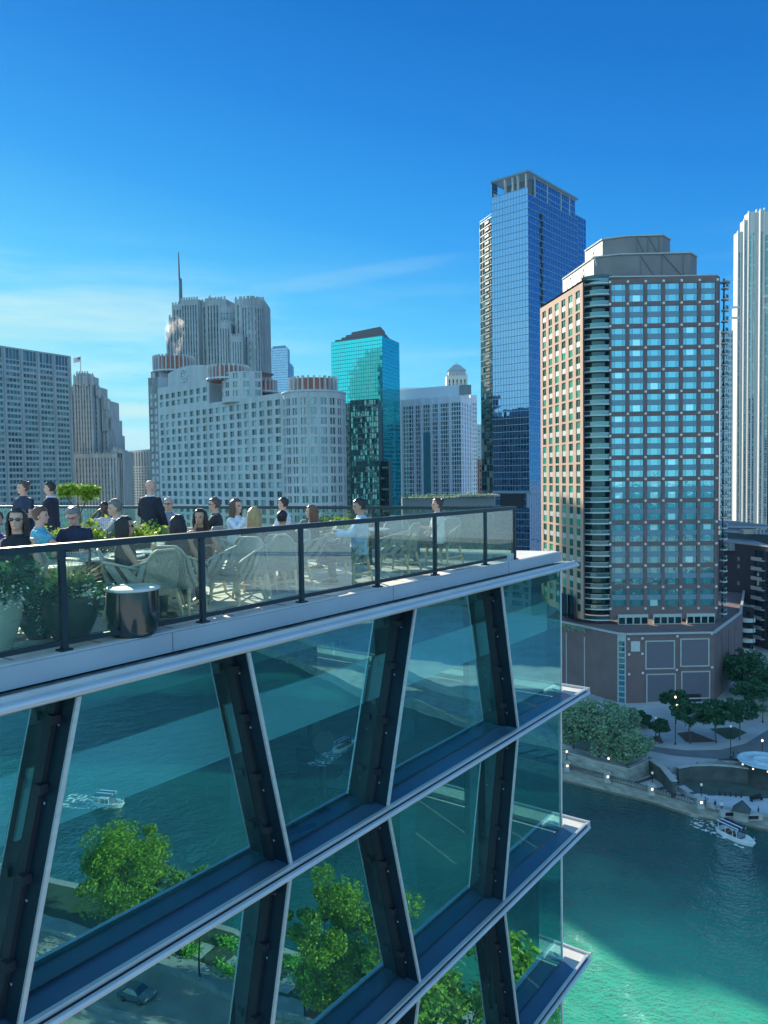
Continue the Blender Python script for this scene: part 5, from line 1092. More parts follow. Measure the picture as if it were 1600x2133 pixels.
m = MB(); p = gx(1562, 272, z1_); m.box((p.x-2.5, p.y-1, z1_), (p.x+2.5, p.y+2, z1_+1.5)); m.build('air_handler', [pmat('tan unit', (.35, .33, .28))], b.root)
m = MB(); p = gx(1530, 264, hz(1530, 1137, 264)); m.box((p.x-2.5, p.y-2, p.z-1.5), (p.x+2.5, p.y+2, p.z+1)); m.build('air_handler', [pmat('grey unit', (.22, .28, .30))], b.root)

# ---- city blocks further along the north bank, east of the picture's edge; they show mirrored in the upper right panes
for (ax, ay, bx, by, hh_, col_, nm_, lb) in ((186, 214, 262, 162, 46, (.16, .11, .10), 'east_brick_block', 'long brown brick block mirrored in the upper right facade panes, nearer the brick tower'), (268, 158, 345, 104, 34, (.20, .20, .18), 'east_stone_block', 'grey stone block mirrored in the upper right facade panes, farther from the brick tower')):
    A = Vector((ax, ay, 0)); B = Vector((bx, by, 0)); b = Bld(nm_, lb, 'building', A); nr = int((hh_-8)/3.2)
    b.flat(A, B, 5, multi(*([(2, 0)]+[x for i in range(nr) for x in ((1.1, 0), (2.1, 1))]+[(1.5, 0)])), pat((B-A).length, 22, .55, 1, 1), dep=.4)
    zt = 5+2+nr*3.2+1.5; d = (B-A).normalized(); bk = Vector((-d.y, d.x, 0))*22; b.quad(B, B+bk, 5, zt); b.quad(A+bk, A, 5, zt); b.roof([A, B, B+bk, A+bk], zt)
    b.finish([pmat(nm_+' wall', col_, .85, var=.15), spandm], [wglass])

# ================================================================== NEAR BUILDING (facade and roof terrace)
nb = thing('terrace_building', 'modern glass building with dark slanted mullions and silver ledges under the roof terrace', 'building', L(10, -8, 0))
dkm = pmat('dark blue painted steel', (.006, .020, .034), .45, spec=.25, var=.06, scale=2, bump=.04, bscale=60)
dkm2 = pmat('black gasket', (.012, .018, .026), .5)
silv = pmat('brushed silver', (.56, .60, .62), .42, metal=.55, var=.08, scale=1.5, stretch=(1, 1, 8))
sill = pmat('blue grey sill metal', (.05, .12, .20), .34, metal=.2, var=.08, scale=1)
fasc = pmat('pale blue fascia', (.30, .38, .45), .45, metal=.2, var=.08, scale=.8)
gutt = pmat('dirty gutter', (.10, .13, .14), .8, var=.5, scale=6, stretch=(1, 1, 1), bump=.3)
topm = pmat('terrace paver', (.52, .53, .50), .75, var=.14, scale=1.2, bump=.15)
facg = seeglass('facade glass', (.46, .88, .90), (.40, .92, .93), .45, fmax=.85, wob=.35, dirt=.02, dstretch=(3, 3, .6))
endg = seeglass('end glass', (.35, .60, .58), (.7, .9, .9), .15)
LV = [59.83, 56.55, 53.05, 49.55, 46.1, 42.6, 39.1, 35.6, 32.1]
S0, S1 = -16.0, 18.15
EV = [(-9.6), (-6.0), (-2.6), 1.0, 4.61, 7.07, 11.03, 14.24]
OD = [(-8.9), (-6.8), (-1.9), .25, 3.85, 7.80, 10.15, 14.95]
lt = lambda s, t, z: L(s, t, z)
# mullions
def mull(st, sb, zt, zb):
    w_ = .06
    lo = [L(sb-w_, -.19, zb), L(sb, -.19, zb), L(sb, .19, zb), L(sb-w_, .19, zb)]; hi = [L(st-w_, -.19, zt), L(st, -.19, zt), L(st, .19, zt), L(st-w_, .19, zt)]
    m = MB(); m.hexa(lo, hi); o = m.build('mullion', [dkm], nb)
    m = MB(); m.hexa([L(sb-.055, .191, zb), L(sb+.0, .191, zb), L(sb+.0, .225, zb), L(sb-.055, .225, zb)], [L(st-.055, .191, zt), L(st+.0, .191, zt), L(st+.0, .225, zt), L(st-.055, .225, zt)]); e = m.build('edge_strip', [silv], o)
    m = MB(); m.hexa([L(sb-w_-.06, -.22, zb), L(sb-w_-.002, -.22, zb), L(sb-w_-.002, -.05, zb), L(sb-w_-.06, -.05, zb)], [L(st-w_-.06, -.22, zt), L(st-w_-.002, -.22, zt), L(st-w_-.002, -.05, zt), L(st-w_-.06, -.05, zt)]); g = m.build('gasket', [dkm2], o)
    for f in (.16, .42, .7, .92):
        s_ = sb+(st-sb)*f-w_; z_ = zb+(zt-zb)*f; m = MB(); m.box((s_-.10, -.1, z_-.05), (s_-.005, .02, z_+.05), 0, lt); m.build('bracket', [dkm2], o)
    for f in (.1, .35, .65, .9):
        s_ = sb+(st-sb)*f-w_-.008; z_ = zb+(zt-zb)*f; m = MB(); m.box((s_-.0, -.02, z_-.012), (s_+.008, .004, z_+.012), 0, lt); m.build('bolt', [silv], o)
    for c in o.children:     # sub-part meshes were built in world coordinates
        for v in c.data.vertices: v.co -= ORG[nb.name]
for lv in range(len(LV)-1):
    T_, B_ = (EV, OD) if lv % 2 == 0 else (OD, EV)
    zt_, zb_ = LV[lv]-.10, LV[lv+1]+.02
    for a_, c_ in zip(T_, B_): mull(a_, c_, zt_, zb_)
    # glass panes between mullions
    ts, bs = [S0]+T_+[S1], [S0]+B_+[S1]
    for i in range(len(ts)-1):
        off = .07
        a0, a1 = ts[i]+(.0), ts[i+1]-(off if i < len(ts)-2 else 0); b0, b1 = bs[i], bs[i+1]-(off if i < len(ts)-2 else 0)
        tl = random.gauss(0, .012)
        m = MB(); m.add([L(b0, -.20, zb_), L(b1, -.20+tl, zb_), L(a1, -.20+tl, zt_), L(a0, -.20, zt_)]); m.build('window_pane', [facg], nb)
        if lv == 0:      # pale roller blind band hanging inside each pane of the top storey
            f = lambda z: (z-zb_)/(zt_-zb_)
            q = [(b0+(a0-b0)*f(z)+.02, b1+(a1-b1)*f(z)-.03, z) for z in (58.08, 58.83)]
            m = MB(); m.hexa([L(q[0][0], -.60, 58.08), L(q[0][1], -.60, 58.08), L(q[0][1], -.55, 58.08), L(q[0][0], -.55, 58.08)], [L(q[1][0], -.60, 58.83), L(q[1][1], -.60, 58.83), L(q[1][1], -.55, 58.83), L(q[1][0], -.55, 58.83)])
            m.build('roller_blind', [pmat('pale teal blind', (.80, .90, .86), .8, var=.03)], nb)
# ledges at each level
for lv, z in enumerate(LV[1:]):
    m = MB(); E_ = S1+.22
    m.box((S0, -.22, z-.16), (E_, .22, z-.02), 0, lt); m.build('sill', [sill], nb)
    m = MB(); m.box((S0, .222, z-.06), (E_+.25, .285, z+.03), 0, lt); m.build('sill_upstand', [silv], nb)
    m = MB(); m.box((S0, .287, z-.09), (E_+.25, .30, z-.02), 0, lt); m.build('sill_groove', [dkm2], nb)
    m = MB(); m.tube([L(S0, .335, z-.07), L(E_+.3, .335, z-.07)], .045, 10); m.build('ledge_nosing', [silv], nb)
    m = MB(); m.box((S0, -.21, z-.20), (E_, .12, z-.165), 0, lt); m.build('ledge_underside', [dkm2], nb)
    # end platform wrapping the corner
    m = MB(); m.box((S1+.05, -9, z-.14), (S1+.62, .22, z-.03), 0, lt); m.build('end_ledge', [pmat('pale end ledge', (.50, .52, .50), .6, var=.12, scale=2)], nb)
    m = MB(); m.box((S1+.62, -9, z-.16), (S1+.68, .3, z+.02), 0, lt); m.box((S1+.05, .222, z-.16), (S1+.62, .28, z+.0), 0, lt); m.build('end_upstand', [silv], nb)
    m = MB(); m.box((S1+.15, -.5, z-.03), (S1+.2, -.45, z+.03), 0, lt); m.build('fixing', [silv], nb)
# corner post + end wall glass
for lv in range(len(LV)-1):
    zt_, zb_ = LV[lv]-.12, LV[lv+1]-.02
    m = MB(); m.tube([L(S1, -.2, zb_), L(S1, -.2, zt_)], .03, 8); m.build('corner_post', [silv], nb)
    for k in range(4):
        m = MB(); m.add([L(S1, -.22-k*2.5, zb_), L(S1, -.22-(k+1)*2.5+.03, zb_), L(S1, -.22-(k+1)*2.5+.03, zt_), L(S1, -.22-k*2.5, zt_)]); m.build('end_pane', [endg], nb)
# floors, columns and inner walls
flr = pmat('interior floor', (.30, .38, .36), .5, var=.15, scale=1); ceil_ = pmat('interior ceiling', (.16, .22, .21), .8); inn = pmat('interior wall', (.03, .05, .055), .8, var=.2, scale=.6)
for lv, z in enumerate(LV):
    m = MB(); m.box((S0, -10, z-.42), (S1-.05, -.26, z-.17), 0, lt); o = m.build('floor_slab', [ceil_], nb)
    m = MB(); m.box((S0, -9.9, z-.165), (S1-.06, -.3, z-.14), 0, lt); m.build('floor', [flr], nb)
m = MB(); m.box((S0, -10.2, 32), (S1-.1, -10, 59.6), 0, lt); m.build('back_wall', [inn], nb)
m = MB(); m.box((S0-.2, -10.2, .0), (S1+.1, -.3, 31.5), 0, lt); m.build('lower_floors', [glassy('lower glass', (.01, .04, .05), (.6, .85, .9), .4)], nb)
m = MB(); m.box((S0-.2, -10.2, 31.5), (S0, -.3, 59.6), 0, lt); m.build('side_wall', [inn], nb)
for s_ in (-4.5, 2.2, 8.6, 13.3, 17.0):
    m = MB(); m.box((s_-.3, -2.2, 32), (s_+.3, -1.6, 59.4), 0, lt); m.build('column', [pmat('teal column', (.18, .30, .30), .7)], nb)
for (s0, s1, t_, z0_, z1_, c_, nm) in ((12.6, 14.0, -3.0, 49.5, 56.3, (.02, .035, .045), 'dark_partition'), (15.2, 15.9, -1.0, 56.5, 59.3, (.28, .42, .38), 'light_partition'), (14.4, 14.75, -.7, 53.0, 58.0, (.30, .46, .42), 'light_partition'), (11.2, 13.4, -4.2, 56.5, 58.9, (.03, .05, .05), 'dark_partition'), (2.2, 5.6, -6.0, 53, 59, (.03, .05, .06), 'dark_partition')):
    m = MB(); m.box((s0, t_-.12, z0_), (s1, t_, z1_), 0, lt); m.build(nm, [pmat(nm+str(c_), c_, .8)], nb)
# curtains in the corner room of the third storey
m = MB(); rows = []
for z in (49.7, 52.6):
    rows.append([L(15.3+i*.02, -.75+.09*math.sin(i*.62)+.03*math.sin(i*1.7), z) for i in range(130)])
m.grid(rows, 0, False, True); m.build('curtain', [pmat('dark green curtain', (.05, .12, .095), .9, var=.2, scale=3)], nb)
m = MB(); rows = []
for z in (46.2, 49.2): rows.append([L(12.6+i*.02, -.7+.08*math.sin(i*.7), z) for i in range(110)])
m.grid(rows, 0, False, True); m.build('curtain', [pmat('sheer curtain', (.35, .5, .48), .9, var=.1, scale=3)], nb)
# gym equipment behind the middle panes (floor of the top storey)
zf = LV[1]-.13
steel = pmat('gym frame', (.05, .07, .08), .4, metal=.5); pad = pmat('black pad', (.015, .02, .022), .6); chrome = pmat('chrome', (.12, .15, .15), .4, metal=.6)
def gbench(s, t, ang, lab, tall=0):
    P = L(s, t, zf); th = thing('weight_bench', lab, 'weight bench', P, ang, 'gym machines behind the glass')
    m = MB(); m.lathe((0, 0, .42), [(.12, 0), (.34, .03), (.36, .07), (.3, .1)], 14, sx=1.4, sy=.8); m.build('seat', [pad], th, local=True)
    m = MB(); m.bar((0, 0, 0), (0, 0, .42), .08, .08); m.bar((-.45, 0, .04), (.45, 0, .04), .07, .06); m.bar((-.4, -.3, .04), (-.4, .3, .04), .07, .06); m.bar((.4, -.3, .04), (.4, .3, .04), .07, .06); m.build('frame', [steel], th, local=True)
    m = MB(); m.hexa([(-.55, -.16, .55), (-.47, -.16, .52), (-.47, .16, .52), (-.55, .16, .55)], [(-.75, -.15, 1.15), (-.67, -.15, 1.15), (-.67, .15, 1.15), (-.75, .15, 1.15)]); m.build('backrest', [pad], th, local=True)
    if tall:
        m = MB(); m.tube([(.5, -.35, 0), (.5, -.35, 1.7), (.45, 0, 1.85), (.5, .35, 1.7), (.5, .35, 0)], .04, 8); m.build('upright', [steel], th, local=True)
        m = MB(); m.tube([(.5, -.42, 1.2), (.5, -.36, 1.2)], .2, 12); m.tube([(.5, .36, 1.2), (.5, .42, 1.2)], .2, 12); m.build('weight_plate', [chrome], th, local=True)
gbench(9.35, -1.3, .4, 'black padded bench machine with tall uprights behind the middle glass pane', 1)
gbench(9.9, -1.0, 1.2, 'black weight bench nearest the mullion behind the middle glass pane')
gbench(8.9, -.95, 2.2, 'low black gym stool at the left of the middle glass pane')
th = thing('exercise_bike', 'dark exercise bike with handlebars behind the middle glass pane', 'exercise bike', L(9.0, -2.0, zf), .6, 'gym machines behind the glass')
m = MB(); m.bar((-.5, 0, .05), (.5, 0, .05), .3, .07); m.bar((-.15, 0, .05), (-.25, 0, .95), .07, .07); m.bar((.25, 0, .05), (.45, 0, 1.15), .07, .07); m.bar((-.2, 0, .5), (.35, 0, .5), .06, .08); m.build('frame', [steel], th, local=True)
m = MB(); m.ball((-.26, 0, 1.0), (.15, .1, .05)); m.build('saddle', [pad], th, local=True)
m = MB(); m.tube([(.6, -.22, 1.3), (.45, -.2, 1.2), (.45, .2, 1.2), (.6, .22, 1.3)], .02, 6); m.build('handlebar', [chrome], th, local=True)
m = MB(); m.tube([(.35, -.03, .35), (.35, .03, .35)], .24, 18); m.build('flywheel', [chrome], th, local=True)

# ---- roof slab, fascia, gutter, nosing
FZ = 60.2; SE = 17.3
m = MB(); m.hexa([L(S0, -17, FZ-.25), L(S0, .12, FZ-.25), L(SE, .12, FZ-.25), L(SE-4.0, -17, FZ-.25)][::-1], [L(S0, -17, FZ), L(S0, .12, FZ), L(SE, .12, FZ), L(SE-4.0, -17, FZ)][::-1]); m.build('terrace_floor', [topm], nb)
m = MB()
joint = pmat('paver joint', (.12, .13, .13), .9)
for i in range(18): m.box((S0+2+i*1.0+10, -15, FZ), (S0+2+i*1.0+10.02, -.02, FZ+.003), 0, lt)
for i in range(15): m.box((-4, -.6-i*1.0, FZ), (14.0, -.58-i*1.0, FZ+.0035), 0, lt)
m.build('paver_joint', [joint], nb)
m = MB(); m.box((S0, .121, FZ-.24), (SE+.05, .17, FZ-.01), 0, lt); m.build('fascia', [fasc], nb)
for s_ in (1.2, 5.85, 10.4, 14.6):
    m = MB(); m.box((s_, .17, FZ-.24), (s_+.012, .1725, FZ-.01), 0, lt); m.build('fascia_joint', [joint], nb)
m = MB(); m.box((S0, .1, FZ-.34), (SE+.3, .27, FZ-.27), 0, lt); m.build('gutter', [gutt], nb)
m = MB(); m.box((S0, .272, FZ-.36), (SE+.55, .31, FZ-.26), 0, lt); m.build('gutter_rim', [silv], nb)
m = MB(); m.tube([L(S0, .345, FZ-.37), L(SE+.62, .345, FZ-.37)], .055, 10); m.build('roof_nosing', [silv], nb)
m = MB(); m.box((S0, -.25, FZ-.42), (SE+.5, .2, FZ-.35), 0, lt); m.build('soffit', [dkm2], nb)
m = MB(); m.hexa([L(SE+.02, .1, FZ-.35), L(SE+.62, .28, FZ-.35), L(SE-2.4, -12, FZ-.35), L(SE-3, -12, FZ-.35)], [L(SE+.02, .1, FZ-.29), L(SE+.62, .28, FZ-.29), L(SE-2.4, -12, FZ-.29), L(SE-3, -12, FZ-.29)]); m.build('end_gutter', [fasc], nb, recalc=True)

# ---- railings
railm = pmat('dark rail metal', (.02, .04, .055), .35, metal=.4, var=.05)
rgl = seeglass('railing glass', (.80, .90, .86), (.85, 1, .95), .03, fmax=.30, dirt=.028, dstretch=(14, 14, 1.2), dcol=(.50, .60, .52))
def railing(P, Q, n, lab, posts=None, handle=.09, z0=FZ, alltop=61.36):
    th = thing('glass_railing', lab, 'railing', Vector((P.x, P.y, z0))); d = Q-P; d.z = 0; ln = d.length; d.normalize(); nn = Vector((d.y, -d.x, 0)); T = lambda a, b, c: Vector((P.x, P.y, 0))+d*a+nn*b+Vector((0, 0, c))
    ps = posts or [ln*i/n for i in range(n+1)]
    m = MB(); m.box((-.02, -.045, alltop-.075), (ln+.02, .045, alltop), 0, T); m.build('top_rail', [railm], th)
    m = MB(); m.box((0, -.02, z0+.06), (ln, .02, z0+.115), 0, T); m.build('bottom_rail', [railm], th)
    for s_ in ps:
        m = MB(); m.box((s_-.033, -.03, z0), (s_+.033, .03, alltop-.076), 0, T); o = m.build('post', [railm], th)
        m = MB(); m.box((s_-.07, -.06, z0+.0), (s_+.07, .06, z0+.02), 0, T); c = m.build('base_plate', [railm], o)
        for v in c.data.vertices: v.co -= ORG[th.name]
    for a_, b_ in zip(ps, ps[1:]):
        m = MB(); m.box((a_+.034, -.006, z0+.116), (b_-.034, .006, alltop-.078), 0, T); m.build('glass_panel', [rgl], th)
    return th
PC = L(15.25, 0, FZ)
railing(L(-8.7, 0, FZ), PC, 0, 'long dark rail with dirty glass panels along the front edge of the terrace', posts=[-2.9+8.7-2.85+.0-1.87*0, 2.7+8.7-3.74+0, 2.7+8.7-1.87, 2.7+8.7, 4.56+8.7, 6.47+8.7, 8.33+8.7, 10.2+8.7, 11.98+8.7, 13.9+8.7, 15.22+8.7])
PB = gx(160, 21.8, FZ)
railing(PC+(PB-PC).normalized()*.05, PB+(PB-PC)*.6, 12, 'dark top rail with clear glass along the far side of the terrace')
# far upstand under the back rail
m = MB(); d = (PB-PC); d.normalize(); n_ = Vector((-d.y, d.x, 0)); a_ = PC+n_*.12; b_ = PC+d*26+n_*.12
m.hexa([a_+Vector((0, 0, -.1)), b_+Vector((0, 0, -.1)), b_+n_*.3+Vector((0, 0, -.1)), a_+n_*.3+Vector((0, 0, -.1))], [a_+Vector((0, 0, .14)), b_+Vector((0, 0, .14)), b_+n_*.3+Vector((0, 0, .14)), a_+n_*.3+Vector((0, 0, .14))]); m.build('roof_upstand', [fasc], nb, recalc=True)

# ================================================================== TERRACE FURNITURE
weave = pmat('grey woven rope', (.36, .40, .37), .8, var=.25, scale=28, stretch=(1, 1, 4), bump=.8, bscale=90)
wood = pmat('pale teak leg', (.66, .52, .32), .6, var=.2, scale=6, stretch=(1, 1, 6))
# woven rope lets light through between the cords
_t = weave.node_tree; _o = [n for n in _t.nodes if n.type == 'OUTPUT_MATERIAL'][0]; _b = [n for n in _t.nodes if n.type == 'BSDF_PRINCIPLED'][0]
_tc = N(_t, 'ShaderNodeTexCoord'); _w = N(_t, 'ShaderNodeTexWave', wave_type='BANDS', bands_direction='X'); _w.inputs['Scale'].default_value = 14; _w.inputs['Distortion'].default_value = .4; _t.links.new(_tc.outputs['Object'], _w.inputs[0])
_g = N(_t, 'ShaderNodeMath', operation='LESS_THAN'); _g.inputs[1].default_value = .30; _t.links.new(_w.outputs['Fac'], _g.inputs[0]); _tr = N(_t, 'ShaderNodeBsdfTransparent'); _mx = N(_t, 'ShaderNodeMixShader')
_t.links.new(_g.outputs[0], _mx.inputs[0]); _t.links.new(_b.outputs[0], _mx.inputs[1]); _t.links.new(_tr.outputs[0], _mx.inputs[2]); _t.links.new(_mx.outputs[0], _o.inputs[0])
cush = pmat('grey cushion', (.20, .22, .22), .9, var=.1)
def make_chair(loc, rz, label):
    th = thing('armchair', label, 'chair', loc, rz, 'woven armchairs on the terrace')
    W = .30
    # shell: a curved woven band running round arms and back, facing +Y
    k = 15; m = MB(); lo, hi, lo2, hi2 = [], [], [], []
    for i in range(k):
        f = i/(k-1); a = math.pi*(1.0+f)                       # from right arm round the back to the left arm
        x = -W*1.02*math.cos(a)*(1.0); yy = math.sin(a)
        y = -.30+.30*(1+yy)*1.0 if False else (.30*0 + (-.28 if abs(math.cos(a)) < .8 else -.28+(abs(math.cos(a))-.8)*2.9))
        back = 1-min(1, max(0, (abs(math.cos(a))-.55)/.45)); top = .64+.30*back**.8
        lean = -.12*back
        lo.append(Vector((x*.93, y+.02, .36))); hi.append(Vector((x*1.05, y+lean, top))); lo2.append(Vector((x*.86, y+.05, .36))); hi2.append(Vector((x*.98, y+lean+.03, top)))
    m.grid([lo, [(a_+b_)*.5+Vector((0, -.015, 0)) for a_, b_ in zip(lo, hi)], hi, hi2, [(a_+b_)*.5 for a_, b_ in zip(lo2, hi2)], lo2], 0, False, True)
    m.build('shell', [weave], th, local=True)
    m = MB(); m.tube([v+Vector((0, 0, .005)) for v in hi], .018, 6); m.build('rim', [pmat('light rim', (.42, .44, .40), .6)], th, local=True)
    m = MB(); m.box((-.27, -.26, .36), (.27, .30, .43)); m.build('seat', [weave], th, local=True)
    m = MB(); m.lathe((0, .02, .43), [(.22, 0), (.26, .03), (.24, .075), (.1, .085)], 12, sy=1.05); m.build('cushion', [cush], th, local=True)
    for sx_ in (-1, 1):
        for y0_, y1_ in ((.26, .31), (-.25, -.36)):
            m = MB(); m.tube([(sx_*.25, y0_, .37), (sx_*.29, y1_, 0)], [.031, .020], 8); m.build('leg', [wood], th, local=True)
        m = MB(); m.bar((sx_*.275, .29, .16), (sx_*.275, -.31, .16), .025, .03); m.build('stretcher', [wood], th, local=True)
    th.scale = (.94, .94, 1.0)
    return th
def FL(s, t): return L(s, t, FZ)
a0 = math.atan2(UF.y, UF.x)-math.pi/2       # rotation that makes +Y point along the facade
chairs = [
 (6.15, -.62, math.pi*.5+a0-.1+0*1, 'grey woven armchair right of the drum table, its back against the rail'),
 (6.75, -1.35, math.pi*.5+a0+.5, 'grey woven armchair half hidden behind the second rail post'),
 (7.75, -.75, math.pi+a0+.15, 'grey woven armchair seen from its side, fourth panel, arm sloping to the left'),
 (8.65, -1.15, math.pi*.5+a0+.25, 'grey woven armchair with its tall back left of the third rail post'),
 (9.35, -1.25, math.pi+a0-.1, 'grey woven armchair just right of the third rail post'),
 (10.42, -.78, math.pi+a0+.12, 'grey woven armchair holding the man in the pale blue shirt'),
 (12.05, -.85, math.pi*.5+a0+.15, 'grey woven armchair seen square from behind, with a dark cushion'),
 (13.65, -.85, math.pi+a0+.0, 'grey woven armchair holding the woman in the white top'),
 (14.0, -2.3, math.pi+a0+.6, 'grey woven armchair farthest right, close to the rail corner'),
 (12.9, -3.2, a0-1.2, 'grey woven armchair behind the far small table at the right'),
 (10.1, -2.8, a0+2.4, 'grey woven armchair on the far side of the white table with plates'),
 (9.7, -6.6, a0+2.6, 'dark backed armchair of the man in the black shirt'),
]
ch0 = None
for s_, t_, rz_, lb in chairs:
    if ch0 is None: ch0 = make_chair(FL(s_, t_), rz_, lb)
    else: dup(ch0, FL(s_, t_), rz_, lb)
def chair_at(x, z, d_, rz_, lb): p = gx(x, d_, FZ); return dup(ch0, p, rz_, lb)
# black wire chair at the left
def wirechair(p, rz_, lb):
    th = thing('wire_chair', lb, 'chair', p, rz_); bk_ = pmat('black tube', (.03, .035, .04), .4, metal=.5)
    m = MB(); m.tube([(-.28, -.25, .5), (-.30, -.3, .9), (-.24, -.32, .98), (.24, -.32, .98), (.30, -.3, .9), (.28, -.25, .5)], .018, 8); m.build('back_frame', [bk_], th, local=True)
    m = MB(); m.tube([(-.23, -.29, .86), (.23, -.29, .86)], .025, 8); m.box((-.25, -.31, .6), (.25, -.29, .8)); m.build('back_panel', [weave], th, local=True)
    m = MB(); m.box((-.26, -.26, .44), (.26, .26, .48)); m.build('seat', [weave], th, local=True)
    for x in (-.26, .26):
        for y in (-.26, .26): m = MB(); m.tube([(x, y, .45), (x*1.1, y*1.1, 0)], .015, 6); m.build('leg', [bk_], th, local=True)
wirechair(gx(130, 9.9, FZ), math.radians(200)+math.pi*0, 'black tube framed chair back rising just above the rail at the left')
tblm = pmat('pale table top', (.52, .58, .58), .25, var=.06, scale=2); tleg = pmat('dark table base', (.03, .04, .045), .4, metal=.4)
glsm = seeglass('drinking glass', (.9, .95, .95), (1, 1, 1), .15)
def table(p, r, lab, h=.75, grp='round tables on the terrace'):
    th = thing('round_table', lab, 'table', p, 0, grp)
    m = MB(); m.lathe((0, 0, 0), [(r-.02, h-.03), (r, h-.02), (r, h-.004), (r-.01, h)], 32); m.build('tabletop', [tblm], th, local=True)
    m = MB(); m.lathe((0, 0, 0), [(.24, 0), (.24, .015), (.05, .03), (.035, .1), (.035, h-.06), (.12, h-.031)], 16); m.build('pedestal', [tleg], th, local=True); return th
def tumbler(p, lab, fill=None, h=.13):
    th = thing('drinking_glass', lab, 'glass', p, 0, 'glasses on the terrace tables')
    m = MB(); m.lathe((0, 0, 0), [(.028, 0), (.032, .01), (.038, h)], 10); m.build('cup', [glsm], th, local=True)
    if fill: m = MB(); m.lathe((0, 0, 0), [(.025, .012), (.033, h*.7)], 10); m.build('drink', [pmat('drink'+str(fill), fill, .2)], th, local=True)
def plate(p, lab): m = MB(); m.lathe(p, [(.06, .002), (.12, .02), (.125, .024), (.06, .012)], 18); tag(m.build('plate', [pmat('white china', (.75, .77, .76), .2)]), lab, 'plate', 'plates on the terrace tables')
T1 = FL(7.55, -2.15); table(T1, .45, 'round pale table with an orange drink, seen through the third glass panel')
T2 = FL(9.95, -2.0); table(T2, .48, 'round pale table set with plates and glasses in front of the brown haired woman')
T3 = FL(12.9, -2.2); table(T3, .42, 'round pale table between the square-on chair and the far right chairs')
T4 = gx(215, 11.0, FZ); table(T4, .55, 'blue white table beside the grey haired man in the dark polo shirt')
T5 = gx(100, 9.9, FZ); table(T5, .42, 'small table with glasses behind the black chair back'); T6 = gx(300, 13.2, FZ); table(T6, .5, 'pale table in front of the standing man in the dark suit')
T7 = gx(620, 15.6, FZ); table(T7, .5, 'pale table in the middle distance by the far rail')
zt_ = Vector((0, 0, .75))
for p, dx, dy, lb, fl in ((T1, -.15, -.05, 'glass of orange drink on the table in the third panel', (.7, .3, .03)), (T1, .1, .12, 'clear glass beside the orange drink', None), (T2, .05, .1, 'left clear glass of the pair on the plate table', None), (T2, .2, .02, 'right clear glass of the pair on the plate table', None), (T4, -.3, -.1, 'clear glass in front of the grey haired man, leftmost of two', None), (T4, -.1, -.2, 'clear glass in front of the grey haired man, rightmost of two', None), (T5, .1, .1, 'clear glass beside the arm of the man in the blue shirt', None), (T5, -.15, -.1, 'clear glass by the shoulder of the woman in sunglasses', None), (T7, 0, 0, 'tall clear glass at the far table', None), (T7, .2, .1, 'short clear glass at the far table', None)):
    tumbler(p+zt_+Vector((dx, dy, 0)), lb, fl)
plate(T2+zt_+Vector((-.2, -.05, 0)), 'white plate nearest the woman with brown hair'); plate(T2+zt_+Vector((.22, -.2, 0)), 'white plate nearest the man in the blue shirt'); plate(T4+zt_+Vector((.2, -.1, 0)), 'white plate on the blue white table')
plate(T1+zt_+Vector((.2, -.15, 0)), 'white plate beside the orange drink')
# glossy drum table
dr = gx(269, 9.02, FZ); th = thing('drum_table', 'low glossy black drum table with a pale round top, behind the rail', 'side table', dr)
drm = glassy('glossy black drum', (.008, .010, .012), (.8, .9, .9), .10, rough=.12)
m = MB(); m.lathe((0, 0, 0), [(.24, 0), (.29, .08), (.305, .3), (.30, .535)], 36); m.build('drum', [drm], th, local=True)
m = MB(); m.lathe((0, 0, 0), [(.305, .536), (.32, .545), (.32, .56), (.30, .572)], 36); m.build('top', [pmat('pale drum top', (.50, .56, .52), .4)], th, local=True)
# planters
pot = pmat('dark planter glaze', (.012, .02, .024), .45); potw = pmat('pale planter', (.38, .42, .38), .5, var=.1)
whitefl = pmat('white petals', (.68, .74, .72), .6); gr = leafmat('grass blades', (.16, .22, .11), (.36, .42, .24))
def planter(p, r, h, m_, lab, ns=16):
    th = thing('planter', lab, 'planter', p)
    m = MB(); m.lathe((0, 0, 0), [(r*.5, 0), (r*.62, .04), (r*.95, h*.55), (r, h*.85), (r*.97, h), (r*.9, h), (r*.88, h-.05)], 28); m.build('pot', [m_], th, local=True)
    m = MB(); m.lathe((0, 0, 0), [(r*.86, h-.06), (r*.3, h-.05)], 16); m.build('soil', [mulch], th, local=True); return th
def blades(th, c, n, hgt, spread, mat, rng, w_=.006, nm='grass'):
    m = MB()
    for _ in range(n):
        a = rng.uniform(0, 6.283); r0_ = rng.uniform(0, .12); sp_ = rng.uniform(.1, 1)*spread; h_ = hgt*rng.uniform(.55, 1.1); b0 = c+Vector((math.cos(a)*r0_, math.sin(a)*r0_, 0))
        pts = [b0+Vector((math.cos(a)*sp_*f**1.8, math.sin(a)*sp_*f**1.8, h_*(f-.28*f*f))) for f in (0, .35, .7, 1)]
        sd_ = Vector((-math.sin(a), math.cos(a), 0))*w_
        for i in range(3): m.add([pts[i]-sd_*(1-i*.3), pts[i]+sd_*(1-i*.3), pts[i+1]+sd_*(.7-i*.3), pts[i+1]-sd_*(.7-i*.3)], 0, rng.random())
    return m.build(nm, [mat], th, local=True)
def foliage(th, c, n, r, mat, rng, size=.05, nm='foliage', m=None):
    m = MB()
    for _ in range(n):
        v = Vector((rng.gauss(0, r[0]), rng.gauss(0, r[1]), rng.gauss(0, r[2]))); leaf(m, c+v, size, rng)
    return m.build(nm, [mat], th, local=True)
rng = random.Random(21)
pl = planter(gx(138, 8.78, FZ), .32, .52, pot, 'large dark bowl planter with tall pale grass and small white flowers, behind the rail')
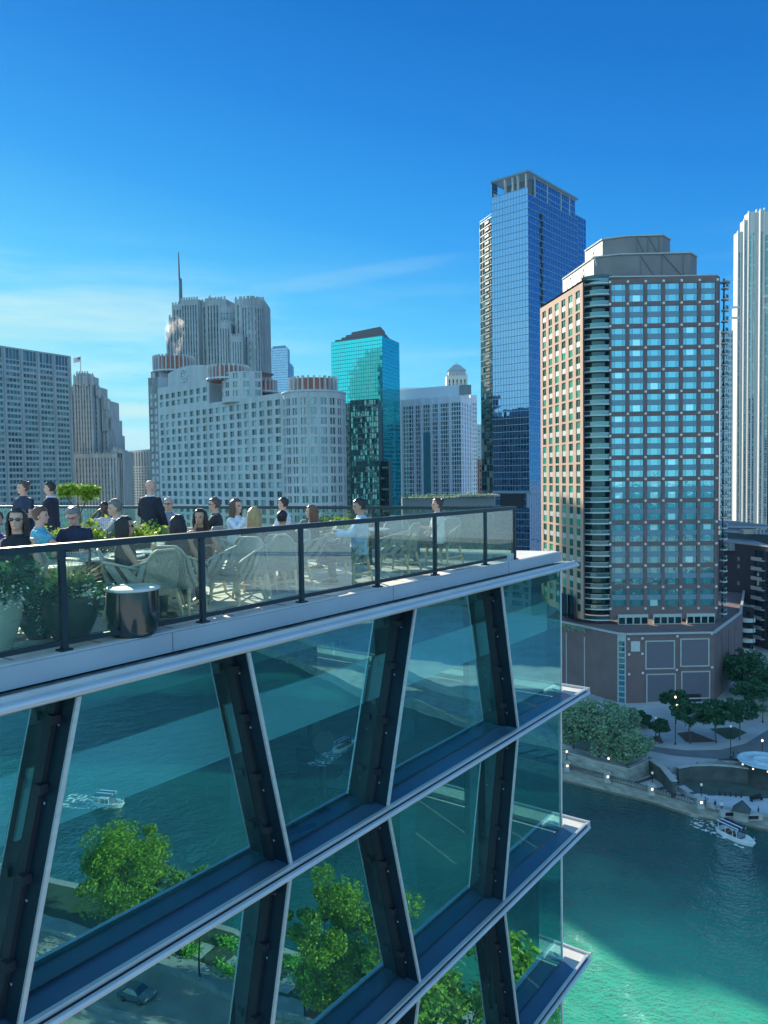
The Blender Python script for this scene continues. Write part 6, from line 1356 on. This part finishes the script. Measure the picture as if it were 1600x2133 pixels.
blades(pl, Vector((-.05, 0, .45)), 420, .62, .42, gr, rng); foliage(pl, Vector((.05, .0, .56)), 700, (.14, .12, .10), LM2, rng, .035); foliage(pl, Vector((-.28, -.1, .40)), 420, (.07, .08, .15), LM2, rng, .03, 'trailing_leaves'); foliage(pl, Vector((.20, -.08, .52)), 240, (.09, .08, .05), whitefl, rng, .022, 'flowers'); foliage(pl, Vector((-.27, -.12, .35)), 70, (.06, .05, .14), whitefl, rng, .02, 'trailing_flowers')
pl = planter(gx(-26, 8.2, FZ), .30, .60, potw, 'pale planter with silvery leaves cut off by the left edge')
foliage(pl, Vector((.15, 0, .75)), 900, (.2, .15, .12), LM2, rng, .045); foliage(pl, Vector((.2, -.1, .62)), 300, (.12, .1, .07), whitefl, rng, .022, 'flowers'); blades(pl, Vector((.1, 0, .55)), 160, .5, .35, gr, rng)
for i, (x, d_, h_, lb) in enumerate(((70, 8.9, .32, 'leafy dark planter between the two large planters'), (190, 11.8, .75, 'low green herb planter behind the grey haired man'), (283, 12.6, .8, 'slim green sprig planter beside the woman with the black hair'), (110, 12.3, .75, 'spiky green planter right of the man in the blue shirt'), (225, 12.8, .7, 'brownish green planter between the two seated men'), (320, 14.2, .7, 'yellow green low planter below the standing man'), (712, 16.0, .72, 'feathery green planter by the man in the pale blue shirt'), (680, 16.3, .72, 'arching green planter right of the brown haired woman'))):
    hh_ = h_ if i else .3
    pl = planter(gx(x, d_, FZ), .22, hh_, pot, lb)
    if i in (2, 3, 7): blades(pl, Vector((0, 0, hh_-.05)), 90, .5, .25, leafmat('green blades', (.08, .15, .04), (.2, .3, .1)), rng, .012)
    foliage(pl, Vector((0, 0, hh_+.1)), 380, (.17, .15, .10), LM3 if i in (2, 5, 6, 3) else LM2, rng, .04)
    if i == 1: foliage(pl, Vector((0, 0, hh_+.25)), 250, (.1, .1, .12), LM3, rng, .04, 'upper_foliage')
# young ornamental tree in a pot: layered umbrella crowns
p = gx(162, 17.2, FZ); th = thing('young_tree', 'small potted tree with flat layered bright green crowns by the far rail', 'tree', p)
m = MB(); m.tube([(0, 0, .3), (.03, 0, 1.0), (-.02, 0, 1.35)], [.035, .03, .02], 8); m.tube([(.02, 0, 1.1), (.15, 0, 1.35), (.24, 0, 1.55)], .015, 6); m.tube([(.0, 0, 1.15), (-.2, 0, 1.4), (-.25, 0, 1.5)], .015, 6); m.build('trunk', [barkm], th, local=True)
m = MB()
for cx_, cz_, rr in ((.24, 1.72, .26), (-.22, 1.74, .24), (.02, 1.62, .18), (.33, 1.6, .14), (-.32, 1.62, .14), (.2, 1.52, .12)):
    for _ in range(330):
        a = rng.uniform(0, 6.283); r_ = rr*math.sqrt(rng.random()); leaf(m, Vector((cx_+r_*math.cos(a), r_*math.sin(a), cz_+rng.gauss(0, .035)-(r_/rr)**2*.07)), .04, rng)
m.build('crown', [LM4 if False else LM3], th, local=True); m = MB(); m.lathe((0, 0, 0), [(.18, 0), (.24, .45), (.22, .45)], 20); m.build('pot', [pot], th, local=True)

# ================================================================== PEOPLE
def remeshed(mb, name, mats, vox, parent):
    """merge overlapping closed pieces into one continuous skin"""
    tmp = mb.build('tmp_'+name, mats, None, local=True, recalc=True)
    md_ = tmp.modifiers.new('r', 'REMESH'); md_.mode = 'VOXEL'; md_.voxel_size = vox; md_.use_smooth_shade = True
    sm_ = tmp.modifiers.new('s', 'SMOOTH'); sm_.factor = .5; sm_.iterations = 1
    dg = bpy.context.evaluated_depsgraph_get(); me = bpy.data.meshes.new_from_object(tmp.evaluated_get(dg)); me.name = name
    bpy.data.objects.remove(tmp); me.materials.clear()
    for mt_ in mats: me.materials.append(mt_)
    for p_ in me.polygons: p_.use_smooth = True; p_.material_index = 0
    o = bpy.data.objects.new(name, me); COL.objects.link(o); o.parent = parent; return o
HEADS = [(.598, .030, .060, .020), (.612, .046, .082, .040), (.635, .057, .090, .062), (.665, .064, .092, .080), (.70, .071, .090, .094), (.735, .075, .092, .102), (.765, .073, .088, .102), (.79, .065, .077, .092), (.812, .050, .058, .072), (.826, .030, .034, .046), (.832, .008, .01, .014)]
def headr(z):
    if z <= HEADS[0][0]: return HEADS[0][1:]
    for a_, b_ in zip(HEADS, HEADS[1:]):
        if z <= b_[0]: f = (z-a_[0])/(b_[0]-a_[0]); return tuple(a_[i]+(b_[i]-a_[i])*f for i in (1, 2, 3))
    return HEADS[-1][1:]
def headpt(z, a, inf=0.0):
    w_, fr_, bk_ = headr(z); y = math.sin(a); x = math.cos(a); return Vector((x*(w_+inf), (y*(fr_+inf) if y > 0 else y*(bk_+inf))+.012, z))
SKN = {'fair': (.55, .33, .25), 'tan': (.45, .26, .18), 'dark': (.10, .055, .04)}
def person(px, ytop, D, face, pose, label, skin='fair', top=(.02, .03, .06), pants=(.03, .035, .05), hair='short', hcol=(.03, .02, .015), sleeve='long', female=False, lean=0.0, hyaw=0.0, hpitch=0.0, hands=None, legs=None, glasses=None, jacket=False, k=None, hold=None, plaid=None, bz=None):
    base = 1.33 if pose == 'sit' else 1.75; p0_ = gx(px, D, FZ); H = hz(px, ytop, D)-FZ
    k = k or max(.96, min(1.12, H/base)); zo = H-base*k-.008
    hip = .50 if pose == 'sit' else .92
    neckp = Vector((0, math.tan(lean)*.58, hip+.58)); fc = face
    if bz is not None: zo = bz-FZ; k = 1.0
    off = Matrix.Rotation(fc, 3, 'Z') @ Vector((0, math.tan(lean)*.7*k, 0))
    th = thing('person', label, 'person', Vector((p0_.x-off.x, p0_.y-off.y, FZ+zo if pose != 'sit' else FZ+zo)), fc)
    th.scale = (k, k, k)
    Hm = Matrix.Translation(Vector((0, math.tan(lean)*.60, hip+.60))) @ Matrix.Rotation(hyaw, 4, 'Z') @ Matrix.Rotation(-hpitch, 4, 'X') @ Matrix.Translation(Vector((0, 0, -.60)))
    fw = .88 if female else 1.0
    TS = [(-.11, .10, .09, .01), (-.05, .155, .115, 0), (.02, .17, .12, 0), (.12, .142*(.93 if female else 1.03), .105, 0), (.22, .148*fw, .108, 0), (.33, .172*fw, .122, .005), (.42, .19*fw, .115, .0), (.475, .192*fw, .098, -.005), (.51, .155*fw, .082, -.01), (.535, .10*fw, .068, -.01), (.555, .06, .058, -.005), (.60, .054, .055, .008), (.64, .050, .055, .015)]
    def ring(dz, hw, hd, yo, inf=0.0, n=22): return [Vector(((hw+inf)*math.copysign(abs(math.cos(a))**.85, math.cos(a)), (hd+inf)*math.copysign(abs(math.sin(a))**.85, math.sin(a))+yo+math.tan(lean)*max(0, dz), hip+dz)) for a in [2*math.pi*i/n for i in range(n)]]
    skm = pmat('skin '+skin, SKN[skin], .55, var=.05, scale=20); lipm = pmat('lips '+skin, tuple(c*v for c, v in zip(SKN[skin], (.8, .5, .5))), .5); eyem = pmat('eye dark', (.02, .015, .015), .2)
    B = MB(); B.capped([ring(*s_) for s_ in TS])
    B.capped([[Hm @ headpt(z, 2*math.pi*i/24) for i in range(24)] for z, *_ in HEADS])
    def hball(c, r): # ellipsoid in head space
        mm = MB(); mm.ball(c, r, 10, n=6); n0 = len(B.v); B.v.extend([tuple(Hm @ Vector(v)) for v in mm.v]); B.f.extend([tuple(n0+i for i in f) for f in mm.f]); B.m += mm.m; B.r += mm.r; B.sm += mm.sm
    hball((0, .106, .688), (.014, .018, .022)); hball((0, .098, .71), (.009, .012, .024)); hball((.078, .004, .70), (.010, .018, .03)); hball((-.078, .004, .70), (.010, .018, .03)); hball((0, .086, .618), (.022, .016, .014)); hball((0, .094, .648), (.024, .012, .010)); hball((.03, .09, .742), (.026, .012, .008)); hball((-.03, .09, .742), (.026, .012, .008))
    # limbs
    hands = hands or {'sit': ((.17, .38, hip+.20), (-.17, .36, hip+.20)), 'stand': ((.24, .06, hip-.08), (-.24, .06, hip-.08))}[pose]
    SL = MB(); HA = []
    for sgn, tg in ((1, hands[0]), (-1, hands[1])):
        sh = Vector((sgn*.168*fw, math.tan(lean)*.48-.005, hip+.478)); tg = Vector(tg); u1, u2 = .285, .255
        d = tg-sh; dl = min(d.length, u1+u2-.005); dn_ = d.normalized(); tg = sh+dn_*dl
        a_ = (u1*u1-u2*u2+dl*dl)/(2*dl); hh = math.sqrt(max(0, u1*u1-a_*a_)); pole = Vector((sgn*.55, -.35, -1)); pole = (pole-dn_*pole.dot(dn_)).normalized()
        el = sh+dn_*a_+pole*hh; HA.append((sh, el, tg))
        B.tube([sh-Vector((sgn*.05, 0, 0)), sh, sh+(el-sh)*.3, sh+(el-sh)*.7, el, el+(tg-el)*.3, el+(tg-el)*.8, tg], [.045, .050, .047, .040, .037, .038, .028, .026], 12)
        # hand
        f = (tg-el).normalized(); s_ = f.cross(Vector((0, 0, 1))); s_ = s_.normalized() if s_.length > .1 else Vector((1, 0, 0)); n_ = s_.cross(f); cr_ = hold is not None and hold[0] == sgn
        c0 = tg+f*.015; rows = []
        for l_, w_, t_ in ((-.01, .024, .020), (.03, .036, .016), (.07, .040, .015), (.09, .037, .012)): rows.append([tg+f*l_+s_*(w_*math.cos(q))+n_*(t_*math.sin(q)) for q in [2*math.pi*i/10 for i in range(10)]])
        B.capped(rows)
        for q, (o_, ln) in enumerate(((-.029, .066), (-.010, .078), (.010, .074), (.029, .058))):
            p_ = tg+f*.082+s_*o_; bnd = .9 if cr_ else .35
            p2_ = p_+(f*math.cos(bnd*.5)-n_*math.sin(bnd*.5))*ln*.5+s_*o_*.15; p3_ = p2_+(f*math.cos(bnd*1.3)-n_*math.sin(bnd*1.3))*ln*.5; B.tube([p_-f*.02, p_, p2_, p3_], [.0095, .0095, .0085, .0075], 6)
        th_ = tg+f*.025-s_*.03*sgn*-1 if False else tg+f*.025+s_*.03*(-sgn)
        B.tube([tg+f*.02, th_, th_+f*.03+s_*(-sgn)*.018-n_*.01, th_+f*.055+s_*(-sgn)*.018-n_*.02], [.014, .013, .010, .008], 6)
    if legs is None:
        legs = [((sgn*.10, .44, hip+.02), (sgn*.11, .44, .08)) for sgn in (1, -1)] if pose == 'sit' else [((sgn*.10, .02, .49), (sgn*.11, -.01, .08)) for sgn in (1, -1)]
    PT = MB(); PT.capped([ring(-.12, .10, .09, .01, .012), ring(-.06, .155, .115, 0, .012), ring(.02, .17, .12, 0, .012), ring(.07, .152, .11, 0, .012)]); shoes = []
    for sgn, (kn, an) in zip((1, -1), legs):
        hj = Vector((sgn*.085, 0, hip-.02)); kn = Vector(kn); an = Vector(an)
        B.tube([hj, hj+(kn-hj)*.3, hj+(kn-hj)*.8, kn, kn+(an-kn)*.3, kn+(an-kn)*.85, an], [.08, .078, .056, .052, .054, .036, .034], 12)
        PT.tube([hj, hj+(kn-hj)*.3, hj+(kn-hj)*.8, kn, kn+(an-kn)*.3, kn+(an-kn)*.92], [.093, .09, .070, .066, .066, .055], 14)
        ft = Vector((0, 1, 0)) if pose == 'stand' or True else None; rows = []
        for l_, w_, h_ in ((-.07, .025, .03), (-.04, .036, .05), (.03, .038, .05), (.10, .045, .035), (.16, .038, .025), (.18, .02, .015)): rows.append([an+ft*l_+Vector((w_*math.cos(q), 0, -.045+h_*(.5+.5*math.sin(q)))) for q in [2*math.pi*i/10 for i in range(10)]])
        B.capped(rows); shoes.append([[v+(v-an).normalized()*.006 for v in r_] for r_ in rows])
    body = remeshed(B, 'body', [skm, lipm, eyem], .0095, th)
    Hi = Hm.inverted()
    for p_ in body.data.polygons:
        c = Hi @ p_.center
        if .59 < c.z < .77 and c.y > .05 and abs(c.x) < .06:
            if abs(abs(c.x)-.031) < .013 and abs(c.z-.718) < .0075: p_.material_index = 2
            elif abs(c.x) < .022 and abs(c.z-.648) < .006: p_.material_index = 1
    # top
    inf = .020 if jacket else .012
    C_ = MB(); lo_ = -.17 if jacket and pose == 'stand' else -.07
    secs = [s_ for s_ in TS if s_[0] >= -.06 and s_[0] <= .54]
    if lo_ < -.1: secs = [(-.17, .165, .12, 0), (-.11, .175, .125, 0)]+[s_ for s_ in secs if s_[0] > -.06]
    C_.capped([ring(*s_, inf=inf+(.015 if s_[0] < .3 else 0)) for s_ in secs])
    if sleeve != 'none':
        for sh, el, tg in HA:
            sg = 1 if sh.x > 0 else -1
            pts = [sh-Vector((sg*.05, 0, 0)), sh, sh+(el-sh)*.3, sh+(el-sh)*.62]; rr = [.056, .062, .060, .062]
            if sleeve == 'long': pts += [el, el+(tg-el)*.4, el+(tg-el)*.9]; rr = [.056, .062, .058, .054, .052, .050, .042]
            C_.tube(pts, [r_+(.006 if jacket else 0) for r_ in rr], 14)
    cn = 'jacket' if jacket else 'shirt'; cm = plaid or pmat('cloth %.3f %.3f %.3f' % top, top, .85, var=.18, scale=14, bump=.9, bscale=12)
    remeshed(C_, cn, [cm], .013, th)
    m = MB(); m.capped([[v for v in ring(.525, .085*fw, .072, -.008, .012, 16)], [v for v in ring(.56, .062, .062, -.002, .012, 16)], ring(.56, .056, .056, -.002, .002, 16)]); m.build('collar', [pmat('collar white', (.6, .62, .64)) if jacket else cm], th, local=True)
    remeshed(PT, 'trousers', [pmat('trouser %.3f %.3f %.3f' % pants, pants, .9, var=.15, scale=10, bump=.6, bscale=12)], .016, th)
    for r_ in shoes: m = MB(); m.capped(r_); m.build('shoe', [pmat('shoe leather', (.03, .022, .02), .4)], th, local=True)
    # hair
    if hair != 'bald':
        hm = pmat('hair %.3f %.3f %.3f' % hcol, hcol, .42, var=.3, scale=30, stretch=(3, 3, .6), spec=.6, bump=.6, bscale=80)
        m = MB(); rows = []; zs = [.655, .675, .70, .725, .745, .765, .785, .80, .815, .83, .842]
        rg = random.Random(int(px*7+ytop))
        for z in zs:
            row = []
            for i in range(28):
                a = 2*math.pi*i/28; s_ = math.sin(a); lim = .62 if hair == 'short' else .60          # how far down the fringe line sits
                zl_ = (.772 if hair == 'short' else .792) if s_ > .35 else (.70+.072*max(0, (s_+.1)/.45) if s_ > -.1 else .655)
                on_ = z >= zl_; t_ = (.012 if hair == 'short' else .018)*(1.0+.35*rg.random()) if on_ else -.014
                zz = min(z, .829); v = headpt(zz, a, t_); v.z = z+(.004 if z > .82 else 0); row.append(Hm @ v)
            rows.append(row)
        m.capped(rows)
        if hair == 'bun': mm = MB(); c = Hm @ Vector((0, -.10, .80)); m.ball(c, (.045, .04, .04), 12)
        m.build('hair', [hm], th, local=True)
        if hair == 'long':
            m = MB()
            for i in range(46):
                a = math.radians(168+ (374-168)*i/45); 
                L_ = rg.uniform(.20, .27); spread = 1.0+rg.uniform(-.05, .12)
                pts = [Hm @ headpt(.815, a, .004), Hm @ headpt(.765, a, .016), Hm @ headpt(.70, a, .022)]
                q = Hm @ headpt(.66, a, .030); nb_ = Vector((q.x, q.y, 0)); cc_ = Hm @ Vector((0, -.02, .66)); o_ = Vector((q.x-cc_.x, q.y-cc_.y, 0))*spread
                pts += [Vector((cc_.x+o_.x, cc_.y+o_.y, q.z)), Vector((cc_.x+o_.x*1.0, cc_.y+o_.y*.95-.01, q.z-L_*.5)), Vector((cc_.x+o_.x*.95+rg.uniform(-.015, .015), cc_.y+o_.y*.9-.012, q.z-L_))]
                m.tube(pts, [.010, .015, .017, .018, .016, .005], 6)
            m.build('long_hair', [hm], th, local=True)
    if glasses:
        gm_ = pmat('sunglass black', (.01, .01, .012), .1, coat=.6) if glasses == 'sun' else pmat('spectacle frame', (.05, .05, .05), .3)
        m = MB(); n0 = MB()
        for sx_ in (-1, 1):
            if glasses == 'sun': n0.ball((sx_*.034, .104, .716), (.027, .008, .019), 12, n=6)
            else: n0.tube([(sx_*.034+.022*math.cos(q), .106, .716+.017*math.sin(q)) for q in [i*math.pi/6 for i in range(13)]], .0025, 5)
            n0.tube([(sx_*.06, .10, .722), (sx_*.082, .04, .720), (sx_*.082, -.01, .712)], .0035, 5)
        n0.tube([(-.012, .110, .72), (.012, .110, .72)], .0035, 5)
        n0.v = [tuple(Hm @ Vector(v)) for v in n0.v]; n0.build('sunglasses' if glasses == 'sun' else 'glasses', [gm_], th, local=True)
    return th
def plaidmat(name, c1, c2, sc_):
    m, t = base_mat(name); o = N(t, 'ShaderNodeOutputMaterial'); b_ = N(t, 'ShaderNodeBsdfPrincipled'); b_.inputs['Roughness'].default_value = .85; t.links.new(b_.outputs[0], o.inputs[0])
    tcx = N(t, 'ShaderNodeTexCoord'); facs = []
    for dr_ in ('X', 'Z'):
        wv = N(t, 'ShaderNodeTexWave', wave_type='BANDS', bands_direction=dr_); wv.inputs['Scale'].default_value = sc_; wv.inputs['Distortion'].default_value = .3; t.links.new(tcx.outputs['Object'], wv.inputs[0]); facs.append(wv.outputs['Fac'])
    a = N(t, 'ShaderNodeMath', operation='MULTIPLY'); t.links.new(facs[0], a.inputs[0]); t.links.new(facs[1], a.inputs[1])
    mx = N(t, 'ShaderNodeMix', data_type='RGBA'); mx.inputs[6].default_value = c1+(1,); mx.inputs[7].default_value = c2+(1,); t.links.new(a.outputs[0], mx.inputs[0]); t.links.new(mx.outputs[2], b_.inputs['Base Color']); return m
PI = math.pi; DKH = (.018, .012, .010); GRY = (.16, .16, .16); BRN = (.10, .05, .028); BLD = (.42, .28, .13)
person(33, 1059, 9.3, PI-.0, 'sit', 'woman in sunglasses and black sleeveless top with long dark hair, nearest the left edge', 'fair', (.012, .014, .02), hair='long', hcol=DKH, sleeve='none', female=True, hyaw=.15, hpitch=-.05, glasses='sun', hands=((.2, .3, .72), (-.2, .3, .72)))
person(-14, 1060, 9.6, PI+.3, 'sit', 'person in a violet blue shirt cut off by the left edge of the photo', 'fair', (.06, .05, .20), hcol=BRN)
person(48, 1003, 15.5, PI-.35, 'stand', 'standing person in a dark navy polo, hands clasped in front, by the far rail', 'fair', (.018, .035, .07), hair='bun', hcol=BRN, sleeve='short', hyaw=-.45, hands=((.06, .26, 1.12), (-.06, .27, 1.13)))
person(104, 1003, 15.3, PI/2+.15, 'stand', 'standing man in dark suit in profile, facing the person in the navy polo', 'fair', (.012, .018, .035), hcol=DKH, jacket=True, hands=((.10, .32, 1.10), (-.06, .30, 1.12)))
person(80, 1055, 11.4, -PI/2+.25, 'sit', 'seated man in a bright blue short sleeved shirt, turned right, arm on table', 'fair', (.06, .32, .45), hcol=BRN, sleeve='short', hyaw=-.1, hands=((.12, .48, .80), (-.15, .44, .80)), plaid=plaidmat('blue check', (.05, .30, .42), (.20, .55, .65), 22))
person(152, 1053, 11.6, PI, 'sit', 'grey haired man in a dark navy polo looking down at the table', 'fair', (.012, .02, .05), hcol=GRY, sleeve='short', hpitch=.42, glasses='spec', lean=.12)
person(216, 1045, 15.0, PI+.25, 'sit', 'man in a white and red patterned shirt, elbow raised, at the far table', 'dark', (.55, .56, .58), hcol=(.01, .01, .01), sleeve='short', hands=((.14, .20, 1.12), (-.2, .3, .78)), plaid=plaidmat('white red check', (.60, .60, .62), (.5, .2, .2), 9))
person(241, 1040, 12.7, PI/2+.35, 'sit', 'grey haired man in a grey suit jacket seen from the side, facing left', 'fair', (.14, .19, .20), hcol=(.13, .13, .12), jacket=True, hyaw=.1, hpitch=.1, hands=((.1, .42, .85), (-.1, .42, .84)))
person(256, 1076, 9.9, -PI/2+.35, 'sit', 'woman with black hair and sunglasses turned right, only her head above the rail', 'tan', (.03, .03, .035), hair='long', hcol=(.008, .007, .008), sleeve='none', female=True, glasses='sun')
person(312, 1000, 14.9, -.35, 'stand', 'standing bald man in a dark navy suit with his back to us', 'fair', (.012, .017, .032), hair='bald', jacket=True, hyaw=-.3, hands=((.26, .12, .86), (-.22, .25, 1.0)))
person(350, 1036, 16.0, PI-.1, 'sit', 'older man in a small checked shirt seated by the far rail', 'fair', (.2, .24, .3), hcol=(.35, .34, .32), sleeve='short', glasses='spec', hands=((.08, .34, .80), (-.10, .36, .82)), plaid=plaidmat('small check', (.08, .12, .20), (.45, .48, .52), 28))
person(368, 1073, 10.6, -.15, 'sit', 'woman with black hair seen from behind, just above the rail', 'tan', (.03, .03, .035), hair='long', hcol=(.008, .007, .010), sleeve='none', female=True, hyaw=-.4)
person(415, 1060, 11.9, PI-.15, 'sit', 'woman with long black hair raising a hand to her face', 'tan', (.05, .03, .03), hair='long', hcol=(.01, .008, .008), sleeve='none', female=True, hands=((.02, .24, 1.03), (-.26, .30, .80)), lean=.08)
person(447, 1036, 15.0, PI/2+.1, 'sit', 'balding man in a black shirt in profile facing left, in a dark backed chair', 'fair', (.02, .028, .035), hcol=(.07, .05, .04), sleeve='short', glasses='spec', hands=((.1, .42, .80), (-.1, .42, .80)))
person(490, 1039, 14.1, -PI/2-.5, 'sit', 'woman in a loose white blouse with brown hair, turned to the right', 'fair', (.62, .66, .70), hair='long', hcol=BRN, female=True, hyaw=-.0, hands=((.12, .32, 1.05), (-.16, .36, .82)))
person(528, 1056, 12.2, -.1, 'sit', 'woman with straight blonde hair seen from behind', 'fair', (.02, .02, .03), hair='long', hcol=BLD, female=True)
person(590, 1036, 16.4, PI/2-.2, 'sit', 'man in a white shirt with short dark hair at the far rail', 'fair', (.55, .62, .70), hcol=DKH, hyaw=.1)
person(586, 1063, 12.6, -.1, 'sit', 'person with short black hair seen from behind beside the blonde woman', 'tan', (.03, .03, .04), hcol=(.008, .008, .01), hyaw=-.2)
person(649, 1052, 14.1, PI/2+.15, 'sit', 'woman with long brown hair in profile facing left, beside the arching green plant', 'fair', (.05, .05, .06), hair='long', hcol=(.14, .065, .035), female=True, hyaw=-.1)
person(753, 1037, 13.35, PI/2+.12, 'sit', 'man in a pale blue shirt leaning back, legs crossed, reading his phone', 'tan', (.38, .56, .80), (.06, .10, .11), hcol=(.015, .012, .01), lean=-.10, hpitch=.15, hands=((.10, .36, .82), (-.10, .38, .78)), legs=[((.08, .46, .60), (-.05, .62, .30)), ((-.10, .44, .52), (-.12, .40, .08))])
person(911, 1038, 15.8, PI/2+.1, 'sit', 'woman in a white top, dark hair tied back, at the right end of terrace', 'fair', (.66, .72, .74), (.10, .12, .14), hair='bun', hcol=(.05, .03, .02), sleeve='short', female=True, hands=((.1, .36, .78), (-.12, .34, .78)))
# phone in the seated man's hand
pc = gx(712, 13.3, FZ+.84); m = MB(); m.box((pc.x-.04, pc.y-.035, pc.z), (pc.x+.04, pc.y+.035, pc.z+.01)); tag(m.build('phone', [pmat('phone black', (.02, .02, .02), .2)]), 'small dark phone held by the man in the pale blue shirt', 'phone')
# armchairs under the seated guests further back
for x, d_, rz_, lb in ((30, 9.15, PI, 'grey woven armchair under the woman in sunglasses'), (78, 11.4, -PI/2+.25, 'grey woven armchair under the man in the bright blue shirt'), (152, 11.75, PI, 'grey woven armchair under the grey haired man in navy'), (250, 12.6, PI/2+.3, 'grey woven armchair under the man in the grey suit'), (264, 9.85, -PI/2+.35, 'grey woven armchair under the woman with black hair and sunglasses'), (350, 16.2, PI, 'grey woven armchair under the older man in the checked shirt'), (368, 10.5, -.15, 'grey woven armchair under the woman seen from behind'), (415, 12.0, PI-.15, 'grey woven armchair under the woman raising her hand'), (455, 14.95, PI/2+.1, 'grey woven armchair under the man in the black shirt'), (484, 14.2, -PI/2-.5, 'grey woven armchair under the woman in the white blouse'), (528, 12.0, -.1, 'grey woven armchair under the blonde woman'), (596, 16.4, PI/2-.2, 'grey woven armchair under the man in the white shirt'), (588, 12.4, -.1, 'grey woven armchair under the black haired person'), (656, 14.1, PI/2+.15, 'grey woven armchair under the brown haired woman'), (216, 15.1, PI, 'grey woven armchair under the man in the patterned shirt'), (-14, 9.7, PI, 'grey woven armchair under the person at the left edge'), (400, 15.6, 2.6, 'empty grey woven armchair near the standing bald man'), (330, 13.6, 2.2, 'empty pale armchair beside the table of the standing man')):
    chair_at(x, 0, d_, rz_, lb)
for x, y, d_, rz_ in ((755, 0, 13.4, 0),): pass

# strollers down on the riverwalk
for i, (x, y, z, face, top_, pn, hc, lb) in enumerate(((1493, 1686, 2.65, .4, (.03, .03, .05), (.02, .02, .03), DKH, 'person in dark clothes on the riverwalk left of the gate house, nearest the rightmost pillar'), (1507, 1688, 2.65, 2.5, (.6, .62, .65), (.05, .06, .1), BRN, 'person in a white shirt on the riverwalk just left of the gate house'), (1585, 1700, 2.65, 1.2, (.03, .04, .06), (.03, .03, .04), DKH, 'person in black standing right of the gate house by the river wall'), (1531, 1579, 5.22, 1.0, (.04, .04, .05), (.03, .03, .04), DKH, 'left person of the pair standing beside the round fountain'), (1541, 1579, 5.22, 4.0, (.05, .09, .14), (.03, .03, .04), BRN, 'right person of the pair standing beside the round fountain'))):
    q = pz(x, y, z); person(x, y-20, q.y, face, 'stand', lb, 'fair', top_, pn, hcol=hc, bz=z, hyaw=.1)

# ---- the air between here and the far towers
m = MB(); m.box((-7100, -4100, -1.0), (7100, 9100, 420), 0); hzb = m.build('haze', [], None, local=True); hzb['kind'] = 'stuff'; hzb['label'] = 'pale blue haze in the air over the city'; hzb['category'] = 'haze'
mt, t = base_mat('haze'); oo = N(t, 'ShaderNodeOutputMaterial'); pv = N(t, 'ShaderNodeVolumePrincipled'); pv.inputs['Color'].default_value = (.18, .62, 1, 1); pv.inputs['Density'].default_value = 0.00005; t.links.new(pv.outputs[0], oo.inputs[1]); hzb.data.materials.append(mt)
